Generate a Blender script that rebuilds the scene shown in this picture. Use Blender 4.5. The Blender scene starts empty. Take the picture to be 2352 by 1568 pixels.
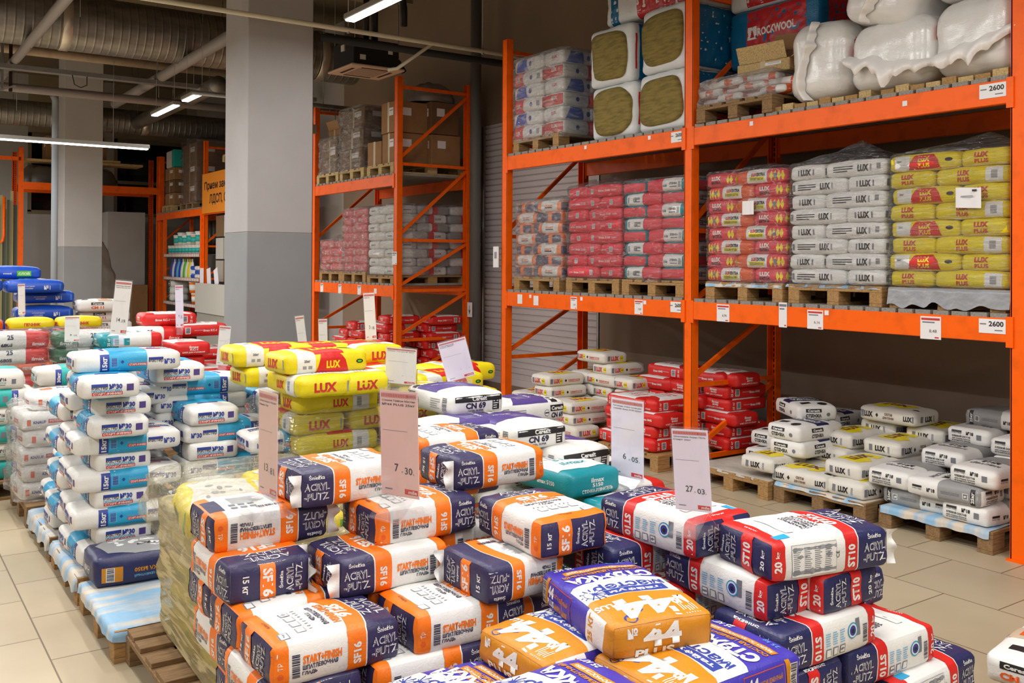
import bpy, bmesh, math, random
from mathutils import Vector, Matrix, noise

# ---------------------------------------------------------------- camera
scene = bpy.context.scene
COL = scene.collection
PI = math.pi
CAM_H = 1.82
yaw, pit, rol = 0.60832, -0.00646, 0.00531
_cy, _sy, _cp, _sp, _cr, _sr = math.cos(yaw), math.sin(yaw), math.cos(pit), math.sin(pit), math.cos(rol), math.sin(rol)
_A = Matrix(((1, 0, 0), (0, 0, -1), (0, 1, 0)))
_Ry = Matrix(((_cy, -_sy, 0), (_sy, _cy, 0), (0, 0, 1)))
_Rp = Matrix(((1, 0, 0), (0, _cp, -_sp), (0, _sp, _cp)))
_Rr = Matrix(((_cr, -_sr, 0), (_sr, _cr, 0), (0, 0, 1)))
_M = _Rr @ _Rp @ _A @ _Ry
cam_data = bpy.data.cameras.new('camera')
cam = bpy.data.objects.new('camera', cam_data)
COL.objects.link(cam)
cam.matrix_world = Matrix(((_M[0][0], -_M[1][0], -_M[2][0], 0), (_M[0][1], -_M[1][1], -_M[2][1], 0),
                           (_M[0][2], -_M[1][2], -_M[2][2], CAM_H), (0, 0, 0, 1)))
cam_data.sensor_width = 36.0
cam_data.lens = 2160.0 / 2352.0 * 36.0
cam_data.shift_y = -(784 - 585.4) / 2352.0
cam_data.clip_start = 0.05
cam_data.clip_end = 200
scene.camera = cam

# ---------------------------------------------------------------- colour management, world
scene.view_settings.view_transform = 'Standard'
scene.view_settings.look = 'None'
scene.view_settings.exposure = 0.2
scene.view_settings.gamma = 1.0
scene.view_settings.use_curve_mapping = False
scene.cycles.use_denoising = True
scene.cycles.max_bounces = 8
scene.cycles.diffuse_bounces = 3
scene.cycles.glossy_bounces = 3
scene.cycles.transparent_max_bounces = 16
scene.cycles.sample_clamp_indirect = 6.0
scene.cycles.caustics_reflective = False
scene.cycles.caustics_refractive = False
world = bpy.data.worlds.new('night_outside')
scene.world = world
world.use_nodes = True
world.node_tree.nodes['Background'].inputs[0].default_value = (0.9, 0.95, 1.0, 1)
world.node_tree.nodes['Background'].inputs[1].default_value = 0.02

# ---------------------------------------------------------------- ceiling area lights: unseen rows without tubes, then the visible tubes
def area(name, loc, sx, sy, power, color=(1.0, 0.982, 0.955), rot=(0, 0, 0)):
    l = bpy.data.lights.new(name, 'AREA')
    l.shape = 'RECTANGLE'; l.size = sx; l.size_y = sy; l.energy = power; l.color = color
    o = bpy.data.objects.new(name, l); COL.objects.link(o)
    o.location = loc; o.rotation_euler = rot
    return o
LAMP_Z = 4.30
LAMP_W = 0.12
LP = 52
for lx, ly0, ly1, pw in ((-2.2, -4, 14, 56), (0.85, -5, 6, 32), (0.6, 6, 22, 56), (2.4, -5, 8.2, 48), (4.16, -4.0, 2.6, 36), (-2.6, 14, 24, 120)):  # rows out of view, no fixtures; back-left ones added to brighten the background
    n = max(1, int((ly1 - ly0) / 2.6))
    for k in range(n):
        yy = ly0 + (k + .5) * (ly1 - ly0) / n
        area('tube_or_fill_light', (lx, yy, LAMP_Z - .02), LAMP_W, 1.4, pw)
for xx, yy, ln in ((4.16, 8.2, 1.45), (4.19, 14.5, 1.0), (4.19, 16.15, 1.4)):
    area('tube_or_fill_light', (xx, yy, LAMP_Z - .03), LAMP_W - .02, ln - .05, 14)

# ---------------------------------------------------------------- helpers
def lin(c):
    return tuple(((v / 255.0) / 12.92 if v / 255.0 <= 0.04045 else ((v / 255.0 + 0.055) / 1.055) ** 2.4) for v in c) + (1.0,)
MATS = {}
def mat(name, rgb, rough=0.6, kind='plain', metal=0.0, spec=0.5, bump=1.0, emit=0.0):
    if name in MATS: return MATS[name]
    m = bpy.data.materials.new(name); MATS[name] = m
    m.use_nodes = True
    nt = m.node_tree; N = nt.nodes; L = nt.links
    b = N['Principled BSDF']
    b.inputs['Base Color'].default_value = lin(rgb)
    b.inputs['Roughness'].default_value = rough
    b.inputs['Metallic'].default_value = metal
    b.inputs['Specular IOR Level'].default_value = spec
    if emit:
        b.inputs['Emission Color'].default_value = lin(rgb); b.inputs['Emission Strength'].default_value = emit
    tc = N.new('ShaderNodeTexCoord')
    def nz(scale, detail=3, src='Object', w=None, sc=None):
        n = N.new('ShaderNodeTexNoise'); n.inputs['Scale'].default_value = scale; n.inputs['Detail'].default_value = detail
        if sc:
            mp = N.new('ShaderNodeMapping'); mp.inputs['Scale'].default_value = sc
            L.new(tc.outputs[src], mp.inputs[0]); L.new(mp.outputs[0], n.inputs['Vector'])
        else:
            L.new(tc.outputs[src], n.inputs['Vector'])
        return n
    def bmp(h, strength, dist, prev=None):
        p = N.new('ShaderNodeBump'); p.inputs['Strength'].default_value = strength; p.inputs['Distance'].default_value = dist
        L.new(h, p.inputs['Height'])
        if prev: L.new(prev.outputs[0], p.inputs['Normal'])
        return p
    def colmix(fac, c1, c2, lo=.35, hi=.65):
        r = N.new('ShaderNodeMapRange'); r.inputs[1].default_value = lo; r.inputs[2].default_value = hi
        L.new(fac, r.inputs[0])
        x = N.new('ShaderNodeMix'); x.data_type = 'RGBA'
        L.new(r.outputs[0], x.inputs[0]); x.inputs[6].default_value = c1; x.inputs[7].default_value = c2
        L.new(x.outputs[2], b.inputs['Base Color'])
        return x
    if kind in ('paper', 'foil'):
        n1 = nz(14, 2); n2 = nz(5, 4)
        v = N.new('ShaderNodeTexVoronoi'); v.feature = 'DISTANCE_TO_EDGE'; v.inputs['Scale'].default_value = 6
        mx = N.new('ShaderNodeVectorMath'); mx.operation = 'ADD'
        L.new(tc.outputs['Object'], mx.inputs[0]); L.new(n1.outputs['Color'], mx.inputs[1]); L.new(mx.outputs[0], v.inputs['Vector'])
        p = bmp(n1.outputs['Fac'], 0.30 * bump, 0.007)
        vr = N.new('ShaderNodeMapRange'); vr.inputs[1].default_value = 0; vr.inputs[2].default_value = .12; L.new(v.outputs[0], vr.inputs[0])
        p = bmp(vr.outputs[0], 0.10 * bump, 0.006, p)
        if kind == 'foil':
            w = nz(60, 2, sc=(1, .3, 3)); p = bmp(w.outputs['Fac'], .3 * bump, 0.003, p)
        L.new(p.outputs[0], b.inputs['Normal'])
        dk = tuple(c * .90 for c in lin(rgb)[:3]) + (1,)
        colmix(n2.outputs['Fac'], lin(rgb), dk, .45, .8)
    elif kind == 'wood':
        n = nz(9, 6, sc=(1.2, 9, 9)); n2 = nz(3, 2)
        dk = tuple(c * .55 for c in lin(rgb)[:3]) + (1,)
        colmix(n.outputs['Fac'], lin(rgb), dk, .38, .75)
        L.new(bmp(n.outputs['Fac'], .4, .003).outputs[0], b.inputs['Normal'])
    elif kind == 'plaster':
        n = nz(1.3, 5); n2 = nz(40, 3)
        dk = tuple(c * .86 for c in lin(rgb)[:3]) + (1,)
        colmix(n.outputs['Fac'], lin(rgb), dk, .3, .75)
        L.new(bmp(n2.outputs['Fac'], .25, .004).outputs[0], b.inputs['Normal'])
    elif kind == 'duct':
        wv = N.new('ShaderNodeTexWave'); wv.wave_type = 'BANDS'; wv.bands_direction = 'X'; wv.inputs['Scale'].default_value = 2.6
        wv.inputs['Distortion'].default_value = .25
        L.new(tc.outputs['Object'], wv.inputs['Vector'])
        n = nz(2.2, 4, sc=(1, 3, 3))
        dk = tuple(c * .55 for c in lin(rgb)[:3]) + (1,)
        colmix(n.outputs['Fac'], lin(rgb), dk, .35, .75)
        pw = N.new('ShaderNodeMath'); pw.operation = 'POWER'; pw.inputs[1].default_value = 10; L.new(wv.outputs['Fac'], pw.inputs[0]); p = bmp(pw.outputs[0], .6, .01); p = bmp(n.outputs['Fac'], .3, .02, p)
        L.new(p.outputs[0], b.inputs['Normal'])
    elif kind == 'wool':
        n = nz(26, 6, sc=(1, .35, 1.6)); dk = tuple(c * .55 for c in lin(rgb)[:3]) + (1,)
        colmix(n.outputs['Fac'], lin(rgb), dk, .4, .72)
        L.new(bmp(n.outputs['Fac'], .8, .01).outputs[0], b.inputs['Normal'])
    elif kind == 'worn':
        n = nz(7, 6); dk = tuple(c * .8 for c in lin(rgb)[:3]) + (1,)
        colmix(n.outputs['Fac'], lin(rgb), dk, .5, .75)
    elif kind == 'sheet':
        n = nz(7, 3); L.new(bmp(n.outputs['Fac'], .8, .02).outputs[0], b.inputs['Normal'])
        n3 = nz(5, 4)
        dk = tuple(c * .8 for c in lin(rgb)[:3]) + (1,)
        colmix(n3.outputs['Fac'], lin(rgb), dk, .4, .7)
    elif kind == 'streak':
        n = nz(2.2, 5, sc=(1, 5, 1)); x = colmix(n.outputs['Fac'], lin(rgb), lin((214, 200, 180)), .42, .62)
        n4 = nz(6, 3); L.new(bmp(n4.outputs['Fac'], .8, .02).outputs[0], b.inputs['Normal'])
    return m
def film_mat(name, tint=(235, 238, 240), opac=0.10, rough=0.12, sc=(1, 1, 6), bump=1.0, white=0.12, fres=.35, crease_glint=.4):
    if name in MATS: return MATS[name]
    m = bpy.data.materials.new(name); MATS[name] = m; m.use_nodes = True
    nt = m.node_tree; N = nt.nodes; L = nt.links
    for n in list(N): N.remove(n)
    out = N.new('ShaderNodeOutputMaterial')
    tr = N.new('ShaderNodeBsdfTransparent'); tr.inputs[0].default_value = (1, 1, 1, 1)
    gl = N.new('ShaderNodeBsdfGlossy'); gl.inputs['Color'].default_value = lin(tint); gl.inputs['Roughness'].default_value = rough
    df = N.new('ShaderNodeBsdfDiffuse'); df.inputs['Color'].default_value = lin(tint)
    tc = N.new('ShaderNodeTexCoord'); mp = N.new('ShaderNodeMapping'); mp.inputs['Scale'].default_value = sc
    L.new(tc.outputs['Object'], mp.inputs[0])
    nz = N.new('ShaderNodeTexNoise'); nz.inputs['Scale'].default_value = 6; nz.inputs['Detail'].default_value = 4
    nz.inputs['Distortion'].default_value = .6
    L.new(mp.outputs[0], nz.inputs['Vector'])
    bp = N.new('ShaderNodeBump'); bp.inputs['Strength'].default_value = bump; bp.inputs['Distance'].default_value = .03
    L.new(nz.outputs['Fac'], bp.inputs['Height']); L.new(bp.outputs[0], gl.inputs['Normal'])
    mr = N.new('ShaderNodeMapRange'); mr.inputs[1].default_value = .5; mr.inputs[2].default_value = .8
    mr.inputs[3].default_value = white * .35; mr.inputs[4].default_value = white * 1.8
    L.new(nz.outputs['Fac'], mr.inputs[0])
    # streaky highlights put into the film colour as thin white crease lines
    mp2 = N.new('ShaderNodeMapping'); mp2.inputs['Scale'].default_value = (sc[0] * .8, sc[1] * .8, sc[2] * .7); mp2.inputs['Rotation'].default_value = (.12, .1, .3)
    L.new(tc.outputs['Object'], mp2.inputs[0]); nc = N.new('ShaderNodeTexNoise'); nc.inputs['Scale'].default_value = 5; nc.inputs['Detail'].default_value = 5; nc.inputs['Distortion'].default_value = 1.2; L.new(mp2.outputs[0], nc.inputs['Vector'])
    d1 = N.new('ShaderNodeMath'); d1.operation = 'SUBTRACT'; L.new(nc.outputs['Fac'], d1.inputs[0]); d1.inputs[1].default_value = .52
    d2 = N.new('ShaderNodeMath'); d2.operation = 'ABSOLUTE'; L.new(d1.outputs[0], d2.inputs[0])
    d3 = N.new('ShaderNodeMapRange'); d3.inputs[1].default_value = 0; d3.inputs[2].default_value = .012; d3.inputs[3].default_value = crease_glint; d3.inputs[4].default_value = 0; L.new(d2.outputs[0], d3.inputs[0])
    d4 = N.new('ShaderNodeMath'); d4.operation = 'MAXIMUM'; L.new(mr.outputs[0], d4.inputs[0]); L.new(d3.outputs[0], d4.inputs[1]); mr = d4
    m1 = N.new('ShaderNodeMixShader'); L.new(mr.outputs[0], m1.inputs[0]); L.new(tr.outputs[0], m1.inputs[1]); L.new(df.outputs[0], m1.inputs[2])
    lw = N.new('ShaderNodeLayerWeight'); lw.inputs[0].default_value = .25; L.new(bp.outputs[0], lw.inputs['Normal'])
    ad = N.new('ShaderNodeMath'); ad.operation = 'MULTIPLY_ADD'; ad.inputs[1].default_value = fres; ad.inputs[2].default_value = opac
    L.new(lw.outputs['Fresnel'], ad.inputs[0])
    m2 = N.new('ShaderNodeMixShader'); L.new(ad.outputs[0], m2.inputs[0]); L.new(m1.outputs[0], m2.inputs[1]); L.new(gl.outputs[0], m2.inputs[2])
    L.new(m2.outputs[0], out.inputs[0])
    return m

def tag(o, label=None, cat=None, group=None, kind=None):
    if label: o['label'] = label
    if cat: o['category'] = cat
    if group: o['group'] = group
    if kind: o['kind'] = kind
    return o
def empty(name, loc=(0, 0, 0), rz=0.0, label=None, cat=None, group=None):
    o = bpy.data.objects.new(name, None); COL.objects.link(o)
    o.location = loc; o.rotation_euler = (0, 0, rz); o.empty_display_size = .1
    return tag(o, label, cat, group)
class MB:
    """collects verts / faces / materials of ONE mesh object"""
    def __init__(s): s.v = []; s.f = []; s.m = []; s.mats = []; s.sm = []
    def mi(s, m):
        if m not in s.mats: s.mats.append(m)
        return s.mats.index(m)
    def add(s, verts, faces, m, smooth=False):
        b = len(s.v); s.v += [tuple(v) for v in verts]; k = s.mi(m)
        for f in faces: s.f.append([b + i for i in f]); s.m.append(k); s.sm.append(smooth)
        return s
    def box(s, x0, y0, z0, x1, y1, z1, m, rot=None, piv=None, bev=0.0):
        if bev:
            e = bev
            vs = []; fs = []
            # chamfered box: 24 verts
            for ax in range(3):
                pass
            bm = bmesh.new(); bmesh.ops.create_cube(bm, size=1)
            for v in bm.verts: v.co = Vector(((x0 + x1) / 2 + v.co.x * (x1 - x0), (y0 + y1) / 2 + v.co.y * (y1 - y0), (z0 + z1) / 2 + v.co.z * (z1 - z0)))
            bmesh.ops.bevel(bm, geom=list(bm.edges), offset=e, segments=1, affect='EDGES')
            bm.verts.ensure_lookup_table(); bm.verts.index_update()
            vs = [v.co.copy() for v in bm.verts]; fs = [[v.index for v in f.verts] for f in bm.faces]; bm.free()
        else:
            vs = [Vector(p) for p in ((x0, y0, z0), (x1, y0, z0), (x1, y1, z0), (x0, y1, z0), (x0, y0, z1), (x1, y0, z1), (x1, y1, z1), (x0, y1, z1))]
            fs = [(0, 3, 2, 1), (4, 5, 6, 7), (0, 1, 5, 4), (1, 2, 6, 5), (2, 3, 7, 6), (3, 0, 4, 7)]
        if rot is not None:
            c = Vector(piv) if piv else Vector(((x0 + x1) / 2, (y0 + y1) / 2, (z0 + z1) / 2))
            vs = [c + rot @ (v - c) for v in vs]
        return s.add(vs, fs, m)
    def bar(s, a, b, w, t, m, up=(0, 0, 1)):
        a = Vector(a); b = Vector(b); d = (b - a).normalized(); u = Vector(up)
        if abs(d.dot(u)) > .98: u = Vector((1, 0, 0))
        x = d.cross(u).normalized() * (w / 2); y = x.cross(d).normalized() * (t / 2)
        vs = [a - x - y, a + x - y, a + x + y, a - x + y, b - x - y, b + x - y, b + x + y, b - x + y]
        return s.add(vs, [(0, 3, 2, 1), (4, 5, 6, 7), (0, 1, 5, 4), (1, 2, 6, 5), (2, 3, 7, 6), (3, 0, 4, 7)], m)
    def tube(s, pts, r, m, n=12, caps=True):
        pts = [Vector(p) for p in pts]; rs = r if isinstance(r, (list, tuple)) else [r] * len(pts)
        vs = []; fs = []; up = None
        for i, p in enumerate(pts):
            d = ((pts[min(i + 1, len(pts) - 1)] - pts[max(i - 1, 0)])).normalized()
            if up is None:
                up = Vector((0, 0, 1)) if abs(d.z) < .9 else Vector((1, 0, 0))
            x = d.cross(up).normalized(); y = x.cross(d).normalized(); up = y
            for k in range(n):
                a = 2 * PI * k / n; vs.append(p + (x * math.cos(a) + y * math.sin(a)) * rs[i])
        for i in range(len(pts) - 1):
            for k in range(n):
                k2 = (k + 1) % n; fs.append((i * n + k, i * n + k2, (i + 1) * n + k2, (i + 1) * n + k))
        if caps: fs.append(list(range(n))[::-1]); fs.append([(len(pts) - 1) * n + k for k in range(n)])
        return s.add(vs, fs, m, True)
    def lathe(s, c, prof, m, n=20):
        vs = []; fs = []
        for r, z in prof:
            for k in range(n):
                a = 2 * PI * k / n; vs.append((c[0] + r * math.cos(a), c[1] + r * math.sin(a), c[2] + z))
        for i in range(len(prof) - 1):
            for k in range(n):
                k2 = (k + 1) % n; fs.append((i * n + k, i * n + k2, (i + 1) * n + k2, (i + 1) * n + k))
        fs.append(list(range(n))[::-1]); fs.append([(len(prof) - 1) * n + k for k in range(n)])
        return s.add(vs, fs, m, True)
    def grid(s, fn, nu, nv, m, smooth=True):
        vs = [fn(i / nu, j / nv) for j in range(nv + 1) for i in range(nu + 1)]
        fs = [(j * (nu + 1) + i, j * (nu + 1) + i + 1, (j + 1) * (nu + 1) + i + 1, (j + 1) * (nu + 1) + i) for j in range(nv) for i in range(nu)]
        return s.add(vs, fs, m, smooth)
    def mesh(s, name):
        me = bpy.data.meshes.new(name); me.from_pydata(s.v, [], s.f)
        for m in s.mats: me.materials.append(m)
        me.polygons.foreach_set('material_index', s.m); me.polygons.foreach_set('use_smooth', s.sm); me.update()
        return me
    def build(s, name, parent=None, loc=(0, 0, 0)):
        return put(name, s.mesh(name), parent, loc)
def put(name, me, parent=None, loc=(0, 0, 0), rot=(0, 0, 0)):
    o = bpy.data.objects.new(name, me); COL.objects.link(o); o.location = loc; o.rotation_euler = rot
    if parent: o.parent = parent
    return o
def copy_tree(o, parent=None, kids=None):
    c = o.copy(); COL.objects.link(c)
    if parent: c.parent = parent
    for ch in (kids if kids is not None else list(o.children)): copy_tree(ch, c)
    return c
def struct(name, mb, loc=(0, 0, 0)):
    return tag(mb.build(name, None, loc), kind='structure')

# ---------------------------------------------------------------- lettering as mesh
_TX = {}
def text2d(s, bold=0.0):
    """outline of a string as 2D triangles scaled to the unit box"""
    key = (s, bold)
    if key in _TX: return _TX[key]
    cu = bpy.data.curves.new('t', 'FONT'); cu.body = s; cu.size = 1.0; cu.offset = bold; cu.resolution_u = 2; cu.fill_mode = 'FRONT'
    ob = bpy.data.objects.new('t', cu); COL.objects.link(ob)
    dg = bpy.context.evaluated_depsgraph_get(); me = bpy.data.meshes.new_from_object(ob.evaluated_get(dg))
    vs = [(v.co.x, v.co.y) for v in me.vertices]; fs = [tuple(p.vertices) for p in me.polygons]
    bpy.data.objects.remove(ob); bpy.data.curves.remove(cu); bpy.data.meshes.remove(me)
    if not vs: _TX[key] = ([], []); return _TX[key]
    x0 = min(v[0] for v in vs); x1 = max(v[0] for v in vs); y0 = min(v[1] for v in vs); y1 = max(v[1] for v in vs)
    vs = [((v[0] - x0) / (x1 - x0) - .5, (v[1] - y0) / (y1 - y0) - .5) for v in vs]
    _TX[key] = (vs, fs)
    return _TX[key]
def flat_text(mb, s, o, r, u, w, h, m, bold=0.0, off=.0008):
    """string centred at o, along unit vector r, up u (plain flat surface)"""
    vs, fs = text2d(s, bold); o = Vector(o); r = Vector(r); u = Vector(u); n = r.cross(u)
    mb.add([o + r * (x * w) + u * (y * h) + n * off for x, y in vs], fs, m)
def flat_rect(mb, o, r, u, w, h, m, off=.0005):
    o = Vector(o); r = Vector(r); u = Vector(u); n = r.cross(u)
    mb.add([o - r * w / 2 - u * h / 2 + n * off, o + r * w / 2 - u * h / 2 + n * off, o + r * w / 2 + u * h / 2 + n * off, o - r * w / 2 + u * h / 2 + n * off], [(0, 1, 2, 3)], m)

# ---------------------------------------------------------------- bags
FACES = {'F': ((1, 0, 0), (0, 0, 1), (0, -1, 0)), 'B': ((-1, 0, 0), (0, 0, 1), (0, 1, 0)),
         'R': ((0, 1, 0), (0, 0, 1), (1, 0, 0)), 'L': ((0, -1, 0), (0, 0, 1), (-1, 0, 0)),
         'T': ((1, 0, 0), (0, 1, 0), (0, 0, 1)), 'D': ((1, 0, 0), (0, -1, 0), (0, 0, -1))}
for _k in FACES: FACES[_k] = tuple(Vector(v) for v in FACES[_k])
class Bag:
    def __init__(s, L, W, T, base, r=.03, bulge=.012, taper=0.0, amp=.004, fold=True, fine=1):
        s.L, s.W, s.T, s.r, s.bulge, s.taper, s.amp, s.base, s.fold, s.fine = L, W, T, r, bulge, taper, amp, base, fold, fine
        s.items = []; s.fb = {}
    def half(s, f):
        return {'F': (s.L / 2, s.T / 2), 'B': (s.L / 2, s.T / 2), 'R': (s.W / 2, s.T / 2), 'L': (s.W / 2, s.T / 2), 'T': (s.L / 2, s.W / 2), 'D': (s.L / 2, s.W / 2)}[f]
    # ---- decal primitives, positions in -1..1 of the face, sizes in metres
    def poly(s, f, pts, m, layer=2):
        ha, hb = s.half(f); s.items.append((f, [(a * ha, b * hb) for a, b in pts], [list(range(len(pts)))], m, layer)); return s
    def raw(s, f, vs, fs, m, layer): s.items.append((f, vs, fs, m, layer)); return s
    def rect(s, f, cx, cy, w, h, m, layer=2, rot=0):
        ha, hb = s.half(f); c, q = math.cos(math.radians(rot)), math.sin(math.radians(rot))
        pts = [(-w / 2, -h / 2), (w / 2, -h / 2), (w / 2, h / 2), (-w / 2, h / 2)]
        return s.raw(f, [(cx * ha + x * c - y * q, cy * hb + x * q + y * c) for x, y in pts], [[0, 1, 2, 3]], m, layer)
    def span(s, f, x0, x1, m, layer=1, y0=-1, y1=1): return s.poly(f, [(x0, y0), (x1, y0), (x1, y1), (x0, y1)], m, layer)
    def band(s, x0, x1, m, faces='FBTD', layer=1, arc0=0.0, arc1=0.0):
        for f in faces:
            if f in 'FD' or f == 'T': a, b = x0, x1
            if f == 'B': a, b = -x1, -x0
            if f in 'TD' and (arc0 or arc1):
                n = 10; lo = []; hi = []
                for k in range(n + 1):
                    y = -1 + 2 * k / n
                    lo.append((a + arc0 * (1 - y * y), y)); hi.append((b + arc1 * (1 - y * y), y))
                for k in range(n): s.poly(f, [lo[k], hi[k], hi[k + 1], lo[k + 1]], m, layer)
            else: s.span(f, a, b, m, layer)
        return s
    def full(s, f, m, layer=1): s.fb[f] = m; return s
    def text(s, f, t, cx, cy, w, h, m, rot=0, bold=0.02, layer=3, inset=None):
        ha, hb = s.half(f); c, q = math.cos(math.radians(rot)), math.sin(math.radians(rot))
        def tr(vs, dz=0): return [(cx * ha + x * w * c - y * h * q, cy * hb + x * w * q + y * h * c) for x, y in vs]
        vs, fs = text2d(t, bold); s.raw(f, tr(vs), fs, m, layer)
        if inset:
            vs, fs = text2d(t, -.012); s.raw(f, tr(vs), fs, inset, layer + 1)
        return s
    def both(s, t, cx, cy, w, h, m, rot=0, bold=.02, layer=3, inset=None, faces='FB'):
        """same printing on both long sides: cx counts from the same bag end"""
        for f in faces:
            s.text(f, t, cx if f in 'FTD' else -cx, cy, w, h, m, rot, bold, layer, inset)
        return s
    def rboth(s, cx, cy, w, h, m, layer=2):
        s.rect('F', cx, cy, w, h, m, layer); s.rect('B', -cx, cy, w, h, m, layer); return s
    def bars(s, f, cx, cy, w, h, m, vertical=False, layer=3, n=14, seed=1):
        rnd = random.Random(seed); ha, hb = s.half(f); q = h if vertical else w; x = -q / 2
        while x < q / 2:
            b = q / n * rnd.uniform(.25, .9)
            if vertical: s.rect(f, cx, cy + (x + b / 2) / hb, w, b, m, layer)
            else: s.rect(f, cx + (x + b / 2) / ha, cy, b, h, m, layer)
            x += b + q / n * rnd.uniform(.25, .7)
        return s
    def lines(s, f, cx, cy, w, h, n, m, layer=3, seed=2, th=.4):
        rnd = random.Random(seed); ha, hb = s.half(f)
        for k in range(n):
            ww = w * rnd.uniform(.7, 1); s.rect(f, cx - (w - ww) / 2 / ha, cy + (h / 2 - (k + .5) * h / n) / hb, ww, h / n * th, m, layer)
        return s
    def disc(s, f, cx, cy, r, m, layer=3, n=20, ry=None):
        ha, hb = s.half(f); ry = ry or r
        return s.raw(f, [(cx * ha + r * math.cos(2 * PI * k / n), cy * hb + ry * math.sin(2 * PI * k / n)) for k in range(n)], [list(range(n))], m, layer)
    # ---- geometry
    def point(s, p, seed, off=0.0):
        hx, hy, hz = s.L / 2, s.W / 2, s.T / 2; r = s.r
        q = Vector((max(-hx + r, min(hx - r, p.x)), max(-hy + r, min(hy - r, p.y)), max(-hz + r, min(hz - r, p.z))))
        d = p - q; n = d.normalized() if d.length > 1e-9 else Vector((0, 0, 1))
        P = q + n * (r + off); fx = 1 - min(1, abs(p.x) / hx) ** 2; fy = 1 - min(1, abs(p.y) / hy) ** 2; fz = 1 - min(1, abs(p.z) / hz) ** 2
        P.z += (n.z * s.bulge * (.35 + .65 * fx) * (.35 + .65 * fy)) if n.z > 0 else n.z * .002 * fx * fy
        P.y += n.y * s.bulge * .9 * fx * (.3 + .7 * fz); P.x += n.x * s.bulge * .7 * fy * (.3 + .7 * fz)
        if s.taper: P.z = -hz + (P.z + hz) * (1 - s.taper * (abs(p.x) / hx) ** 3.5) * 1.0 + s.taper * s.T * .35 * (abs(p.x) / hx) ** 3.5
        sv = Vector((seed * 3.17, seed * 1.31, seed * .77))
        a = s.amp * (.45 if n.z < -.5 else 1.0)
        P += n * (a * noise.noise(q * 9 + sv) + a * .55 * noise.noise(q * 24 + sv))
        if s.fold:   # creases running in from the ends
            e = max(0.0, (abs(p.x) / hx - .62) / .38)
            P += n * (-e * .0038 * abs(math.sin((p.y * 24 if abs(n.z) > .5 else p.z * 42) + seed)))
        P.x += .012 * noise.noise(Vector((seed, p.y * 4, 0))); P.y += .008 * noise.noise(Vector((p.x * 3, seed, 5)))
        return P
    def mesh(s, name, seed):
        mb = MB(); lo = s.fine
        for f, (r, u, n) in FACES.items():
            ha, hb = s.half(f); hn = {'F': s.W, 'B': s.W, 'L': s.L, 'R': s.L, 'T': s.T, 'D': s.T}[f] / 2
            nu = max(6, int(2 * ha / .022 * lo)); nv = max(5, int(2 * hb / .022 * lo))
            def ease(t): return -math.cos(PI * t) * .45 + (2 * t - 1) * .55
            mb.grid(lambda a, b: s.point(r * (ha * ease(a)) + u * (hb * ease(b)) + n * hn, seed), nu, nv, s.fb.get(f, s.base))
        for f, vs, fs, m, layer in s.items:
            r, u, n = FACES[f]; ha, hb = s.half(f)
            hn = {'F': s.W, 'B': s.W, 'L': s.L, 'R': s.L, 'T': s.T, 'D': s.T}[f] / 2
            bm = bmesh.new(); bv = [bm.verts.new((x, y, 0)) for x, y in vs]
            for q in fs:
                try: bm.faces.new([bv[i] for i in q])
                except ValueError: pass
            mx = .02 if layer < 3 else .035
            if layer < 3 and any(len(q) > 4 for q in fs): bmesh.ops.triangulate(bm, faces=bm.faces[:])
            for _ in range(6):
                le = [e for e in bm.edges if e.calc_length() > mx]
                if not le: break
                bmesh.ops.subdivide_edges(bm, edges=le, cuts=1, use_grid_fill=True)
            bmesh.ops.triangulate(bm, faces=[q for q in bm.faces if len(q.verts) > 4])
            bm.verts.index_update(); off = .0007 + .00032 * layer
            pv = []
            for v in bm.verts:
                a = max(-ha, min(ha, v.co.x)); b = max(-hb, min(hb, v.co.y))
                pv.append(s.point(r * a + u * b + n * hn, seed, off))
            mb.add(pv, [[v.index for v in q.verts] for q in bm.faces], m, True); bm.free()
        me = mb.mesh(name)
        return me

# ---------------------------------------------------------------- printing inks / papers
def ink(n, c, rough=.5, kind='paper', bump=1.0): return mat(n, c, rough, kind, bump=bump)
WHITE = ink('paper_white', (232, 230, 226)); NAVY = ink('paper_navy', (50, 44, 84), .42); ORANGE = ink('paper_orange', (246, 120, 14), .45)
INK = ink('ink_dark', (40, 36, 66)); GREY = ink('ink_grey', (120, 122, 130)); LINE = ink('ink_line_grey', (150, 152, 158)); BLACK = ink('ink_black', (34, 32, 34))
RED = ink('paper_red', (214, 34, 30), .42); SKY = ink('paper_sky_blue', (36, 160, 206), .42); VIOLET = ink('paper_violet', (66, 54, 170), .42)
OCHRE = ink('paper_ochre', (206, 132, 14), .45); YEL = ink('paper_yellow', (236, 214, 20), .4); CREAM = ink('paper_cream', (222, 217, 207))
BLUE = ink('ink_blue', (44, 62, 150)); TEAL = ink('paper_teal', (14, 138, 150), .42); GREEN = ink('paper_green', (90, 190, 40), .45)
LBLUE = ink('ink_light_blue', (110, 180, 222)); CRED = ink('ink_red', (206, 48, 44)); PURP = ink('paper_purple', (84, 66, 136), .45)
TEAL2 = ink('paper_sea_green', (40, 176, 170), .42); ROYAL = ink('paper_royal_blue', (24, 80, 190), .38); ORED = ink('paper_orange_red', (224, 92, 34), .42)
DGREEN = ink('paper_dark_green', (34, 104, 66), .42); PINK = ink('paper_pink', (224, 62, 76), .42); TAN = ink('paper_tan', (200, 176, 150), .5)
GPAPER = ink('paper_grey', (150, 150, 150)); OLIVE = ink('ink_olive', (80, 92, 20)); BROWN = ink('ink_brown', (120, 72, 40))
WSH = ink('film_white_shiny', (226, 228, 230), .25, 'foil'); NAVY2 = ink('paper_midnight', (38, 40, 86), .4)

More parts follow.
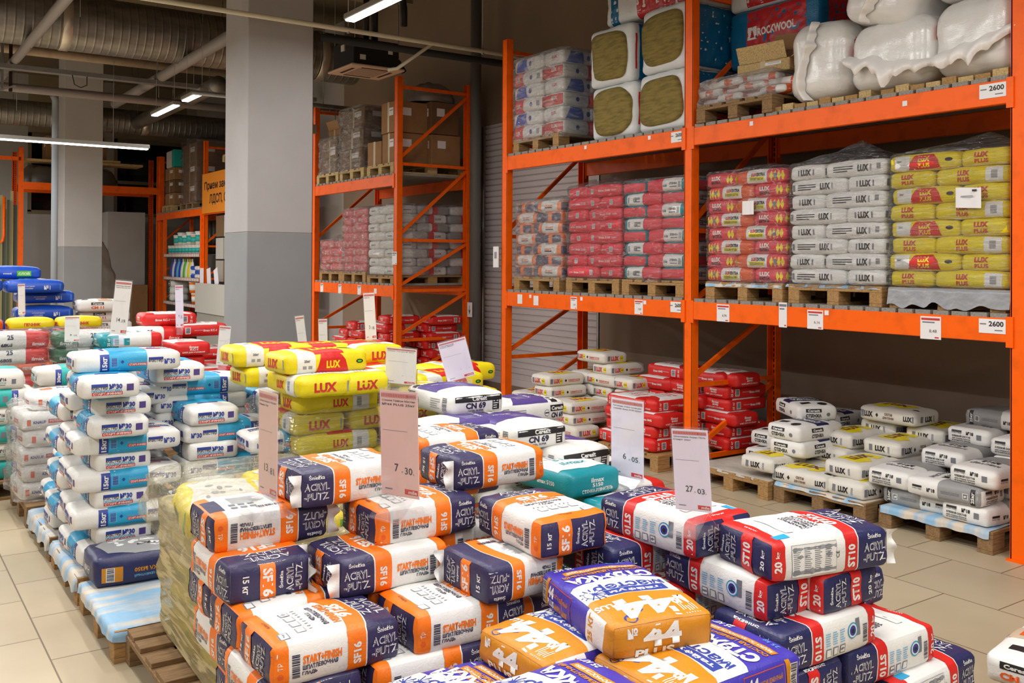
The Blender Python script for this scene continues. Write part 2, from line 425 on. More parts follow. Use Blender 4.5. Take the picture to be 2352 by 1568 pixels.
def acryl(b, f, cx, cy, w, h, rot=0, paper=None, small=True):
    """two-line outlined lettering with a small line above it"""
    paper = paper or NAVY; q = math.radians(rot); ha, hb = b.half(f)
    def at(dx, dy): return cx + (dx * math.cos(q) - dy * math.sin(q)) / ha, cy + (dx * math.sin(q) + dy * math.cos(q)) / hb
    if small:
        x, y = at(0, h * .72); b.text(f, 'Śnieżka', x, y, w * .62, h * .24, WHITE, rot, .02)
    x, y = at(.0, h * .22); b.text(f, 'ACRYL', x, y, w, h * .42, WHITE, rot, .035, 3, paper)
    x, y = at(-.0, -h * .28); b.text(f, '-PUTZ', x, y, w, h * .42, WHITE, rot, .035, 3, paper)

def d_sf16():
    b = Bag(.395, .275, .12, WHITE, r=.02, bulge=.008, fine=1.0)
    b.band(-1, -.76, ORANGE); b.band(.12, .42, ORANGE, arc0=.1, arc1=.1); b.band(.42, 1, NAVY, arc0=.1)
    b.band(.415, .435, WHITE, layer=2, arc0=.1, arc1=.1)
    for f, sg in (('F', 1), ('B', -1)):
        b.bars(f, -.66 * sg, -.05, .022, .062, INK, True, seed=4)
        b.text(f, 'START+FINISH', -.27 * sg, .16, .115, .024, ORANGE, 0, .045)
        b.text(f, 'ШПАТЛЕВОЧНАЯ', -.30 * sg, -.17, .105, .013, INK, 0, .035)
        b.text(f, 'ГЛАДЬ', -.46 * sg, -.44, .044, .012, INK, 0, .035)
        b.text(f, 'SF16', .27 * sg, -.1, .062, .026, WHITE, 90 if sg > 0 else -90, .04)
        b.text(f, 'ТР', -.88 * sg, .05, .02, .014, WHITE, 90, .0); acryl(b, f, .73 * sg, -.05, .088, .064)
        b.disc(f, -.88 * sg, -.4, .008, ORED)
    b.text('T', 'SF16', .29, .0, .12, .044, WHITE, -90, .045)
    b.text('T', 'START+FINISH', .1, 0, .16, .026, ORANGE, -90, .045)
    b.text('T', 'ШПАТЛЕВОЧНАЯ', -.06, 0, .15, .016, INK, -90, .035); b.text('T', 'ГЛАДЬ', -.17, 0, .06, .015, INK, -90, .035)
    b.lines('T', -.3, 0, .012, .16, 9, LINE, seed=6, th=.3)
    for k in range(4): b.rect('T', -.46, -.5 + .3 * k, .03, .03, LINE); b.rect('T', -.46, -.5 + .3 * k, .022, .024, WHITE, 3)
    b.text('T', 'ИСТРАВЕЛИ', -.82, .1, .05, .009, INK, -90, .01)
    b.rect('T', -.74, -.62, .03, .04, GREY); b.rect('T', -.74, -.62, .022, .032, WHITE, 3)
    acryl(b, 'T', .73, .0, .15, .085, -90)
    # the other broad side
    b.lines('D', -.2, .25, .12, .09, 16, GREY, seed=3, th=.45); b.bars('D', .05, -.55, .09, .02, INK, False)
    for k in range(6): b.rect('D', -.52 + .16 * (k % 3), -.4 + .25 * (k // 3), .022, .018, GREY)
    b.rect('D', -.82, .0, .05, .14, NAVY, 2)
    # ends
    b.full('L', NAVY); b.span('L', -.5, -.12, ORANGE, 2); b.span('L', .88, 1, ORANGE, 2)
    b.text('L', 'SF16', -.31, .0, .08, .032, WHITE, 90, .04); acryl(b, 'L', .36, 0, .085, .06, 90); b.text('L', '15 кг', -.76, 0, .05, .016, WHITE, 90, .03)
    b.full('R', NAVY); b.span('R', -.3, .06, ORANGE, 2); b.text('R', 'SF16', -.12, 0, .085, .034, WHITE, -90, .04)
    b.text('R', '15 кг', -.62, 0, .055, .02, WHITE, -90, .03); acryl(b, 'R', .5, 0, .085, .06, 90)
    return b
def d_st10():
    b = Bag(.45, .27, .12, WHITE, r=.02, bulge=.008)
    b.band(-1, -.78, RED); b.band(.2, .42, RED, arc0=.08, arc1=.08); b.band(.42, 1, NAVY2, arc0=.08); b.band(.415, .432, WHITE, layer=2, arc0=.08, arc1=.08)
    for f, sg in (('F', 1), ('B', -1)):
        b.text(f, '20', -.89 * sg, -.2, .034, .026, WHITE, 90, .04); b.text(f, 'kg', -.89 * sg, .4, .02, .016, WHITE, 90, .03)
        b.text(f, 'ST10', .31 * sg, -.1, .07, .03, WHITE, 90 if sg > 0 else -90, .045)
        acryl(b, f, .72 * sg, -.05, .09, .066, paper=NAVY2)
    b.bars('B', .7, -.1, .022, .055, INK, True, seed=9); b.disc('B', .42, .2, .024, SKY); b.disc('B', .42, .2, .02, WHITE, 4); b.disc('B', .42, .2, .015, BLUE, 5); b.disc('B', .423, .18, .007, BLACK, 6)
    b.rect('B', .54, .3, .02, .05, GREY)
    for k in range(3):
        b.rect('B', -.1 + .15 * k, -.5, .024, .026, GREY); b.rect('B', -.1 + .15 * k, -.5, .018, .02, WHITE, 3)
        b.lines('B', -.1 + .15 * k, .15, .024, .04, 6, LBLUE, seed=k)
    b.rect('F', -.32, 0, .165, .094, LINE); b.rect('F', -.32, 0, .162, .091, WHITE, 3)
    for k in range(4): b.lines('F', -.60 + .17 * k, 0, .028, .08, 14, GREY, 4, seed=k + 7)
    b.text('F', 'CE', .06, .1, .02, .014, INK, 90, .0)
    b.text('T', 'ST10', .31, 0, .13, .04, WHITE, -90, .045); b.text('T', 'START', .14, 0, .1, .024, RED, -90, .045)
    for k, t in enumerate(('PUTTY COAT', 'ШПАТЛЕВКА', 'GLET PENTRU', 'VYHLAZOVAC')): b.text('T', t, .02 - .075 * k, 0, .12, .013, INK, -90, .035)
    b.rect('T', -.5, .0, .03, .15, LINE); b.rect('T', -.5, 0, .026, .146, WHITE, 3)
    b.text('T', 'www', -.88, 0, .06, .008, WHITE, -90, 0); b.rect('T', -.72, -.7, .05, .03, SKY); acryl(b, 'T', .72, 0, .16, .085, -90, NAVY2)
    b.full('L', NAVY2); b.span('L', -.02, .34, RED, 2); b.text('L', 'ST10', .16, 0, .07, .034, WHITE, 90, .045)
    b.text('L', '20 kg', .7, 0, .06, .022, WHITE, 90, .03); acryl(b, 'L', -.42, 0, .085, .06, 90, NAVY2)
    b.full('R', NAVY2); b.span('R', -.3, .05, RED, 2); b.text('R', 'ST10', -.12, 0, .08, .034, WHITE, -90, .045); acryl(b, 'R', .5, 0, .085, .06, 90, NAVY2)
    return b
def d_m44():
    b = Bag(.49, .32, .104, VIOLET, r=.022, bulge=.012, taper=.06)
    b.band(-1, -.34, OCHRE, faces='TD', arc1=.07); b.band(-1, -.8, OCHRE, faces='FB'); b.band(-.34, .12, WHITE, faces='T', arc0=.07, arc1=.12); b.band(-.34, .0, WHITE, faces='D')
    b.full('L', OCHRE)
    b.band(-.8, -.4, WHITE, faces='FB')
    t = b.text
    t('T', '44', -.66, .08, .18, .115, WHITE, 90, .05); t('T', '№', -.6, -.62, .05, .05, WHITE, 90, .03); t('T', 'PLUS', -.53, .74, .075, .03, WHITE, 90, .04)
    b.disc('T', -.88, .55, .02, BLUE); b.poly('T', [(-.80, .28), (-.76, .36), (-.72, .28), (-.76, .2)], BLUE)
    t('T', '1', -.86, -.35, .02, .045, WHITE, 90, .02); b.lines('T', -.82, -.65, .06, .05, 6, CREAM)
    t('T', 'мастер', .0, -.1, .23, .045, BLUE, 90, .03); b.rect('T', -.18, -.12, .04, .2, BLUE, 2); t('T', 'тайфун', -.18, -.12, .17, .022, WHITE, 90, .03)
    b.disc('T', -.15, .7, .032, LINE, 3); b.disc('T', -.15, .7, .029, WHITE, 4)
    for k in range(6): b.rect('T', -.15, .7, .085, .004, BLUE, 5, k * 30)
    t('T', 'СТЯЖКА', .33, 0, .28, .056, WHITE, 90, .06); t('T', 'СОСТАВ ЦЕМЕНТНЫЙ', .53, 0, .27, .024, OCHRE, 90, .04)
    b.rect('T', .66, -.05, .03, .25, OCHRE, 2); t('T', 'МАРКА ПО ПРОЧНОСТИ М350', .66, -.05, .23, .016, WHITE, 90, .03)
    t('T', '25 КГ', .85, .62, .07, .026, WHITE, 90, .03); t('T', '25 kg', .85, -.5, .06, .02, LBLUE, 90, .0)
    for f, sg in (('F', 1), ('B', -1)):
        b.rect(f, .83 * sg, 0, .03, .07, CREAM); b.bars(f, .83 * sg, 0, .024, .06, INK, True); b.rect(f, .74 * sg, 0, .018, .1, OCHRE, 2)
        q3 = .34 if sg > 0 else -.36; b.rect(f, q3, 0, .165, .08, ORED, 2); b.rect(f, q3, 0, .161, .076, VIOLET, 3)
        q = .13 if sg > 0 else -.60; q2 = .42 if sg > 0 else -.29
        t(f, '44', q, .28, .045, .034, WHITE, 0, .05, 4); t(f, 'PLUS', q, -.35, .05, .02, WHITE, 0, .04, 4)
        t(f, 'СОСТАВ ЦЕМЕНТНЫЙ', q2, .25, .1, .018, OCHRE, 0, .03, 4); t(f, 'МАРКА М350', q2, -.35, .095, .018, OCHRE, 0, .05, 4)
        t(f, '25 КГ', -.5 * sg, .1, .075, .026, OCHRE, 90, .03)
    t('L', '№', -.62, .5, .03, .03, WHITE, 0, .03); t('L', '44', -.05, .25, .12, .06, WHITE, 0, .05); t('L', 'PLUS', -.2, -.62, .12, .024, WHITE, 0, .04)
    t('R', 'мастер', 0, 0, .2, .04, WHITE, 0, .03)
    return b
def d_no30():
    b = Bag(.56, .29, .106, WHITE, r=.026, bulge=.012, taper=.05)
    b.band(-.38, .33, SKY); b.band(-.55, -.38, BLUE, faces='FB')
    for f, sg in (('F', 1), ('B', -1)):
        b.text(f, '15кг', -.465 * sg, 0, .07, .026, WHITE, 90, .04); b.rect(f, -.29 * sg, .05, .036, .05, LBLUE); b.bars(f, -.29 * sg, .05, .03, .045, BLUE, True, 4)
        b.poly(f, [((-.14 - .035) * sg, .1), (-.14 * sg, .3), ((-.14 + .035) * sg, .1), (-.14 * sg, -.1)], BLUE)
        b.text(f, 'ГИПСОВАЯ ШПАТЛЕВКА', .14 * sg, .12, .1, .013, LBLUE, 0, .02, 4); b.rect(f, .15 * sg, -.22, .1, .016, CRED, 2); b.text(f, 'СТАРТ-ФИНИШ', .15 * sg, -.22, .09, .012, WHITE, 0, .03, 4)
        b.rect(f, .5 * sg, .3, .08, .014, BLUE); b.text(f, 'мастер', .5 * sg, .02, .08, .02, INK, 0, .01); b.text(f, '№30', .77 * sg, -.05, .06, .03, BLUE, 0, .04)
    for f, sg in (('L', 1), ('R', 1)):
        b.rect(f, -.42, .42, .08, .017, BLUE); b.text(f, 'мастер', -.42, .12, .08, .021, INK, 0, .01); b.text(f, '№30', .12, .28, .065, .03, BLUE, 0, .05)
        b.text(f, 'ГИПСОВАЯ ШПАТЛЕВКА', -.18, -.16, .15, .014, SKY, 0, .03); b.rect(f, -.16, -.45, .15, .018, CRED); b.text(f, 'СТАРТ-ФИНИШ', -.16, -.45, .14, .013, WHITE, 0, .03)
        b.rect(f, .62, .1, .036, .038, PURP); 
    for k, f in enumerate('T'):
        b.text(f, '№30', .5, .5, .09, .035, BLUE, 180, .03); b.text(f, 'мастер', .62, 0, .13, .03, INK, 180, .02); b.rect(f, .62, -.25, .13, .02, BLUE); b.rect(f, .45, -.45, .11, .016, CRED)
        b.rect(f, -.45, 0, .02, .12, BLUE)
    return b
def d_lux():
    b = Bag(.50, .31, .115, YEL, r=.03, bulge=.012, taper=.05)
    b.band(-.72, -.3, WHITE, arc0=.04, arc1=-.15); 
    for f in 'TF': b.poly(f, [(-.30, -1), (-.22, 0), (-.16, 1), (.3, 1), (.42, .3), (.52, -1)] if f == 'F' else [(-.3, -1), (-.36, .1), (-.3, 1), (.3, 1), (.42, .1), (.4, -1)], RED if f == 'F' else RED, 2)
    b.span('B', .3, .62, WHITE)
    b.text('F', 'LUX', .12, -.1, .085, .042, YEL, 0, .05, 4); b.text('F', '25кг', -.5, .3, .035, .014, INK, 0, .03)
    for k in range(2): b.rect('F', -.56 + k * .13, -.3, .022, .018, LINE)
    b.disc('F', .78, .05, .022, BLACK, 3, ry=.012); b.disc('F', .78, .05, .014, GREEN, 4, ry=.006)
    b.text('B', 'LUX', .0, 0, .095, .045, CRED, 0, .05); b.bars('B', .46, 0, .03, .05, GREY, True)
    for f in 'LR': b.text(f, 'LUX', -.05 if f == 'L' else 0, 0, .13, .055, CRED, 0, .05)
    b.rect('L', .8, 0, .01, .06, LINE)
    b.text('T', 'LUX', .1, -.2, .16, .07, YEL, 0, .05, 4); b.disc('T', .7, 0, .05, BLACK, 3, ry=.03)
    b.lines('T', -.52, 0, .05, .1, 5, LINE)
    b.full('D', YEL); b.span('D', -.7, -.3, WHITE, 2)
    return b
def d_cn69():
    b = Bag(.52, .34, .12, WHITE, r=.028, bulge=.018)
    b.poly('T', [(-.5, -1), (-.2, -.2), (-.3, 1), (.55, 1), (.62, -.2), (.5, -1)], PURP); b.band(.6, .78, BLACK, faces='T')
    b.text('T', 'Ceresit', .69, 0, .26, .045, WHITE, 90, .05, 4); b.text('T', 'NIVEL SUPER', .3, .2, .16, .02, WHITE, 90, .02, 4); b.lines('T', .05, -.2, .1, .08, 6, WHITE, 4, th=.15)
    for f, sg in (('F', 1), ('B', -1)):
        b.rect(f, .74 * sg, .35, .11, .036, BLACK); b.text(f, 'Ceresit', .74 * sg, .35, .095, .024, WHITE, 0, .04, 4)
        b.text(f, 'CN 69', .74 * sg, -.35, .095, .034, INK, 0, .04); b.disc(f, .42 * sg, -.05, .02, LINE); b.disc(f, .42 * sg, -.05, .016, WHITE, 4); b.rect(f, .42 * sg, -.05, .03, .008, INK, 5)
        b.rect(f, -.7 * sg, 0, .04, .07, WHITE); b.bars(f, -.7 * sg, 0, .04, .07, INK, True); b.lines(f, -.35 * sg, 0, .1, .06, 5, LINE)
    for f in 'LR':
        b.rect(f, 0, .55, .31, .032, BLACK); b.text(f, 'Ceresit', 0, .55, .1, .022, WHITE, 0, .04, 4); b.text(f, 'CN 69', -.15, -.05, .13, .034, INK, 0, .045)
        b.text(f, 'NIVEL SUPER', -.15, -.5, .1, .01, INK, 0, .02); b.rect(f, .65, -.1, .045, .06, BLACK); b.lines(f, .65, -.1, .035, .05, 4, WHITE, 4)
    return b
def d_ilmax(body, edge, top, name, num, sub, L=.52, W=.33, T=.12):
    b = Bag(L, W, T, body, r=.03, bulge=.014)
    b.poly('T', [(-.8, -1), (-.55, -.6), (-.45, 0), (-.55, .6), (-.8, 1), (.6, 1), (.75, 0), (.6, -1)], top)
    b.text('T', name, .3, 0, .16, .05, edge, 90, .03); b.text('T', num, .02, 0, .14, .04, edge, 90, .04); b.lines('T', -.25, 0, .08, .12, 6, LINE)
    for f, sg in (('F', 1), ('B', -1)):
        b.text(f, name + ' ' + num, .32 * sg, .0, .13, .022, WHITE, 0, .03); b.text(f, sub, -.12 * sg, .05, .08, .01, WHITE, 0, .02)
        b.rect(f, -.52 * sg, 0, .05, .062, WHITE); b.bars(f, -.52 * sg, 0, .038, .05, INK, True, 4); b.text(f, '25 кг', -.76 * sg, 0, .07, .022, WHITE, 90, .02)
    for f in 'LR':
        b.text(f, name, 0, .4, .085, .022, WHITE, 0, .03); b.text(f, num, 0, 0, .07, .018, WHITE, 0, .03); b.text(f, sub, 0, -.42, .2, .018, WHITE, 0, .02)
    return b
def d_teal():
    b = d_ilmax(TEAL, TEAL, WHITE, 'ilmax', '5150', 'СТЯЖКА-РОВНИТЕЛЬ'); b.poly('T', [(-1, -1), (-.3, -1), (-.05, 0), (-.3, 1), (-1, 1)], TEAL, 3); return b
def d_red(num='KC-1'): return d_ilmax(RED, RED, WHITE, 'ilmax', num, 'КЛЕЙ ДЛЯ УТЕПЛЕНИЯ', .5, .31, .115)
def d_tealwhite():
    b = d_ilmax(WHITE, TEAL, WHITE, 'ilmax', '5150', 'СТЯЖКА'); b.band(-1, -.45, TEAL); b.full('L', TEAL, 1); b.band(.6, 1, RED); b.rect('F', -.2, 0, .05, .06, TEAL, 3); return b
def d_luxplus():
    b = Bag(.46, .30, .11, CREAM, r=.03, bulge=.012, taper=.05)
    for f, sg in (('F', 1), ('B', -1)):
        b.rect(f, -.86 * sg, 0, .03, .05, GREY); b.text(f, 'LUX', -.6 * sg, 0, .07, .044, CRED, 0, .06); b.rect(f, -.38 * sg, 0, .035, .044, YEL); b.text(f, 'PLUS', -.38 * sg, 0, .03, .012, BLACK, 0, .02, 4)
        b.disc(f, -.12 * sg, 0, .012, BLACK); b.text(f, 'КЛЕЕВОЙ СОСТАВ', .35 * sg, .05, .15, .018, CRED, 0, .03); b.rect(f, .35 * sg, -.25, .15, .004, CRED)
    for f in 'LR': b.rect(f, -.62, 0, .03, .05, GREY); b.text(f, 'LUX', -.15, 0, .09, .05, CRED, 0, .06); b.rect(f, .42, 0, .04, .05, YEL); b.text(f, 'PLUS', .42, 0, .035, .014, BLACK, 0, .02, 4)
    b.poly('T', [(-.7, -.8), (-.2, -.3), (-.4, .8), (.3, .5), (.5, -.7)], YEL); b.text('T', 'LUX', 0, 0, .2, .09, CRED, 0, .05, 4)
    return b
def d_luxgrey():
    b = Bag(.50, .32, .115, CREAM, r=.03, bulge=.014, taper=.05)
    for f, sg in (('F', 1), ('B', -1)):
        b.rect(f, -.86 * sg, 0, .03, .055, GREY); b.text(f, 'LUX', -.62 * sg, 0, .08, .045, BLACK, 0, .06); b.poly(f, [(-.36 * sg, 0), (-.31 * sg, .3), (-.26 * sg, 0), (-.31 * sg, -.3)], BLACK)
        b.text(f, 'СОСТАВ', .1 * sg, .25, .07, .02, BROWN, 0, .04); b.text(f, 'ДЛЯ СТЯЖЕК', .1 * sg, -.25, .1, .02, BROWN, 0, .04); b.text(f, 'LUX', .75 * sg, 0, .07, .04, BLACK, 0, .06); b.rect(f, .92 * sg, 0, .012, .05, GREY)
    for f in 'LR': b.rect(f, -.52, 0, .028, .05, GREY); b.text(f, 'LUX', -.02, 0, .085, .045, BLACK, 0, .06); b.rect(f, .42, 0, .015, .05, LINE)
    b.poly('T', [(-.7, -.6), (-.3, -.8), (.1, -.2), (-.1, .5), (-.6, .7)], YEL); b.poly('T', [(.1, -.6), (.5, -.5), (.6, .3), (.2, .6)], YEL); b.text('T', 'LUX', -.1, .1, .22, .09, BROWN, 0, .06, 4); b.disc('T', .8, -.5, .03, BLACK, ry=.012)
    return b
def d_no18():
    b = Bag(.52, .32, .12, WHITE, r=.03, bulge=.014, taper=.05)
    b.band(-.1, 1, GPAPER, faces='FBT', arc0=.1); b.band(.72, .84, BLACK, faces='FB', layer=2)
    for f, sg in (('F', 1), ('B', -1)):
        b.rect(f, -.66 * sg, .15, .07, .014, BLACK); b.text(f, 'мастер', -.66 * sg, -.15, .07, .014, GREY, 0, .01); b.text(f, '№18', -.28 * sg, -.05, .055, .026, BLACK, 0, .04)
        b.text(f, 'КЛЕЕВОЙ СОСТАВ', .22 * sg, .1, .12, .014, GREY, 0, .03); b.rect(f, .22 * sg, -.1, .12, .006, GREY, 2); b.rect(f, .6 * sg, 0, .035, .04, WHITE); b.rect(f, .6 * sg, 0, .026, .032, GREY, 4); b.text(f, '25кг', .78 * sg, 0, .07, .022, WHITE, 90, .04, 4)
    for f in 'LR':
        b.rect(f, -.5, .62, .075, .014, BLACK); b.text(f, 'мастер', -.5, .38, .075, .014, GREY, 0, .01); b.text(f, '№18', .12, .48, .055, .026, BLACK, 0, .04)
        b.text(f, 'КЛЕЕВОЙ СОСТАВ', -.28, .02, .14, .018, BLACK, 0, .04); b.text(f, 'для кладки блоков', -.28, -.3, .14, .012, BLACK, 0, .02); b.text(f, 'из ячеистого бетона', -.28, -.52, .14, .012, BLACK, 0, .02); b.rect(f, .55, .15, .035, .04, GREY)
    b.text('T', 'мастер', -.4, 0, .2, .05, GREY, 90, .03); b.text('T', '№18', -.15, 0, .12, .05, BLACK, 90, .03)
    return b
def d_luxextra():
    b = Bag(.50, .31, .112, WHITE, r=.03, bulge=.014, taper=.08)
    b.band(.5, 1, ORED); b.band(-1, -.3, PINK); b.full('R', PINK); b.full('L', PINK); b.full('D', PINK)
    for f, sg in (('F', 1), ('B', -1)):
        q = 0 if sg > 0 else 0
        b.text(f, 'LUX', .1 * sg - .1, .32, .055, .026, CRED, 0, .06); b.text(f, 'EXTRA', .1 * sg + .17, .32, .08, .026, BLACK, 0, .05); b.text(f, 'КЛЕЕВОЙ СОСТАВ', .1 * sg, -.25, .13, .024, OLIVE, 0, .04, 4); b.rect(f, .1 * sg, -.25, .15, .032, YEL, 2)
        for k in range(4): b.poly(f, [((-.40 - .14 * k) * sg, 0), ((-.47 - .14 * k) * sg, .8), ((-.54 - .14 * k) * sg, 0), ((-.47 - .14 * k) * sg, -.8)], YEL)
        b.rect(f, -.62 * sg, 0, .028, .045, GREY, 4)
    for f in 'LR':
        b.text(f, 'LUX', -.25, .3, .1, .036, WHITE, 0, .06); b.text(f, 'EXTRA', -.25, -.35, .1, .026, BLACK, 0, .05)
        for k in range(2): b.poly(f, [(.45 + .22 * k, 0), (.56 + .22 * k, .8), (.67 + .22 * k, 0), (.56 + .22 * k, -.8)], YEL)
    return b
def d_luxwhite():
    b = Bag(.50, .31, .112, WHITE, r=.03, bulge=.014, taper=.06)
    b.rect('F', -.86, 0, .025, .05, GREY); b.bars('B', .78, .1, .03, .04, GREY, True)
    for f in 'FB': b.lines(f, -.35, 0, .17, .05, 3, BLACK, th=.45); b.text(f, 'LUX', .3, 0, .085, .05, BLACK, 0, .06); b.rect(f, .54, 0, .012, .045, LINE)
    for f in 'LR': b.rect(f, -.42, 0, .012, .045, GREY); b.text(f, 'LUX', 0, 0, .09, .05, BLACK, 0, .06); b.rect(f, .42, 0, .012, .045, GREY)
    return b
def d_luxyellow():
    b = Bag(.50, .32, .112, YEL, r=.03, bulge=.014, taper=.06)
    b.span('F', -.8, -.35, WHITE); b.poly('F', [(-.4, -1), (-.34, .1), (-.2, 1), (.3, 1), (.45, .2), (.52, -1)], RED, 2); b.text('F', '25кг', -.66, .25, .035, .014, INK, 0, .02)
    b.text('F', 'LUX', .06, .33, .085, .036, YEL, 0, .06, 4); b.text('F', 'PLUS', .06, -.4, .085, .03, YEL, 0, .04, 4); b.disc('F', .74, .1, .025, BLACK, ry=.013)
    b.text('B', 'LUX', -.2, .33, .08, .036, CRED, 0, .06); b.text('B', 'PLUS', -.2, -.4, .08, .03, CRED, 0, .04); b.span('B', .38, .82, WHITE); b.bars('B', .6, 0, .04, .05, GREY, True)
    for f in 'LR': b.text(f, 'LUX', -.1, .36, .09, .036, CRED, 0, .06); b.text(f, 'PLUS', -.1, -.4, .09, .03, CRED, 0, .04)
    return b
def d_no1():
    b = Bag(.56, .36, .125, ROYAL, r=.032, bulge=.022, taper=.1)
    for f in 'FLBR': b.text(f, '№1', .4, -.1, .06, .045, WHITE, 0, .01); b.text(f, 'штукатурка', -.25, .1, .12, .014, WHITE, 0, 0); b.text(f, 'гипсовая', -.25, -.25, .09, .012, WHITE, 0, 0); b.text(f, 'слой', .85, 0, .06, .02, LBLUE, 90, 0)
    b.rect('T', -.2, .3, .16, .1, GREEN); b.text('T', 'СЛОЙ', -.2, .3, .13, .05, WHITE, 0, .04, 4); b.rect('T', .35, .1, .12, .14, WHITE); b.text('T', '№1', .7, .4, .08, .06, WHITE, 0, .02)
    return b
def d_no1b():
    b = Bag(.56, .36, .125, ROYAL, r=.032, bulge=.022, taper=.1)
    for f in 'FLBR': b.rect(f, .38, 0, .14, .056, GREEN); b.text(f, 'СЛОЙ', .38, 0, .11, .034, WHITE, 0, .04, 4); b.text(f, 'клеевой', -.2, 0, .08, .02, WHITE, 0, .02)
    b.rect('T', -.2, .3, .16, .1, GREEN)
    return b
def d_pech(yellow):
    b = Bag(.40, .28, .105, YEL if yellow else ORED, r=.03, bulge=.014, taper=.08); c = CRED if yellow else WHITE
    for f in 'FLBR': b.text(f, 'ПЕЧНИК', 0, 0, .14, .03, c, 0, .05)
    if not yellow: b.rect('F', .55, 0, .04, .06, PURP)
    return b
def d_6805(c=RED):
    b = Bag(.55, .34, .13, WHITE, r=.03, bulge=.018)
    b.band(.35, 1, c); b.full('R', c); b.full('L', c)
    for f, sg in (('F', 1), ('B', -1)): b.text(f, '6805', -.2 * sg, -.4, .09, .03, INK, 0, .05); b.text(f, 'ilmax', .7 * sg, -.35, .1, .03, WHITE, 0, .02); b.text(f, '25', -.1 * sg, .6, .05, .04, INK, 0, .03)
    b.rect('L', .3, 0, .06, .07, WHITE); b.bars('L', .3, 0, .05, .06, INK, False, 4)
    return b
def d_no16():
    b = Bag(.52, .34, .135, CREAM, r=.028, bulge=.014, taper=.06)
    b.band(-.35, 1, TEAL2, faces='FBT'); b.band(-.52, -.35, BLUE, faces='FB')
    for f, sg in (('F', 1), ('B', -1)): b.text(f, '30кг', -.43 * sg, 0, .08, .026, WHITE, 90, .04); b.rect(f, -.18 * sg, 0, .036, .045, GREY); b.disc(f, .0, 0, .01, BLUE); b.text(f, 'ГИПСОВАЯ ШТУКАТУРКА', .5 * sg, -.1, .13, .022, WHITE, 0, .03)
    for f in 'LR': b.rect(f, -.4, .35, .08, .013, INK); b.text(f, '№16', .1, .25, .05, .028, INK, 0, .04); b.text(f, 'КЛЕЕВОЙ СОСТАВ', -.2, -.15, .15, .015, TEAL2, 0, .03); b.rect(f, -.2, -.42, .14, .006, GREY); b.rect(f, .55, -.05, .03, .04, GREY)
    return b
def d_knauf():
    b = Bag(.48, .32, .12, WHITE, r=.032, bulge=.018, taper=.06)
    for f in 'FLBR': b.rect(f, -.72, .0, .024, .045, ORED); b.text(f, 'KNAUF', -.3, 0, .08, .022, BLUE, 0, .04); b.rect(f, .42, .05, .12, .03, CRED); b.text(f, 'РОТБАНД', .42, .05, .1, .018, WHITE, 0, .03, 4)
    b.text('T', 'KNAUF', .2, 0, .2, .05, BLUE, 0, .04); b.rect('T', -.5, 0, .08, .1, ORED)
    return b
def d_ceres(sub, c):
    b = Bag(.52, .33, .12, WHITE, r=.028, bulge=.016, taper=.04)
    for f in 'FLBR': b.rect(f, -.25, .45, .13, .028, BLACK); b.text(f, 'Ceresit', -.25, .45, .1, .018, WHITE, 0, .04, 4); b.text(f, sub, -.25, -.25, .13, .03, c, 0, .05); b.disc(f, .5, -.1, .016, GREY)
    b.band(-.2, .35, NAVY2 if c is BLACK else TAN, faces='T'); b.text('T', sub, .08, 0, .24, .07, WHITE if c is BLACK else ORED, 90, .05, 4); b.rect('T', .62, 0, .05, .2, BLACK); b.text('T', 'Ceresit', .62, 0, .17, .035, WHITE, 90, .04, 4)
    b.disc('T', -.7, -.4, .04, BLACK); b.rect('T', -.6, .4, .05, .08, BLACK)
    return b
def d_pink():
    b = Bag(.50, .31, .112, PINK, r=.032, bulge=.014, taper=.08)
    for f, sg in (('F', 1), ('B', -1)): b.text(f, 'ilmax 2100', -.1 * sg, 0, .16, .022, WHITE, 0, .01); b.text(f, 'КЛЕЙ', -.62 * sg, 0, .06, .014, WHITE, 0, .01); b.rect(f, .62 * sg, 0, .04, .05, WHITE); b.bars(f, .62 * sg, 0, .034, .042, GREY, True, 4)
    for f in 'LR': b.rect(f, .1, 0, .045, .052, WHITE); b.bars(f, .1, 0, .036, .044, GREY, True, 4); b.text(f, 'ilmax', -.55, 0, .07, .016, WHITE, 0, 0)
    return b
def d_rackteal():
    b = Bag(.50, .31, .112, PINK, r=.03, bulge=.014, taper=.08); b.band(-.78, .1, WHITE); b.band(-1, -.78, TEAL); b.full('L', PINK)
    for f, sg in (('F', 1), ('B', -1)): b.text(f, '5150', -.16 * sg - .14, -.1, .045, .022, INK, 0, .04); b.text(f, 'СТЯЖКА', -.3 * sg + .1, .2, .09, .022, INK, 0, .05); b.rect(f, -.3 * sg + .1, -.3, .08, .01, GREY); b.bars(f, -.68 * sg, 0, .03, .05, GREY, True)
    return b
def d_racknavy():
    b = Bag(.50, .31, .112, WHITE, r=.032, bulge=.014, taper=.08); b.band(.3, .55, ORANGE); b.band(.55, 1, NAVY2); b.band(-1, -.75, ORANGE); b.full('R', NAVY2); b.full('L', NAVY2); b.span('L', -.3, .1, ORANGE, 2)
    for f, sg in (('F', 1), ('B', -1)): b.text(f, 'START', -.2 * sg, .1, .12, .02, ORANGE, 0, .03); b.rect(f, -.2 * sg, -.25, .12, .01, INK)
    return b
def d_rackwb():
    b = Bag(.52, .33, .125, WHITE, r=.032, bulge=.016, taper=.06); b.poly('F', [(-.85, -1), (-.6, 1), (-.05, 1), (.05, -1)], ROYAL); b.poly('B', [(-.85, -1), (-.6, 1), (-.05, 1), (.05, -1)], ROYAL)
    b.disc('F', .25, 0, .024, BLUE); b.disc('B', .25, 0, .024, BLUE); b.full('R', WHITE); b.text('R', 'LUX', .2, .1, .08, .03, CRED, 0, .05); b.text('L', 'LUX', .2, .1, .08, .03, CRED, 0, .05)
    return b
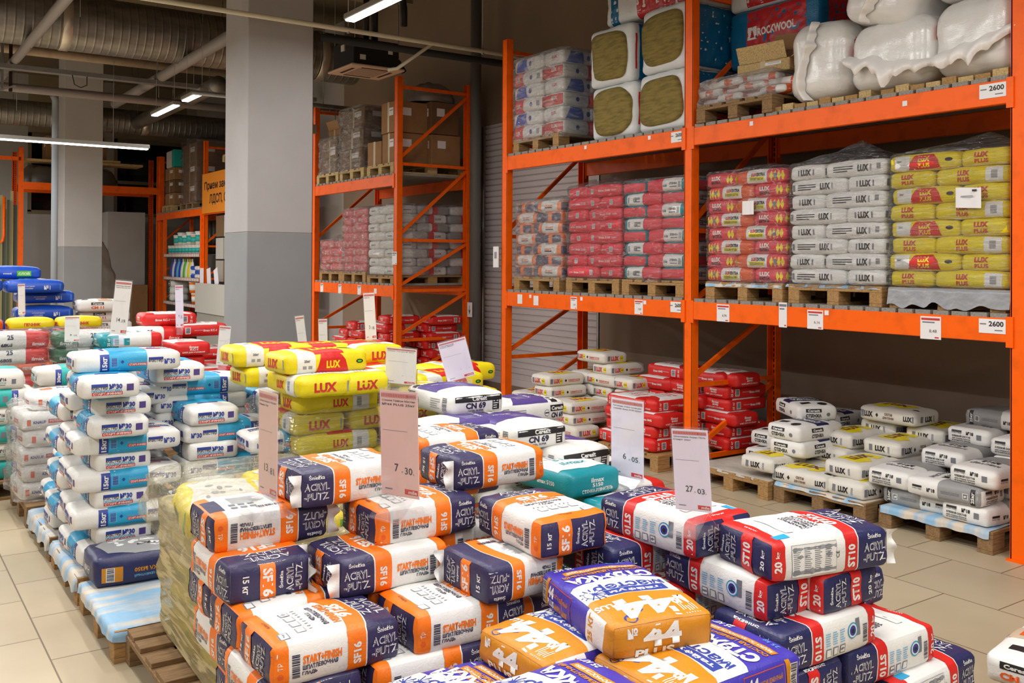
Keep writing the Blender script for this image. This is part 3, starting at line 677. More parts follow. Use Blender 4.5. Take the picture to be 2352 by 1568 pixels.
def d_rackred():
    b = Bag(.52, .33, .125, WHITE, r=.032, bulge=.016, taper=.06); b.band(-1, -.25, PINK); b.full('L', RED); b.full('R', RED); b.text('R', 'LUX', .2, .25, .09, .034, WHITE, 0, .05); b.text('L', 'LUX', .2, .25, .09, .034, WHITE, 0, .05)
    b.text('F', 'LUX', -.6, 0, .09, .04, WHITE, 0, .05); b.disc('F', .3, 0, .022, BLUE); b.rect('F', .75, 0, .05, .05, LINE); b.text('B', 'LUX', .6, 0, .09, .04, WHITE, 0, .05); b.disc('B', -.3, 0, .022, BLUE)
    return b
def d_farwhite():
    b = Bag(.50, .32, .118, WHITE, r=.032, bulge=.014, taper=.08); b.rect('L', 0, 0, .12, .02, LINE); return b
def d_farmix():
    b = Bag(.50, .32, .118, GPAPER, r=.032, bulge=.014, taper=.06); b.band(-.2, .15, RED); b.band(.15, 1, WHITE); b.full('R', WHITE); b.text('F', 'LUX', .4, 0, .1, .03, INK, 0, .03); b.text('L', 'LUX', 0, 0, .1, .03, WHITE, 0, .03); return b
def d_yelopen():
    b = Bag(.52, .34, .13, YEL, r=.032, bulge=.024)
    b.poly('T', [(-.8, -.7), (-.5, -.85), (.3, -.7), (.75, -.75), (.85, 0), (.7, .8), (0, .7), (-.7, .85), (-.85, .1)], CREAM, 2); b.poly('T', [(-.9, -.9), (-.3, -1), (-.4, -.9), (-.85, -.75)], GREEN, 3)
    for f in 'FLBR': b.text(f, 'ПОЛИМИН', 0, 0, .2, .04, DGREEN, 0, .05); b.rect(f, .85, 0, .02, .1, GREEN)
    for k in range(14):
        rnd = random.Random(k); b.disc('T', rnd.uniform(-.7, .7), rnd.uniform(-.6, .6), rnd.uniform(.008, .035), GPAPER if k % 2 else WHITE, 4, n=7, ry=rnd.uniform(.006, .02))
    return b
def d_spill44():
    b = Bag(.50, .33, .15, NAVY2, r=.032, bulge=.02); b.poly('T', [(-.7, -.6), (-.2, -.9), (.9, -.95), (1, 1), (-.5, .95), (-.85, .3)], GPAPER, 2)
    for k in range(18):
        rnd = random.Random(k + 50); b.disc('T', rnd.uniform(-.5, .85), rnd.uniform(-.7, .8), rnd.uniform(.01, .05), WHITE if k % 3 else BLACK, 3, n=7, ry=rnd.uniform(.008, .03))
    b.rect('F', -.66, -.1, .1, .075, OCHRE); b.rect('F', -.7, -.1, .04, .07, WHITE, 3); b.bars('F', -.7, -.1, .034, .062, INK, True, 4)
    b.text('F', 'СОСТАВ ЦЕМЕНТНЫЙ', .1, -.35, .17, .018, LBLUE, 180, .02); b.text('F', 'МАРКА М350', .1, .05, .17, .022, OCHRE, 180, .04); b.band(.6, 1, WHITE, faces='FB', layer=3)
    b.full('L', NAVY2); b.text('L', 'ТАЙФУН', -.1, .1, .16, .05, WHITE, 0, .0)
    return b
DESIGN = {'sf16': d_sf16, 'st10': d_st10, 'm44': d_m44, 'no30': d_no30, 'lux': d_lux, 'cn69': d_cn69, 'teal': d_teal, 'red': d_red, 'red2': lambda: d_red('2100'), 'red6': lambda: d_red('6440'),
          'tealwhite': d_tealwhite, 'luxplus': d_luxplus, 'luxgrey': d_luxgrey, 'no18': d_no18, 'luxextra': d_luxextra, 'luxwhite': d_luxwhite, 'luxyellow': d_luxyellow,
          'no1': d_no1, 'no1b': d_no1b, 'pechy': lambda: d_pech(True), 'pecho': lambda: d_pech(False), '6805': d_6805, '6805g': lambda: d_6805(DGREEN), 'no16': d_no16, 'knauf': d_knauf,
          'ceres': lambda: d_ceres('CM 11', ORED), 'ceresb': lambda: d_ceres('СТЯЖКА', BLACK), 'pink': d_pink, 'rackteal': d_rackteal, 'racknavy': d_racknavy, 'rackwb': d_rackwb, 'rackred': d_rackred,
          'farwhite': d_farwhite, 'farmix': d_farmix, 'yelopen': d_yelopen, 'spill44': d_spill44}
_BG = {}; _BM = {}
def bag_mesh(d, v):
    if d not in _BG: _BG[d] = DESIGN[d]()
    if (d, v) not in _BM: _BM[(d, v)] = _BG[d].mesh('bag_' + d, v * 7 + 1)
    return _BM[(d, v)]
KIND = {'sf16': 'putty_bag', 'st10': 'putty_bag', 'm44': 'screed_bag', 'teal': 'screed_bag', 'tealwhite': 'screed_bag', 'rackteal': 'screed_bag', 'luxgrey': 'screed_bag', 'ceresb': 'screed_bag', 'cn69': 'screed_bag', 'spill44': 'screed_bag', 'no30': 'plaster_bag', 'no1': 'plaster_bag', 'no1b': 'plaster_bag', 'no16': 'plaster_bag', 'knauf': 'plaster_bag', 'yelopen': 'plaster_bag', 'pechy': 'mortar_bag', 'pecho': 'mortar_bag', 'racknavy': 'putty_bag', 'luxyellow': 'mortar_bag', 'luxwhite': 'plaster_bag', 'lux': 'mortar_bag', 'farwhite': 'plaster_bag', 'farmix': 'plaster_bag', 'rackwb': 'plaster_bag', 'rackred': 'plaster_bag'}
_FL = {}
def flap_mesh(v):
    if v in _FL: return _FL[v]
    mb = MB(); rnd = random.Random(v)
    ph = rnd.uniform(0, 6)
    def f(a, b, t=0):
        z = -.052 + .104 * b; return Vector((.002 + .034 * a * (1 + .25 * math.sin(b * 9 + ph)), -.004 + .012 * math.sin(b * 11 + ph) * a + t, z))
    mb.grid(lambda a, b: f(a, b), 4, 14, WHITE); mb.grid(lambda a, b: f(1 - a, b, .003), 4, 14, WHITE)
    _FL[v] = mb.mesh('paper_flap'); return _FL[v]
BAGN = 0; BAGLIST = {}
SKIP = set([22, 23, 29, 30, 31, 32, 33, 34, 35, 36, 37, 38, 39, 40, 41, 42, 43, 44, 45, 46, 48, 49, 50, 63, 64, 65, 66, 67, 68, 69, 70, 71, 81, 108, 109, 137, 138, 139, 140, 148, 149, 150, 151, 152, 153, 154, 155, 157, 159, 160, 162, 163, 172, 175, 183, 184, 185, 186, 187, 188, 193, 203, 204, 205, 206, 207, 208, 213, 214, 215, 216, 218, 219, 221, 222, 238, 239, 256, 258, 260, 261, 262, 263, 265, 276, 277, 278, 279, 280, 285, 286, 297, 299, 320, 321, 323, 324, 325, 326, 327, 328, 329, 330, 331, 332, 333, 334, 335, 336, 346, 348, 349, 353, 363, 372, 379, 384, 389, 406, 407, 411, 412, 413, 419, 455, 460, 465, 470, 475, 480, 485, 490, 515, 520, 525, 530, 533, 538, 543, 548, 635, 669, 670, 671])   # bags buried so deep that nothing of them shows
def bag(d, x, y, zt, yawdeg, flip=False, v=0, label=None, group=None, flap=None, tilt=0.0, roll=0.0, pitch=0.0, sc=None):
    """x, y = centre of the bag, zt = height of its top"""
    global BAGN
    BAGN += 1
    if BAGN in SKIP and not ('behind the yellow pile' in label or 'near the column' in label): return None
    me = bag_mesh(d, v); g = _BG[d]
    o = put(KIND.get(d, 'adhesive_bag'), me, None, (x, y, zt - g.T / 2))
    o.rotation_euler = (Matrix.Rotation(math.radians(yawdeg), 4, 'Z') @ Matrix.Rotation(math.radians(pitch), 4, 'Y') @ Matrix.Rotation(math.radians(roll) + (PI if flip else 0), 4, 'X')).to_euler()
    if sc: o.scale = sc
    tag(o, label, 'bag', group); BAGLIST[BAGN] = o.name
    if flap:
        for k, c in enumerate(flap):
            e = 1 if c in 'ab' else -1; s_ = -1 if c in 'ac' else 1   # a:+x,-y  b:+x,+y  c:-x,-y  d:-x,+y
            fl = put('paper_flap', flap_mesh(v % 3), o, (e * (g.L / 2 - .006), s_ * (g.W / 2 - .012), 0))
            if e < 0: fl.rotation_euler = (0, 0, PI)
            fl['label'] = 'white folded paper flap'
    return o

# ---------------------------------------------------------------- the building
CEIL = 6.25
WALLX = 7.35; BACKY = 25.2
M_wall = mat('wall_paint_taupe', (142, 122, 104), .8, 'plaster'); M_wall2 = mat('wall_paint_light', (176, 172, 168), .8, 'plaster')
M_col = mat('column_paint_pale', (186, 184, 184), .75, 'plaster'); M_colg = mat('column_paint_grey', (150, 152, 154), .75, 'plaster')
M_ceil = mat('ceiling_concrete', (116, 102, 82), .9, 'plaster'); M_beamc = mat('concrete_beam', (150, 136, 110), .9, 'plaster')
M_or = mat('rack_orange_paint', (255, 102, 0), .42, 'worn', spec=.3); M_slot = mat('slot_dark', (40, 8, 4), .8)
M_zinc = mat('zinc_steel', (150, 150, 150), .4, 'worn', metal=.6); M_deck = mat('deck_slat_grey', (150, 146, 138), .7, 'wood')
M_wood = mat('pallet_wood', (176, 136, 84), .8, 'wood'); M_woodd = mat('pallet_wood_old', (146, 114, 76), .85, 'wood'); M_woodl = mat('pallet_wood_light', (206, 176, 120), .8, 'wood')
M_card = mat('cardboard', (158, 118, 76), .8, 'worn'); M_cardd = mat('cardboard_dark', (120, 88, 58), .8, 'worn'); M_paper = mat('tag_paper', (235, 232, 232), .6)
M_tape = mat('tape_beige', (190, 165, 120), .4); M_blk = mat('black_plastic', (22, 22, 22), .5); M_white = mat('white_plastic', (222, 220, 214), .45)
M_glass = mat('night_glass', (8, 10, 16), .08); M_frame = mat('window_frame_beige', (120, 108, 86), .6); M_grey = mat('grey_board', (170, 168, 162), .6)
M_pipe = mat('pipe_grey_paint', (150, 144, 144), .5); M_pipew = mat('pipe_cream', (220, 214, 190), .4); M_duct = mat('spiral_duct', (150, 146, 140), .42, 'duct', metal=.75)
M_rust = mat('insulated_pipe', (196, 176, 152), .7, 'worn'); M_lampb = mat('lamp_body', (150, 148, 142), .5); M_lamp = mat('lamp_diffuser', (255, 252, 244), .5, emit=9.0)
M_blue = mat('blue_paper_sheet', (140, 182, 214), .6, 'streak'); M_whs = mat('white_paper_sheet', (196, 188, 176), .7, 'sheet'); M_shut = mat('shutter_slat', (214, 206, 208), .55, 'plain')
M_sign = mat('sign_orange_board', (232, 140, 30), .55); M_price = mat('sheet_pinkish_paper', (226, 222, 232), .35); M_brown = mat('box_brown', (150, 100, 50), .8)

fl = MB(); fl.add([(-6, -7, 0), (12, -7, 0), (12, 27, 0), (-6, 27, 0)], [(0, 1, 2, 3)], None)
def floor_mat():
    m = bpy.data.materials.new('beige_floor_tiles'); m.use_nodes = True; nt = m.node_tree; N = nt.nodes; L = nt.links; b = N['Principled BSDF']
    tc = N.new('ShaderNodeTexCoord'); mp = N.new('ShaderNodeMapping'); mp.inputs['Location'].default_value = (-.135, .1, 0)
    L.new(tc.outputs['Object'], mp.inputs[0])
    br = N.new('ShaderNodeTexBrick'); br.offset = .5; br.inputs['Scale'].default_value = 1; br.inputs['Mortar Size'].default_value = .0045; br.inputs['Mortar Smooth'].default_value = .3
    br.inputs['Brick Width'].default_value = .6; br.inputs['Row Height'].default_value = .6; br.inputs['Color1'].default_value = lin((190, 174, 146)); br.inputs['Color2'].default_value = lin((182, 166, 138)); br.inputs['Mortar'].default_value = lin((118, 102, 80))
    rot = N.new('ShaderNodeMapping'); rot.inputs['Rotation'].default_value = (0, 0, PI / 2); L.new(mp.outputs[0], rot.inputs[0]); L.new(rot.outputs[0], br.inputs['Vector'])
    n = N.new('ShaderNodeTexNoise'); n.inputs['Scale'].default_value = 1.1; n.inputs['Detail'].default_value = 5; L.new(tc.outputs['Object'], n.inputs['Vector'])
    mx = N.new('ShaderNodeMix'); mx.data_type = 'RGBA'; mx.blend_type = 'MULTIPLY'; mr = N.new('ShaderNodeMapRange'); mr.inputs[1].default_value = .4; mr.inputs[2].default_value = .75; mr.inputs[3].default_value = 0; mr.inputs[4].default_value = .5
    L.new(n.outputs['Fac'], mr.inputs[0]); L.new(mr.outputs[0], mx.inputs[0]); L.new(br.outputs['Color'], mx.inputs[6]); mx.inputs[7].default_value = lin((210, 200, 190)); L.new(mx.outputs[2], b.inputs['Base Color'])
    b.inputs['Roughness'].default_value = .42; b.inputs['Specular IOR Level'].default_value = .35
    return m
fl.mats[0] = floor_mat(); struct('floor', fl)
struct('ceiling', MB().box(-6, -7, CEIL, 12, 27, CEIL + .2, M_ceil))
for k, yy in enumerate((3.0, 8.6, 13.4, 19.3)): struct('trim_%d' % (k + 1), MB().box(-6, yy, CEIL - .28, WALLX, yy + .4, CEIL - .002, M_beamc))
# right wall: shutter opening between y 8.75 and 11.3
w = MB(); w.box(WALLX, -7, 0, WALLX + .2, 8.72, CEIL, M_wall); w.box(WALLX, 11.3, 0, WALLX + .2, 16.0, CEIL, M_wall); w.box(WALLX, 8.72, 3.75, WALLX + .2, 11.3, CEIL, M_wall)
w.box(WALLX + .001, 16.0, 0, WALLX + .2, 27, CEIL, M_wall2); w.box(WALLX, 8.72, 0, WALLX + .2, 11.3, .12, M_wall)
struct('wall_right', w)
struct('baseboard_right', MB().box(WALLX - .012, -7, 0, WALLX, 8.7, .50, mat('wall_band_grey', (150, 148, 146), .7, 'plaster')))
sh = MB()
for k in range(44):
    z0 = .2 + k * .0815; sh.add([(WALLX + .05, 8.74, z0), (WALLX + .05, 11.28, z0), (WALLX + .03, 11.28, z0 + .012), (WALLX + .03, 8.74, z0 + .012), (WALLX + .02, 8.74, z0 + .07), (WALLX + .02, 11.28, z0 + .07), (WALLX + .05, 11.28, z0 + .0815), (WALLX + .05, 8.74, z0 + .0815)],
           [(0, 3, 2, 1), (3, 4, 5, 2), (4, 7, 6, 5)], M_shut)
sh.box(WALLX + .0, 8.7, .15, WALLX + .06, 8.76, 3.75, M_zinc); sh.box(WALLX + .0, 11.26, .15, WALLX + .06, 11.32, 3.75, M_zinc); sh.box(WALLX + .02, 8.74, .12, WALLX + .05, 11.28, .21, M_shut)
struct('door_1', sh)
struct('wall_left', MB().box(-6.2, -7, 0, -6, 27, CEIL, M_wall2)); struct('wall_front', MB().box(-6, -7.2, 0, 12, -7, CEIL, M_wall2))
# back wall with dark night windows
bw = MB(); openings = ((3.28, 4.5), (5.15, 6.55), (6.75, 7.9)); zs0, zs1 = 3.25, 4.72
wx = [(-2.2, -.6), (.4, 2.6), (3.35, 5.05), (5.3, 7.1)]
x = -6
for a, b_ in wx:
    bw.box(x, BACKY, 0, a, BACKY + .2, CEIL, M_wall2); bw.box(a, BACKY, 0, b_, BACKY + .2, 2.95, M_wall2); bw.box(a, BACKY, 4.85, b_, BACKY + .2, CEIL, M_beamc); x = b_
bw.box(x, BACKY, 0, WALLX, BACKY + .2, CEIL, M_wall2); struct('wall_back', bw)
for k, (a, b_) in enumerate(wx):
    o = MB().box(a, BACKY + .1, 2.95, b_, BACKY + .12, 4.85, M_glass).build('window_%d' % (k + 1)); tag(o, kind='structure')
    f = MB(); f.box(a, BACKY - .02, 2.95, a + .08, BACKY + .1, 4.85, M_frame); f.box(b_ - .08, BACKY - .02, 2.95, b_, BACKY + .1, 4.85, M_frame); f.box(a, BACKY - .02, 4.77, b_, BACKY + .1, 4.85, M_frame); f.box(a, BACKY - .02, 2.9, b_, BACKY + .1, 2.99, M_frame); f.box(a, BACKY - .02, 3.72, b_, BACKY + .1, 3.80, M_frame)
    f.build('window_frame', o)
# doorway on the back wall
d = MB(); d.box(4.62, BACKY - .06, 0, 4.7, BACKY, 2.3, M_grey); d.box(5.62, BACKY - .06, 0, 5.7, BACKY, 2.3, M_grey); d.box(4.62, BACKY - .06, 2.22, 5.7, BACKY, 2.3, M_grey); d.box(4.7, BACKY - .03, 0, 5.62, BACKY - .002, 2.22, M_wall2)
struct('door_2', d)
struct('wall_partition', MB().box(4.9, 23.9, 0, 5.02, BACKY, 2.95, M_wall2).box(5.02, 23.9, 0, 5.75, 24.0, 2.95, M_wall2))
# columns
def column(x0, y0, w_, nm, zc=2.1):
    c = MB(); c.box(x0, y0, zc, x0 + w_, y0 + w_, CEIL - .01, M_col, bev=.008); c.box(x0, y0, 0, x0 + w_, y0 + w_, zc, M_colg, bev=.008)
    return tag(c.build(nm), 'grey square concrete column ' + ('nearest the middle of the hall' if y0 < 15 else 'far behind beside the thin steel post'), 'column')
column(3.462, 10.0, .752, 'concrete_column', 2.12); column(3.478, 21.1, .74, 'concrete_column', 2.07)

# ---------------------------------------------------------------- overhead services
def duct(name, pts, r, label, seams=()):
    a = Vector(pts[0]); b_ = Vector(pts[-1]); mid = (a + b_) / 2; Ln = (b_ - a).length
    t = empty(name, mid, math.atan2(b_.y - a.y, b_.x - a.x), label, 'duct')
    m = MB(); n = int(Ln / .16); m.tube([(-Ln / 2 + Ln * k / n, 0, 0) for k in range(n + 1)], r, M_duct, 32); o = m.build('duct_pipe', t)
    for sx in seams:
        s_ = MB(); s_.tube([(sx - .07, 0, 0), (sx - .06, 0, 0), (sx + .06, 0, 0), (sx + .07, 0, 0)], [r + .002, r + .012, r + .012, r + .002], mat('foil_tape', (200, 190, 176), .3, metal=.7), 32, False); s_.build('foil_joint_tape', t)
    h = MB()
    for k in range(max(1, int(Ln / 2.4))):
        xx = -Ln / 2 + 1.0 + k * 2.4; h.tube([(xx, -r, 0), (xx, -r, CEIL - mid.z - .002)], .006, M_zinc, 6); h.tube([(xx, r, 0), (xx, r, CEIL - mid.z - .002)], .006, M_zinc, 6)
    h.build('hanger_rods', t); return t
duct('ventilation_duct', [(-5.5, 15.6, 5.42), (11, 15.6, 5.42)], .43, 'wide silver spiral ventilation duct crossing under the ceiling', (-.2, 3.9))
duct('ventilation_duct', [(-5.5, 22.2, 4.92), (7.3, 22.2, 4.86)], .27, 'narrower silver duct in front of the dark windows', (1.2, 4.4))
duct('ventilation_duct', [(5.1, 16.2, 4.75), (5.1, 22.1, 4.95)], .14, 'short thin duct branch joining the narrower silver duct')
duct('ventilation_duct', [(4.95, 14.2, 4.25), (7.2, 14.2, 4.28)], .07, 'thin silver pipe behind the cassette air conditioner')
def pipe(name, pts, r, m, label, cat='pipe', n=12, hang=None):
    t = empty(name, pts[0], 0, label, cat); p0 = Vector(pts[0]); mb = MB(); mb.tube([Vector(p) - p0 for p in pts], r, m, n); mb.build('pipe_run', t)
    if hang:
        h = MB()
        for q in hang: q = Vector(q) - p0; h.tube([q, (q.x, q.y, CEIL - p0.z - .002)], .007, M_zinc, 6); h.tube([q + Vector((0, 0, -r[0] - .01 if isinstance(r, list) else -r - .01)), q + Vector((0, 0, .03))], .02, M_zinc, 8)
        h.build('hanger_rods', t)
    return t
pipe('steel_pipe', [(-5, 18, 4.73), (7.2, 18, 4.73)], .075, M_pipe, 'long grey horizontal pipe with a vertical drop beside the far column')
pipe('steel_pipe', [(2.79, 18.1, 4.68), (2.84, 18.15, 4.6), (2.84, 18.15, 4.4), (2.84, 18.15, 0)], .055, mat('pipe_blue_grey', (140, 148, 158), .45), 'thin blue-grey vertical steel post in front of the far column')
pipe('steel_pipe', [(4.34, 12.2, 5.0), (4.32, 20.5, 5.0)], .09, M_pipe, 'thick grey diagonal-looking pipe running away beside the near column', hang=[(4.33, 17.2, 5.0)])
pipe('steel_pipe', [(2.1, 6.2, 5.0), (2.05, 18.9, 5.0)], .07, M_pipe, 'grey pipe crossing the upper left corner towards the back', hang=[(2.07, 15.5, 5.0)])
pipe('insulated_pipe', [(-5, 19.1, 5.58), (7.1, 19.1, 5.62)], .085, M_rust, 'beige insulated pipe running below the wide duct')
pipe('water_pipe', [(1.0, 9.7, 4.40), (8.5, 9.7, 4.40)], .028, M_pipew, 'cream water pipe hung in front of the air conditioner', hang=[(4.5, 9.7, 4.4), (6.3, 9.7, 4.4)])
pipe('insulated_pipe', [(4.25, 9.85, 4.31), (8.5, 9.85, 4.33)], .045, mat('black_insulation', (30, 30, 30), .7), 'black insulated line right behind the cream water pipe')
pipe('water_pipe', [(5.6, 9.72, 4.4), (5.25, 9.95, 4.1), (5.15, 10.0, 4.08)], .022, M_pipew, 'short cream branch slanting down from the water pipe')
pipe('water_pipe', [(7.0, 10.95, 0), (7.0, 10.95, 6.2)], .075, mat('pipe_dark_grey', (104, 100, 98), .6), 'dark grey vertical pipe beside the roller shutter')
t = empty('cable_tray', (1, 17, 4.88), 0, 'galvanised cable tray with black cables across the hall', 'cable tray')
m = MB(); m.box(-6, -.09, -.02, 6.2, .09, -.01, M_zinc); m.box(-6, -.095, -.02, 6.2, -.085, .05, M_zinc); m.box(-6, .085, -.02, 6.2, .095, .05, M_zinc); m.build('tray', t)
m = MB(); m.tube([(-6, 0, .02), (-1.5, .02, .06), (1, -.02, .02), (6.2, 0, .02)], .03, M_blk, 8); m.tube([(1.9, -.05, 0), (1.93, -.1, -.18), (2.03, -.1, -.22), (2.12, -.1, -.17), (2.13, -.05, 0)], .008, M_blk, 6); m.build('cable', t)
t = empty('pipe_support', (2.05, 17.6, 4.9), 0, 'dark perforated steel hanger left of the far column', 'support')
m = MB(); m.box(-.12, 0, -.3, -.08, .05, 1.3, M_zinc); m.box(.0, 0, -.3, .05, .05, 1.3, M_slot); m.bar((-.2, 0, -.32), (.1, 0, -.2), .03, .03, M_pipe); m.build('hanger_frame', t)
# cassette air conditioner
t = empty('air_conditioner', (5.33, 10.95, 4.22), 0, 'cassette air conditioner with black casing hanging above the middle rack', 'air conditioner')
m = MB(); m.box(-.4, -.4, .03, .4, .4, .46, M_blk, bev=.02); m.box(-.42, -.06, .3, -.4, .06, .4, M_white); m.build('casing', t)
pn = mat('aircon_panel', (206, 176, 150), .45)
m = MB(); m.box(-.47, -.47, 0, .47, .47, .035, pn, bev=.01); m.build('panel', t)
m = MB(); m.box(-.25, -.25, -.006, .25, .25, 0, mat('aircon_grille', (160, 136, 116), .6))
for k in range(4):
    rr = Matrix.Rotation(k * PI / 2, 3, 'Z'); m.box(-.24, .31, -.004, .24, .36, -.001, M_slot, rot=rr, piv=(0, 0, 0))
m.build('grille', t)
m = MB(); m.tube([(.2, .1, .46), (.2, .1, 1.3), (.35, .1, 1.5), (.7, .1, 1.55), (.75, .1, 1.2), (.75, .1, .9)], .06, M_blk, 10); m.tube([(-.05, -.1, .46), (-.05, -.1, 1.2), (.1, -.1, 1.35)], .05, M_blk, 10); m.tube([(.4, .1, .3), (.6, .0, .25), (.68, -.05, .08)], .045, M_blk, 10); m.build('refrigerant_lines', t)
m = MB(); m.box(-.3, -.404, .12, -.2, -.4, .2, M_white); m.box(.2, -.404, .26, .28, -.4, .33, M_white); m.build('stickers', t)
m = MB(); [m.tube([(a, b_, .4), (a, b_, 2.0)], .006, M_zinc, 6) for a in (-.38, .38) for b_ in (-.38, .38)]; m.build('hanger_rods', t)
t.scale = (.78, .78, .78)
for k, (a, z) in enumerate(((5.2, 3.77), (5.38, 3.73), (5.75, 3.71))):
    m = MB(); m.box(-.06, -.03, -.07, .06, .03, .07, mat('junction_box', (150, 132, 112), .6), bev=.01)
    m.tube([(0, 0, .07), (0, 0, .36)], .008, M_zinc, 6); o = m.build('junction_box', None, (a + .35, 13.6, z + .1)); tag(o, ('leftmost', 'middle', 'rightmost')[k] + ' of three small beige junction boxes under the thin pipe', 'junction box', 'junction boxes')
m = MB(); m.tube([(-2, 0, 0), (1.4, 0, .0)], .035, M_zinc, 10); [m.tube([(q, 0, 0), (q, 0, CEIL - 4.2)], .006, M_zinc, 6) for q in (-1.5, 0, 1.3)]
tag(m.build('steel_conduit', None, (5.9, 13.6, 4.2)), 'thin steel conduit carrying the junction boxes', 'conduit')
# lamps (only the last area lights at the top of the script sit in these)
def tube_lamp(x, y, ln, label, alongx=False, z=LAMP_Z):
    t = empty('tube_lamp', (x, y, z), PI / 2 if alongx else 0, label, 'ceiling lamp', 'linear ceiling lamps')
    m = MB(); m.box(-.065, -ln / 2, .0, .065, ln / 2, .06, M_lampb, bev=.008); ob = m.build('lamp_body', t)
    m = MB(); m.box(-.052, -ln / 2 + .02, -.018, .052, ln / 2 - .02, -.001, M_lamp, bev=.006); m.build('diffuser', ob)
    m = MB(); [m.tube([(0, s_ * ln * .4, .06), (0, s_ * ln * .4, CEIL - z)], .003, M_zinc, 5) for s_ in (-1, 1)]; m.build('suspension_wire', t); return t
tube_lamp(4.16, 8.2, 1.5, 'bright linear ceiling lamp cut by the top edge above the near column'); tube_lamp(4.19, 14.5, 1.0, 'nearer of the two bright lamps left of the near column'); tube_lamp(4.19, 16.15, 1.4, 'farther of the two bright lamps left of the near column')
tube_lamp(1.15, 16, 5.5, 'long white strip lamp spanning the back left', True, 3.62)
area('tube_or_fill_light', (1.15, 16, 3.59), 5.4, .08, 130)

# ---------------------------------------------------------------- pallet racks
ZB = (1.484, 2.96); HZ = (.14, .765, 1.42, 2.09, 3.1, 4.12)
_rk = {}
def rack(name, y_posts, x0, label, levels=(ZB,), depth=1.15, top=4.25, skipb=()):
    t = empty(name, (x0, y_posts[0], 0), 0, label, 'pallet rack')
    yy0 = y_posts[0]
    if 'up' not in _rk:
        m = MB(); W = .1; D = .075
        m.box(0, -W / 2, 0, .012, W / 2, top, M_or, bev=.003); m.box(0, -W / 2, 0, D, -W / 2 + .01, top, M_or); m.box(0, W / 2 - .01, 0, D, W / 2, top, M_or); m.box(-.02, -W / 2 - .015, 0, D + .02, W / 2 + .015, .012, M_or)
        _rk['up'] = m.mesh('rack_upright')
        m = MB(); m.box(D - .012 - D, -W / 2, 0, 0, W / 2, top, M_or, bev=.003); m.box(-D, -W / 2, 0, 0, -W / 2 + .01, top, M_or); m.box(-D, W / 2 - .01, 0, 0, W / 2, top, M_or)
        z = .1
        while z < top - .05:
            for s_ in (-.022, .022): m.add([(-.0125, s_ - .006, z), (-.0125, s_ + .006, z), (-.0125, s_ + .006, z + .03), (-.0125, s_ - .006, z + .03)], [(0, 3, 2, 1)], M_slot)
            z += .05
        m.box(-D - .02, -W / 2 - .015, 0, .02, W / 2 + .015, .012, M_or); _rk['upb'] = m.mesh('rack_upright_rear')
        m = MB(); m.box(.02, -.015, -.02, depth - .02, .015, .02, M_or); _rk['br'] = m.mesh('brace')
        for k in range(len(HZ) - 1):
            m = MB(); m.bar((.03, 0, HZ[k] + .05), (depth - .05, 0, HZ[k + 1] - .04), .03, .04, M_or); _rk['dg%d' % k] = m.mesh('diagonal')
    for yp in y_posts:
        put('upright', _rk['up'], t, (0, yp - yy0, 0)); put('upright', _rk['upb'], t, (depth, yp - yy0, 0))
        for z in HZ: put('brace', _rk['br'], t, (0, yp - yy0, z))
        for k in range(len(HZ) - 1): put('brace', _rk['dg%d' % k], t, (0, yp - yy0, 0))
    for i in range(len(y_posts) - 1):
        a, b_ = y_posts[i] - yy0 + .05, y_posts[i + 1] - yy0 - .05
        for j, z in enumerate(levels[min(i, len(levels) - 1)]):
            if (i, j) in skipb: continue
            for xx in (-.008, depth - .05):
                m = MB(); m.box(xx, a, z - .15, xx + .05, b_, z, M_or, bev=.004)
                ob = m.build('beam', t)
                for e in (a, b_): MB().box(xx - .004, e - .022, z - .18, xx + .006, e + .022, z + .01, M_or).build('end_connector', ob)
            m = MB(); n = int((b_ - a) / .125); rnd = random.Random(i * 7 + j)
            for k in range(n):
                y = a + .02 + k * (b_ - a - .02) / n; m.box(.0, y, z, depth - .02, y + .105, z + .028, M_deck)
            m.build('deck_slats', t)
    return t
rack('pallet_rack', (2.944, 5.727, 8.51), 5.82, 'orange pallet rack at right holding wrapped bag pallets and insulation packs')
rack('pallet_rack', (11.05, 13.76), 5.82, 'orange pallet rack in the middle holding boxes and pink wrapped bags')

# ---------------------------------------------------------------- pallets
_pl = {}
def pallet(x, y, z, label, m=None, rz=0, lx=1.2, ly=.8, group=None, old=False):
    """x, y = centre, z = underside"""
    m = m or M_wood; key = (m.name, lx, ly, old)
    if key not in _pl:
        rnd = random.Random(len(_pl) + 3); a = MB()
        n = 5 if not old else 7
        for k in range(n):
            w_ = .145 if k in (0, n // 2, n - 1) else .1
            yc = -ly / 2 + w_ / 2 + k * (ly - w_) / (n - 1); a.box(-lx / 2 + rnd.uniform(0, .01), yc - w_ / 2, .122, lx / 2 - rnd.uniform(0, .01), yc + w_ / 2, .144, m, bev=.002)
        for xc in (-lx / 2 + .0725, 0, lx / 2 - .0725): a.box(xc - .0725, -ly / 2, .1, xc + .0725, ly / 2, .122, m, bev=.002)
        b_ = MB(); b_.box(-.0725, -.05, 0, .0725, .05, .078, m, bev=.003)
        c = MB(); c.box(-lx / 2, -.05, 0, lx / 2, .05, .022, m, bev=.002)
        _pl[key] = (a.mesh('pallet_deck'), b_.mesh('pallet_block'), c.mesh('pallet_runner'))
    da, db, dc = _pl[key]
    t = empty('wooden_pallet', (x, y, z), rz, label, 'pallet', group)
    put('top_deck', da, t)
    for yc in (-ly / 2 + .05, 0, ly / 2 - .05):
        put('runner', dc, t, (0, yc, 0))
        for xc in (-lx / 2 + .0725, 0, lx / 2 - .0725): put('block', db, t, (xc, yc, .022))
    return t
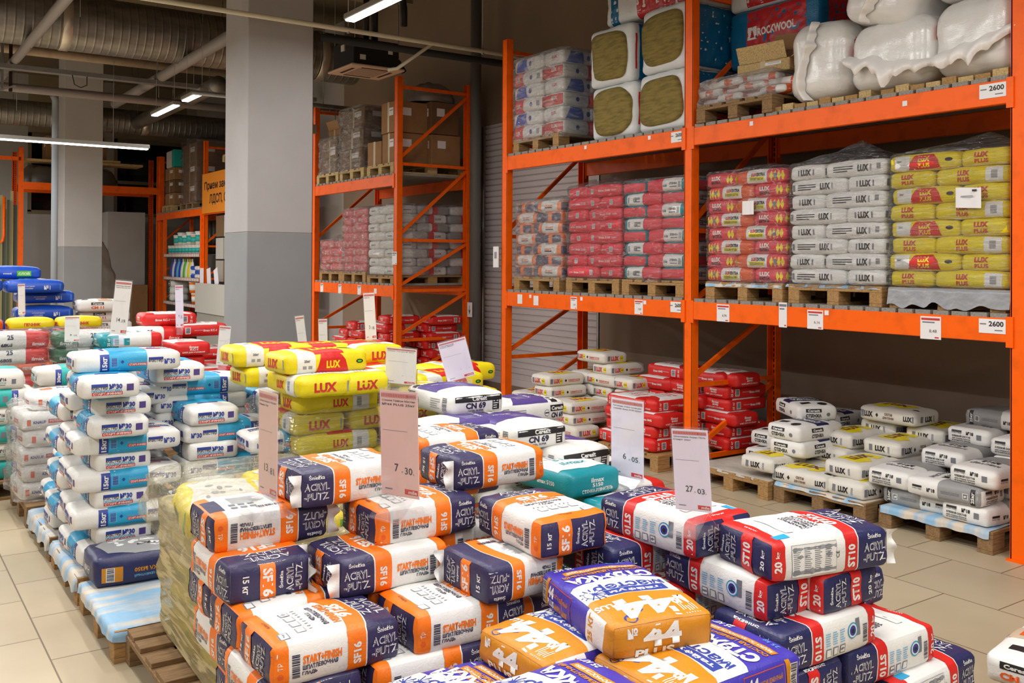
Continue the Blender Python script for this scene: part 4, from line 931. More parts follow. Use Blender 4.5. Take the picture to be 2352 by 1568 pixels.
def sheet(name, x0, y0, x1, y1, z, m, label, drop=.06, seed=1, sides='LF', wav=.012):
    """crumpled slip sheet lying on a pallet, its edge hanging over"""
    mb = MB(); e = drop
    def f(a, b_):
        X = x0 - (e if 'L' in sides else 0) + a * (x1 - x0 + (e if 'L' in sides else 0) + (e if 'R' in sides else 0)); Y = y0 - (e if 'F' in sides else 0) + b_ * (y1 - y0 + (e if 'F' in sides else 0))
        Z = z + .002; d = 0
        if X < x0: d = x0 - X; X = x0 - .012 - .15 * d
        if X > x1: d = max(d, X - x1); X = x1 + .012
        if Y < y0: d = max(d, y0 - Y); Y = y0 - .012 - .15 * d
        nz = noise.noise(Vector((X * 5, Y * 5, seed)))
        if d: Z -= d * (1 + .5 * noise.noise(Vector((X * 6, Y * 9, seed + 4)))); X += .012 * noise.noise(Vector((Y * 11, seed, 0))); Y += .01 * noise.noise(Vector((X * 11, seed, 2)))
        else: Z += wav * max(0, nz) * .5
        return Vector((X, Y, Z))
    mb.grid(f, 50, 40, m); mb.grid(lambda a, b_: f(1 - a, b_) + Vector((0, 0, .0012)), 50, 40, m)
    return tag(mb.build(name), label, 'slip sheet')
FILM = film_mat('stretch_film', opac=.04, white=.06, sc=(1, 1, 6), bump=2.5, fres=.45, rough=.09); FILMH = film_mat('stretch_film_horizontal', opac=.04, white=.05, sc=(.7, .7, 11), bump=3.0, fres=.45, rough=.09); FILMT = film_mat('stretch_film_thick', opac=.07, white=.30, sc=(1.2, 1.2, 4), tint=(228, 226, 224), bump=3.0, fres=.45)
FILMY = film_mat('stretch_film_yellowed', opac=.05, white=1.3, sc=(.6, .6, 6), tint=(206, 192, 150), bump=.8); FILMB = film_mat('stretch_film_smoke', opac=.08, white=.24, tint=(170, 160, 160), sc=(1, 1, 3)); FILMC = film_mat('stretch_film_crumpled', opac=.05, white=.25, tint=(228, 222, 200), sc=(1.5, 1.5, 1.5), bump=1.2, rough=.1)
def wrap(x0, y0, x1, y1, z0, z1, label, m=None, peak=.06, r=.06, seed=1, taper=0.0, lean=(0, 0), amp=.007, group=None, pk=None):
    m = m or FILM; mb = MB(); cx, cy = (x0 + x1) / 2, (y0 + y1) / 2; hx, hy = (x1 - x0) / 2, (y1 - y0) / 2; N = 72; K = max(8, int((z1 - z0) / .035))
    def ring(t):
        a = 2 * PI * t; c, s_ = math.cos(a), math.sin(a); e = .18
        return (abs(c) ** e * (1 if c > 0 else -1), abs(s_) ** e * (1 if s_ > 0 else -1))
    px, py = pk or (.2, .1)
    def f(a, b_):
        c, s_ = ring(a + .0625)
        if b_ < .7:
            h = b_ / .7; z = z0 + (z1 - z0) * h; k = 1 - taper * (1 - h) ** 2
            n = amp * noise.noise(Vector((c * 3 + seed, s_ * 3, z * 16))) + amp * .6 * noise.noise(Vector((c * 9 + seed, s_ * 9, z * 5)))
            return Vector((cx + c * (hx * k + n) + lean[0] * h, cy + s_ * (hy * k + n) + lean[1] * h, z))
        h = (b_ - .7) / .3; k = 1 - h; X = cx + px * hx * h + c * hx * k + lean[0]; Y = cy + py * hy * h + s_ * hy * k + lean[1]
        return Vector((X, Y, z1 + peak * (h ** 1.4) + .02 * noise.noise(Vector((X * 7, Y * 7, seed))) * min(1, h * 5)))
    mb.grid(f, N, int(K / .7), m)
    me = mb.mesh('stretch_film'); return tag(put('stretch_film', me), label, 'plastic film', group)

# ---------------------------------------------------------------- bag piles : (design, x, y, top, yaw, flip, variant, label, group, flap)
DESC = {'sf16': 'navy, orange and white putty bag', 'st10': 'midnight blue, red and white putty bag', 'm44': 'violet and ochre screed bag', 'no30': 'white and sky blue plaster bag', 'lux': 'bright yellow bag with red lettering', 'cn69': 'white and purple levelling compound bag',
        'teal': 'teal screed bag', 'tealwhite': 'white and teal bag', 'red': 'red and white adhesive bag', 'red2': 'red and white adhesive bag', 'red6': 'red and white adhesive bag', 'luxplus': 'cream bag with red and yellow printing', 'luxgrey': 'cream bag with black lettering', 'no18': 'white and grey block adhesive bag',
        'no1': 'royal blue plaster bag', 'no1b': 'royal blue bag with green patch', 'pechy': 'small yellow oven mortar bag', 'pecho': 'small orange-red oven mortar bag', '6805': 'white and red bag', '6805g': 'white and dark green bag', 'no16': 'cream and sea-green plaster bag', 'knauf': 'white bag with orange square mark',
        'ceres': 'white and tan bag with orange lettering', 'ceresb': 'white bag with black label strip', 'luxextra': 'pink, yellow and orange bag', 'luxwhite': 'cream bag with black lettering', 'luxyellow': 'yellow bag with red printing', 'pink': 'pinkish red bag', 'rackteal': 'pink, white and teal bag',
        'racknavy': 'white, navy and orange bag', 'rackwb': 'white and royal blue bag', 'rackred': 'white and red bag', 'farwhite': 'plain white bag', 'farmix': 'grey, red and white bag', 'yelopen': 'yellow bag', 'spill44': 'dark blue bag'}
ORD = ['bottom', 'second', 'third', 'fourth', 'fifth', 'sixth', 'seventh', 'eighth', 'ninth', 'tenth', 'eleventh', 'twelfth']
PILES = [
    'navy, orange and white bags in the nearest pile',
    ('sf16', 1.133, 3.123, 1.0, 0, 1, 0, 'navy, orange and white putty bag with upside-down print, left end of the top row', 'b'),
    ('sf16', 1.593, 2.903, 1.0, 0, 0, 1, 'navy, orange and white putty bag under the reddish price sign', 'b'),
    ('sf16', 1.397, 3.068, 1.118, 180, 0, 2, 'navy, orange and white putty bag on top left, torn white flap at its left end', 'b'),
    ('sf16', 1.938, 2.978, 1.118, 180, 0, 0, 'navy, orange and white putty bag topmost, right of the reddish price sign, torn flap', 'b'),
    ('sf16', 1.978, 3.338, 0.998, 0, 0, 2, 'navy, orange and white putty bag supporting the one seen mostly from above', ''),
    ('sf16', 1.998, 3.358, 1.118, 0, 0, 1, 'navy, orange and white putty bag on top behind the topmost one, seen mostly from above', ''),
    ('sf16', 1.907, 2.558, 1.0, 90, 0, 2, 'navy, orange and white putty bag end-on at the right end of the upper rows', ''),
    ('sf16', 1.068, 3.027, 0.882, -90, 0, 1, 'navy, orange and white putty bag end-on, dark end facing the camera, second row left', 'b'),
    ('sf16', 1.433, 2.838, 0.882, 180, 0, 0, 'navy, orange and white putty bag middle of the second row with torn white flap', 'ab'),
    ('sf16', 1.782, 2.538, 0.882, 180, 1, 1, 'navy, orange and white putty bag dark upside-down one beside the violet bags', 'bS'),
    ('sf16', 1.867, 2.938, 0.882, 0, 0, 2, 'navy, orange and white putty bag behind the dark upside-down one', ''),
    ('sf16', 1.133, 2.608, 0.764, 0, 0, 0, 'navy, orange and white putty bag nearest of the pile, whole front and top showing', ''),
    ('sf16', 1.133, 2.897, 0.764, 0, 0, 1, 'navy, orange and white putty bag right behind the nearest one', ''),
    ('sf16', 1.143, 3.188, 0.764, 0, 1, 2, 'navy, orange and white putty bag far left in the third row', ''),
    ('sf16', 1.562, 2.578, 0.764, 0, 0, 2, 'navy, orange and white putty bag right of the nearest one, touching the ochre bag', ''),
    ('sf16', 1.558, 2.878, 0.764, 0, 0, 1, 'navy, orange and white putty bag below the middle of the second row', ''),
    ('sf16', 1.062, 2.657, 0.646, -90, 0, 2, 'navy, orange and white putty bag in the fourth row at the left edge', ''),
    ('sf16', 1.427, 2.568, 0.646, 0, 0, 2, 'navy, orange and white putty bag white front in the fourth row below the nearest one', ''),
    ('sf16', 1.087, 3.067, 0.646, -90, 0, 0, 'navy, orange and white putty bag far left of the fourth row', ''),
    ('sf16', 1.837, 2.758, 0.646, 0, 0, 0, 'navy, orange and white putty bag hidden low behind the ochre bags', ''),
    ('sf16', 1.143, 2.888, 0.528, 0, 1, 2, 'navy, orange and white putty bag fifth row at the left edge, end showing', ''),
    ('sf16', 1.143, 2.598, 0.528, 0, 0, 1, 'navy, orange and white putty bag fifth row at the bottom of the picture', ''),
    ('sf16', 1.073, 2.657, 0.41, -90, 0, 1, 'navy, orange and white putty bag low at the left edge of the pile, sixth row', ''),
    'violet and ochre bags in the foreground',
    ('m44', 1.869, 2.103, 0.852, 75, 0, 0, 'violet and ochre screed bag on top, its ochre end towards the camera', ''),
    ('m44', 1.9, 1.825, 0.752, 0, 0, 1, 'violet and ochre screed bag at right, reaching the bottom of the picture', ''),
    ('m44', 1.745, 2.16, 0.752, 0, 0, 0, 'violet and ochre screed bag at left, ochre end touching the white-fronted bag', ''),
    ('m44', 1.4, 1.83, 0.752, 0, 0, 2, 'violet and ochre screed bag in the middle at the bottom edge of the picture', ''),
    ('m44', 1.275, 2.18, 0.652, 0, 0, 1, 'violet and ochre screed bag lowest, at the bottom edge left of the others', ''),
    ('m44', 1.785, 2.16, 0.652, 0, 0, 0, 'violet and ochre screed bag under the left one', ''),
    ('m44', 1.905, 1.82, 0.652, 0, 0, 1, 'violet and ochre screed bag under the right one, bottom edge of the picture', ''),
    ('m44', 1.275, 2.16, 0.252, 0, 0, 0, 'violet and ochre screed bag bottom layer at the back of its pallet', ''),
    ('m44', 1.845, 1.82, 0.252, 0, 0, 1, 'violet and ochre screed bag bottom layer at the front of its pallet', ''),
    ('m44', 1.795, 2.16, 0.252, 0, 0, 2, 'violet and ochre screed bag bottom layer at the right back of its pallet', ''),
    ('m44', 1.345, 1.83, 0.252, 0, 0, 2, 'violet and ochre screed bag bottom layer at the left front of its pallet', ''),
    ('m44', 1.285, 2.16, 0.352, 0, 0, 1, 'violet and ochre screed bag second layer at the back of its pallet', ''),
    ('m44', 1.845, 1.82, 0.352, 0, 0, 2, 'violet and ochre screed bag second layer at the front of its pallet', ''),
    ('m44', 1.795, 2.16, 0.352, 0, 0, 0, 'violet and ochre screed bag second layer at the right back of its pallet', ''),
    ('m44', 1.345, 1.83, 0.352, 0, 0, 0, 'violet and ochre screed bag second layer at the left front of its pallet', ''),
    ('m44', 1.295, 2.16, 0.452, 0, 0, 2, 'violet and ochre screed bag third layer at the back of its pallet', ''),
    ('m44', 1.845, 1.82, 0.452, 0, 0, 0, 'violet and ochre screed bag third layer at the front of its pallet', ''),
    ('m44', 1.795, 2.16, 0.452, 0, 0, 1, 'violet and ochre screed bag third layer at the right back of its pallet', ''),
    ('m44', 1.345, 1.83, 0.452, 0, 0, 1, 'violet and ochre screed bag third layer at the left front of its pallet', ''),
    ('m44', 1.305, 2.16, 0.552, 0, 0, 0, 'violet and ochre screed bag fourth layer at the back of its pallet', ''),
    ('m44', 1.845, 1.82, 0.552, 0, 0, 1, 'violet and ochre screed bag fourth layer at the front of its pallet', ''),
    ('m44', 1.795, 2.16, 0.552, 0, 0, 2, 'violet and ochre screed bag fourth layer at the right back of its pallet', ''),
    ('m44', 1.345, 1.83, 0.552, 0, 0, 2, 'violet and ochre screed bag fourth layer at the left front of its pallet', ''),
    ('m44', 1.315, 2.16, 0.652, 0, 0, 1, 'violet and ochre screed bag fifth layer at the back of its pallet', ''),
    ('m44', 1.845, 1.82, 0.652, 0, 0, 2, 'violet and ochre screed bag fifth layer at the front of its pallet', ''),
    ('m44', 1.795, 2.16, 0.652, 0, 0, 0, 'violet and ochre screed bag fifth layer at the right back of its pallet', ''),
    ('m44', 1.345, 1.83, 0.652, 0, 0, 0, 'violet and ochre screed bag fifth layer at the left front of its pallet', ''),
    'midnight blue and red bags at the right of the foreground',
    ('st10', 2.441, 1.903, 1.0, -12, 0, 0, 'midnight blue, red and white putty bag topmost at right with a white flap', 'ab'),
    ('st10', 2.291, 2.323, 1.0, 90, 0, 1, 'midnight blue, red and white putty bag on top at left, round blue emblem', ''),
    ('st10', 2.333, 2.052, 0.88, 90, 0, 2, 'midnight blue, red and white putty bag second row, emblem and red end', ''),
    ('st10', 2.503, 1.997, 0.88, 90, 0, 1, 'midnight blue, red and white putty bag second row right, only its end showing', ''),
    ('st10', 2.24, 2.466, 0.88, 180, 0, 0, 'midnight blue, red and white putty bag second row far left, dark end with vertical lettering', ''),
    ('st10', 2.38, 1.885, 0.76, 180, 0, 1, 'midnight blue, red and white putty bag third row, emblem near its red right end', ''),
    ('st10', 2.688, 1.876, 0.64, 180, 0, 2, 'midnight blue, red and white putty bag fourth row, dark left end and emblem at right', ''),
    ('st10', 2.865, 1.827, 0.52, 0, 0, 1, 'midnight blue, red and white putty bag fifth row, stretching farthest right', 'b'),
    ('st10', 2.285, 2.315, 0.76, 180, 0, 0, 'midnight blue, red and white putty bag third row behind the violet bags', ''),
    ('st10', 2.305, 1.965, 0.64, -90, 0, 0, 'midnight blue, red and white putty bag fourth row, only its end beside the violet bag', ''),
    ('st10', 2.395, 1.915, 0.52, 0, 0, 0, 'midnight blue, red and white putty bag fifth row beside the violet bag', 'b'),
    ('st10', 2.725, 2.085, 0.76, 0, 0, 2, 'midnight blue, red and white putty bag inside the pile in the third row', ''),
    ('st10', 2.425, 2.215, 0.28, 0, 0, 1, 'midnight blue, red and white putty bag second layer, back left column of the pallet', ''),
    ('st10', 2.425, 1.915, 0.28, 180, 0, 2, 'midnight blue, red and white putty bag second layer, front left column of the pallet', ''),
    ('st10', 2.845, 2.215, 0.28, 0, 0, 0, 'midnight blue, red and white putty bag second layer, back right column of the pallet', ''),
    ('st10', 2.845, 1.915, 0.28, 180, 0, 1, 'midnight blue, red and white putty bag second layer, front right column of the pallet', ''),
    ('st10', 2.425, 2.215, 0.4, 180, 0, 2, 'midnight blue, red and white putty bag third layer, back left column of the pallet', ''),
    ('st10', 2.845, 2.215, 0.4, 180, 0, 1, 'midnight blue, red and white putty bag third layer, back right column of the pallet', ''),
    ('st10', 2.845, 1.915, 0.4, 0, 0, 2, 'midnight blue, red and white putty bag third layer, front right column of the pallet', ''),
    ('st10', 2.425, 2.215, 0.52, 0, 0, 0, 'midnight blue, red and white putty bag fourth layer, back left column of the pallet', ''),
    ('st10', 2.845, 2.215, 0.52, 0, 0, 2, 'midnight blue, red and white putty bag fourth layer, back right column of the pallet', ''),
    ('st10', 2.845, 1.915, 0.52, 180, 0, 0, 'midnight blue, red and white putty bag fourth layer, front right column of the pallet', ''),
    'teal screed bags',
    ('teal', 2.95, 3.773, 0.8, -90, 0, 0, 'teal screed bag with white top print in front of a price sign', ''),
    ('tealwhite', 3.12, 3.365, 0.68, 0, 0, 0, 'white, teal and red bag below the teal one', ''),
    ('tealwhite', 3.21, 3.725, 0.68, 0, 0, 2, 'white and teal bag behind, carrying the tall lilac sign', ''),
    ('tealwhite', 3.21, 3.735, 0.254, 0, 0, 0, 'white and teal bag bottom below the tall lilac sign', ''),
    ('tealwhite', 3.21, 3.735, 0.374, 0, 0, 1, 'white and teal bag second below the tall lilac sign', ''),
    ('tealwhite', 3.21, 3.735, 0.494, 0, 0, 2, 'white and teal bag third below the tall lilac sign', ''),
    ('tealwhite', 3.21, 3.735, 0.614, 0, 0, 0, 'white and teal bag fourth below the tall lilac sign', ''),
    ('tealwhite', 3.09, 3.385, 0.56, 0, 0, 1, 'white and teal bag second below the teal one', ''),
    ('teal', 3.09, 3.405, 0.44, 0, 0, 1, 'lowest teal bag of its pile', ''),
    'white and sky blue plaster bags',
    ('no30', 1.145, 5.75, 0.26, 90, 0, 0, 'white and sky blue plaster bag bottom of the left column', ''),
    ('no30', 1.217, 5.75, 0.36, 90, 0, 1, 'white and sky blue plaster bag end-on second in the left column', ''),
    ('no30', 1.24, 5.605, 0.46, 0, 0, 2, 'white and sky blue plaster bag broadside third in the left column', ''),
    ('no30', 1.213, 5.75, 0.56, 90, 0, 0, 'white and sky blue plaster bag end-on fourth in the left column', ''),
    ('no30', 1.25, 5.605, 0.66, 0, 0, 1, 'white and sky blue plaster bag broadside fifth in the left column', ''),
    ('no30', 1.215, 5.75, 0.76, 90, 0, 2, 'white and sky blue plaster bag end-on sixth in the left column', ''),
    ('no30', 1.242, 5.605, 0.86, 0, 0, 0, 'white and sky blue plaster bag broadside seventh in the left column', ''),
    ('no30', 1.175, 5.64, 0.96, 90, 0, 1, 'white and sky blue plaster bag end-on eighth in the left column, pulled forward', ''),
    ('no30', 1.217, 5.75, 1.06, 90, 0, 2, 'white and sky blue plaster bag end-on ninth in the left column', ''),
    ('no30', 1.115, 5.54, 1.19, 90, 0, 2, 'white and sky blue plaster bag end-on tenth in the left column, top print visible', ''),
    ('no30', 1.25, 5.645, 1.3, 0, 0, 0, 'white and sky blue plaster bag on the very top lying broadside under the tall sign', ''),
    ('no30', 1.83, 5.645, 0.26, 180, 0, 1, 'white and sky blue plaster bag broadside bottom in the second column', ''),
    ('no30', 1.715, 5.76, 0.36, 90, 0, 1, 'white and sky blue plaster bag end-on second in the second column', ''),
    ('no30', 1.83, 5.645, 0.46, 180, 0, 0, 'white and sky blue plaster bag broadside third in the second column', ''),
    ('no30', 1.705, 5.76, 0.56, 90, 0, 0, 'white and sky blue plaster bag end-on fourth in the second column', ''),
    ('no30', 1.83, 5.645, 0.66, 180, 0, 2, 'white and sky blue plaster bag broadside fifth in the second column', ''),
    ('no30', 1.725, 5.76, 0.76, 90, 0, 2, 'white and sky blue plaster bag end-on sixth in the second column', ''),
    ('no30', 1.83, 5.645, 0.86, 180, 0, 1, 'white and sky blue plaster bag broadside seventh in the second column', ''),
    ('no30', 1.715, 5.76, 0.96, 90, 0, 1, 'white and sky blue plaster bag end-on eighth in the second column', ''),
    ('no30', 1.74, 5.945, 0.9, 180, 0, 0, 'white and sky blue plaster bag broadside third from the top of the middle group', ''),
    ('no30', 1.74, 5.945, 1.0, 180, 0, 1, 'white and sky blue plaster bag broadside second from the top of the middle group', ''),
    ('no30', 1.74, 5.945, 1.1, 180, 0, 2, 'white and sky blue plaster bag broadside first from the top of the middle group', ''),
    ('no30', 1.565, 5.94, 1.2, 90, 0, 1, 'white and sky blue plaster bag end-on on top of the middle group', ''),
    ('no30', 2.08, 5.245, 0.84, 180, 0, 1, 'white and sky blue plaster bag broadside in front, its print half covered by the sign', ''),
    ('no30', 2.265, 5.83, 0.9, 90, 0, 0, 'white and sky blue plaster bag end-on in the right column behind the sign', ''),
    ('no30', 2.205, 5.9, 1.0, 90, 0, 2, 'white and sky blue plaster bag end-on on top of the right column', ''),
    ('no30', 2.33, 5.745, 0.8, 180, 0, 0, 'white and sky blue plaster bag broadside in the right column near the film', ''),
    ('no30', 2.33, 5.695, 0.7, 0, 0, 1, 'white and sky blue plaster bag low in the right column', ''),
    ('no30', 1.265, 5.935, 0.26, 0, 0, 0, 'white and sky blue plaster bag bottom layer at the back of the left column', ''),
    ('no30', 1.14, 6.33, 0.36, 90, 0, 1, 'white and sky blue plaster bag second layer at the back of the left column', ''),
    ('no30', 1.265, 5.935, 0.46, 0, 0, 2, 'white and sky blue plaster bag third layer at the back of the left column', ''),
    ('no30', 1.14, 6.33, 0.56, 90, 0, 0, 'white and sky blue plaster bag fourth layer at the back of the left column', ''),
    ('no30', 1.265, 5.935, 0.66, 0, 0, 1, 'white and sky blue plaster bag fifth layer at the back of the left column', ''),
    ('no30', 1.14, 6.33, 0.76, 90, 0, 2, 'white and sky blue plaster bag sixth layer at the back of the left column', ''),
    ('no30', 1.265, 5.935, 0.86, 0, 0, 0, 'white and sky blue plaster bag seventh layer at the back of the left column', ''),
    ('no30', 1.14, 6.33, 0.96, 90, 0, 1, 'white and sky blue plaster bag eighth layer at the back of the left column', ''),
    ('no30', 1.265, 5.935, 1.06, 0, 0, 2, 'white and sky blue plaster bag ninth layer at the back of the left column', ''),
    ('spill44', 1.25, 5.255, 0.296, 0, 0, 0, 'dark blue bag dusted with grey powder lying alone on the blue paper', ''),
    'white plaster bags beyond the blue and white pile',
    ('no30', 1.27, 6.495, 0.26, 0, 0, 0, 'small white bag bottom in the heap just beyond the left column', ''),
    ('no30', 1.165, 6.68, 0.36, 90, 0, 1, 'small white bag second in the heap just beyond the left column', ''),
    ('no30', 1.33, 6.495, 0.46, 0, 0, 2, 'small white bag third in the heap just beyond the left column', ''),
    ('no30', 1.225, 6.68, 0.56, 90, 0, 0, 'small white bag fourth in the heap just beyond the left column', ''),
    ('no30', 1.39, 6.495, 0.66, 0, 0, 1, 'small white bag fifth in the heap just beyond the left column', ''),
    'film-wrapped white bags at the far left',
    ('knauf', 1.09, 7.49, 0.264, 90, 0, 0, 'white bag with orange square, bottom in the film-wrapped stack', ''),
    ('knauf', 1.19, 7.41, 0.384, 0, 0, 1, 'white bag with orange square, second in the film-wrapped stack', ''),
    ('knauf', 1.09, 7.49, 0.504, 90, 0, 2, 'white bag with orange square, third in the film-wrapped stack', ''),
    ('knauf', 1.19, 7.41, 0.624, 0, 0, 0, 'white bag with orange square, fourth in the film-wrapped stack', ''),
    ('knauf', 1.09, 7.49, 0.744, 90, 0, 1, 'white bag with orange square, fifth in the film-wrapped stack', ''),
    ('knauf', 1.24, 7.46, 0.87, 0, 0, 1, 'white bag with red printing on top of the wrapped stack', ''),
    'cream and sea-green plaster bags at the left edge',
    ('no16', 0.88, 8.22, 0.28, 180, 0, 0, 'cream and sea-green bag bottom in the stack at the left edge', ''),
    ('no16', 0.89, 8.31, 0.415, 90, 0, 1, 'cream and sea-green bag second in the stack at the left edge', ''),
    ('no16', 0.88, 8.22, 0.55, 180, 0, 2, 'cream and sea-green bag third in the stack at the left edge', ''),
    ('no16', 0.89, 8.31, 0.685, 90, 0, 0, 'cream and sea-green bag fourth in the stack at the left edge', ''),
    ('no16', 0.88, 8.22, 0.82, 180, 0, 1, 'cream and sea-green bag fifth in the stack at the left edge', ''),
    ('no16', 0.89, 8.31, 0.955, 90, 0, 2, 'cream and sea-green bag sixth in the stack at the left edge', ''),
    ('no16', 1.42, 8.27, 0.28, 0, 0, 1, 'cream and sea-green bag bottom in the column next to it', ''),
    ('no16', 1.42, 8.27, 0.415, 0, 0, 2, 'cream and sea-green bag second in the column next to it', ''),
    ('no16', 1.42, 8.27, 0.55, 0, 0, 0, 'cream and sea-green bag third in the column next to it', ''),
    ('no16', 1.42, 8.27, 0.685, 0, 0, 1, 'cream and sea-green bag fourth in the column next to it', ''),
    ('no16', 1.42, 8.27, 0.82, 0, 0, 2, 'cream and sea-green bag fifth in the column next to it', ''),
    ('no16', 1.42, 8.27, 0.955, 0, 0, 0, 'cream and sea-green bag sixth in the column next to it', ''),
    'white bags with red or green ends at the far left',
    ('6805', 1.105, 9.22, 1.17, 0, 0, 0, 'white bag with red end and black numerals at the left edge', ''),
    ('6805g', 1.695, 9.12, 1.17, 180, 0, 1, 'white bag with dark green end beside the red-ended one', ''),
    ('6805', 1.105, 9.22, 1.04, 0, 0, 1, 'white and red bag below the black-numbered one', ''),
    ('6805g', 1.695, 9.14, 1.04, 180, 0, 2, 'white and dark green bag under the other green one', ''),
    ('6805', 2.275, 9.27, 1.17, 0, 0, 1, 'white and red bag half hidden behind small paper sign', ''),
    ('6805', 1.105, 9.24, 0.27, 0, 0, 0, 'white and red bag, bottom from the floor in the far left stack', ''),
    ('6805g', 1.695, 9.17, 0.27, 180, 0, 0, 'white and green bag, bottom from the floor in the far left stack', ''),
    ('6805', 1.105, 9.24, 0.4, 0, 0, 1, 'white and red bag, second from the floor in the far left stack', ''),
    ('6805g', 1.695, 9.17, 0.4, 180, 0, 1, 'white and green bag, second from the floor in the far left stack', ''),
    ('6805', 1.105, 9.24, 0.53, 0, 0, 2, 'white and red bag, third from the floor in the far left stack', ''),
    ('6805g', 1.695, 9.17, 0.53, 180, 0, 2, 'white and green bag, third from the floor in the far left stack', ''),
    ('6805', 1.105, 9.24, 0.66, 0, 0, 0, 'white and red bag, fourth from the floor in the far left stack', ''),
    ('6805g', 1.695, 9.17, 0.66, 180, 0, 0, 'white and green bag, fourth from the floor in the far left stack', ''),
    ('6805', 1.105, 9.24, 0.79, 0, 0, 1, 'white and red bag, fifth from the floor in the far left stack', ''),
    ('6805g', 1.695, 9.17, 0.79, 180, 0, 1, 'white and green bag, fifth from the floor in the far left stack', ''),
    'small yellow and orange-red bags',
    ('pecho', 0.92, 10.24, 0.5, 0, 0, 0, 'small orange-red bag bottom in the left column', ''),
    ('pecho', 1.36, 10.24, 0.5, 0, 0, 1, 'small orange-red bag bottom in the middle column', ''),
    ('pecho', 1.8, 10.24, 0.5, 0, 0, 2, 'small orange-red bag bottom in the right column', ''),
    ('pecho', 0.95, 10.24, 0.605, 0, 0, 1, 'small orange-red bag second in the left column', ''),
    ('pecho', 1.39, 10.24, 0.605, 0, 0, 2, 'small orange-red bag second in the middle column', ''),
    ('pecho', 1.83, 10.24, 0.605, 0, 0, 0, 'small orange-red bag second in the right column', ''),
    ('pecho', 0.92, 10.24, 0.71, 0, 0, 2, 'small orange-red bag third in the left column', ''),
    ('pecho', 1.36, 10.24, 0.71, 0, 0, 0, 'small orange-red bag third in the middle column', ''),
    ('pecho', 1.8, 10.24, 0.71, 0, 0, 1, 'small orange-red bag third in the right column', ''),
    ('pecho', 0.95, 10.24, 0.815, 0, 0, 0, 'small orange-red bag fourth in the left column', ''),
    ('pecho', 1.39, 10.24, 0.815, 0, 0, 1, 'small orange-red bag fourth in the middle column', ''),
    ('pecho', 1.83, 10.24, 0.815, 0, 0, 2, 'small orange-red bag fourth in the right column', ''),
    ('pecho', 0.92, 10.24, 0.92, 0, 0, 1, 'small orange-red bag fifth in the left column', ''),
    ('pecho', 1.36, 10.24, 0.92, 0, 0, 2, 'small orange-red bag fifth in the middle column', ''),
    ('pecho', 1.8, 10.24, 0.92, 0, 0, 0, 'small orange-red bag fifth in the right column', ''),
    ('pecho', 0.95, 10.24, 1.025, 0, 0, 2, 'small orange-red bag sixth in the left column', ''),
    ('pecho', 1.39, 10.24, 1.025, 0, 0, 0, 'small orange-red bag sixth in the middle column', ''),
    ('pecho', 1.83, 10.24, 1.025, 0, 0, 1, 'small orange-red bag sixth in the right column', ''),
    ('pecho', 0.92, 10.24, 1.13, 0, 0, 0, 'small orange-red bag seventh in the left column', ''),
    ('pecho', 1.36, 10.24, 1.13, 0, 0, 1, 'small orange-red bag seventh in the middle column', ''),
    ('pecho', 1.8, 10.24, 1.13, 0, 0, 2, 'small orange-red bag seventh in the right column', ''),
    ('pecho', 0.95, 10.24, 1.235, 0, 0, 1, 'small orange-red bag eighth in the left column', ''),
    ('pechy', 1.39, 10.24, 1.235, 0, 0, 2, 'small yellow bag, left of two on top of the orange-red ones', ''),
    ('pechy', 1.83, 10.24, 1.235, 0, 0, 0, 'small yellow bag, right of two on top of the orange-red ones', ''),
    'royal blue plaster bags',
    ('no1', 0.99, 11.38, 0.29, 0, 0, 0, 'royal blue bag bottom in the left column', ''),
    ('no1', 1.61, 11.38, 0.29, 0, 0, 1, 'royal blue bag bottom in the right column', ''),
    ('no1', 1.02, 11.43, 0.415, 0, 0, 1, 'royal blue bag second in the left column', ''),
    ('no1', 1.64, 11.43, 0.415, 0, 0, 2, 'royal blue bag second in the right column', ''),
    ('no1', 1.05, 11.38, 0.54, 0, 0, 2, 'royal blue bag third in the left column', ''),
    ('no1', 1.67, 11.38, 0.54, 0, 0, 0, 'royal blue bag third in the right column', ''),
    ('no1', 0.99, 11.43, 0.665, 0, 0, 0, 'royal blue bag fourth in the left column', ''),
    ('no1', 1.61, 11.43, 0.665, 0, 0, 1, 'royal blue bag fourth in the right column', ''),
    ('no1b', 1.02, 11.38, 0.79, 0, 0, 1, 'royal blue bag fifth in the left column', ''),
    ('no1b', 1.64, 11.38, 0.79, 0, 0, 2, 'royal blue bag fifth in the right column', ''),
    ('no1', 1.05, 11.43, 0.915, 0, 0, 2, 'royal blue bag sixth in the left column', ''),
    ('no1', 1.67, 11.43, 0.915, 0, 0, 0, 'royal blue bag sixth in the right column', ''),
    ('no1b', 0.99, 11.38, 1.04, 0, 0, 0, 'royal blue bag seventh in the left column', ''),
    ('no1b', 1.61, 11.38, 1.04, 0, 0, 1, 'royal blue bag seventh in the right column', ''),
    ('no1', 1.02, 11.43, 1.165, 0, 0, 1, 'royal blue bag eighth in the left column', ''),
    ('no1', 1.64, 11.43, 1.165, 0, 0, 2, 'royal blue bag eighth in the right column', ''),
    ('no1', 1.67, 11.38, 1.29, 0, 0, 0, 'royal blue bag ninth in the right column', ''),
    ('no1', 1.7, 11.48, 1.46, 0, 0, 1, 'royal blue bag on top of the right column', ''),
    ('no1', 1.56, 11.28, 1.58, 0, 0, 2, 'royal blue bag slumped on top, rightmost', ''),
    ('no1', 0.96, 11.16, 1.6, 0, 0, 0, 'royal blue bag on top dusted pale at the left edge', ''),
    ('no1b', 1.38, 11.58, 1.72, 0, 0, 1, 'topmost royal blue bag with green patch', ''),
    'white and tan bags with orange lettering',
    ('ceres', 2.28, 11.365, 0.28, 0, 0, 0, 'white and tan bag bottom in the stack behind the tall sign', ''),
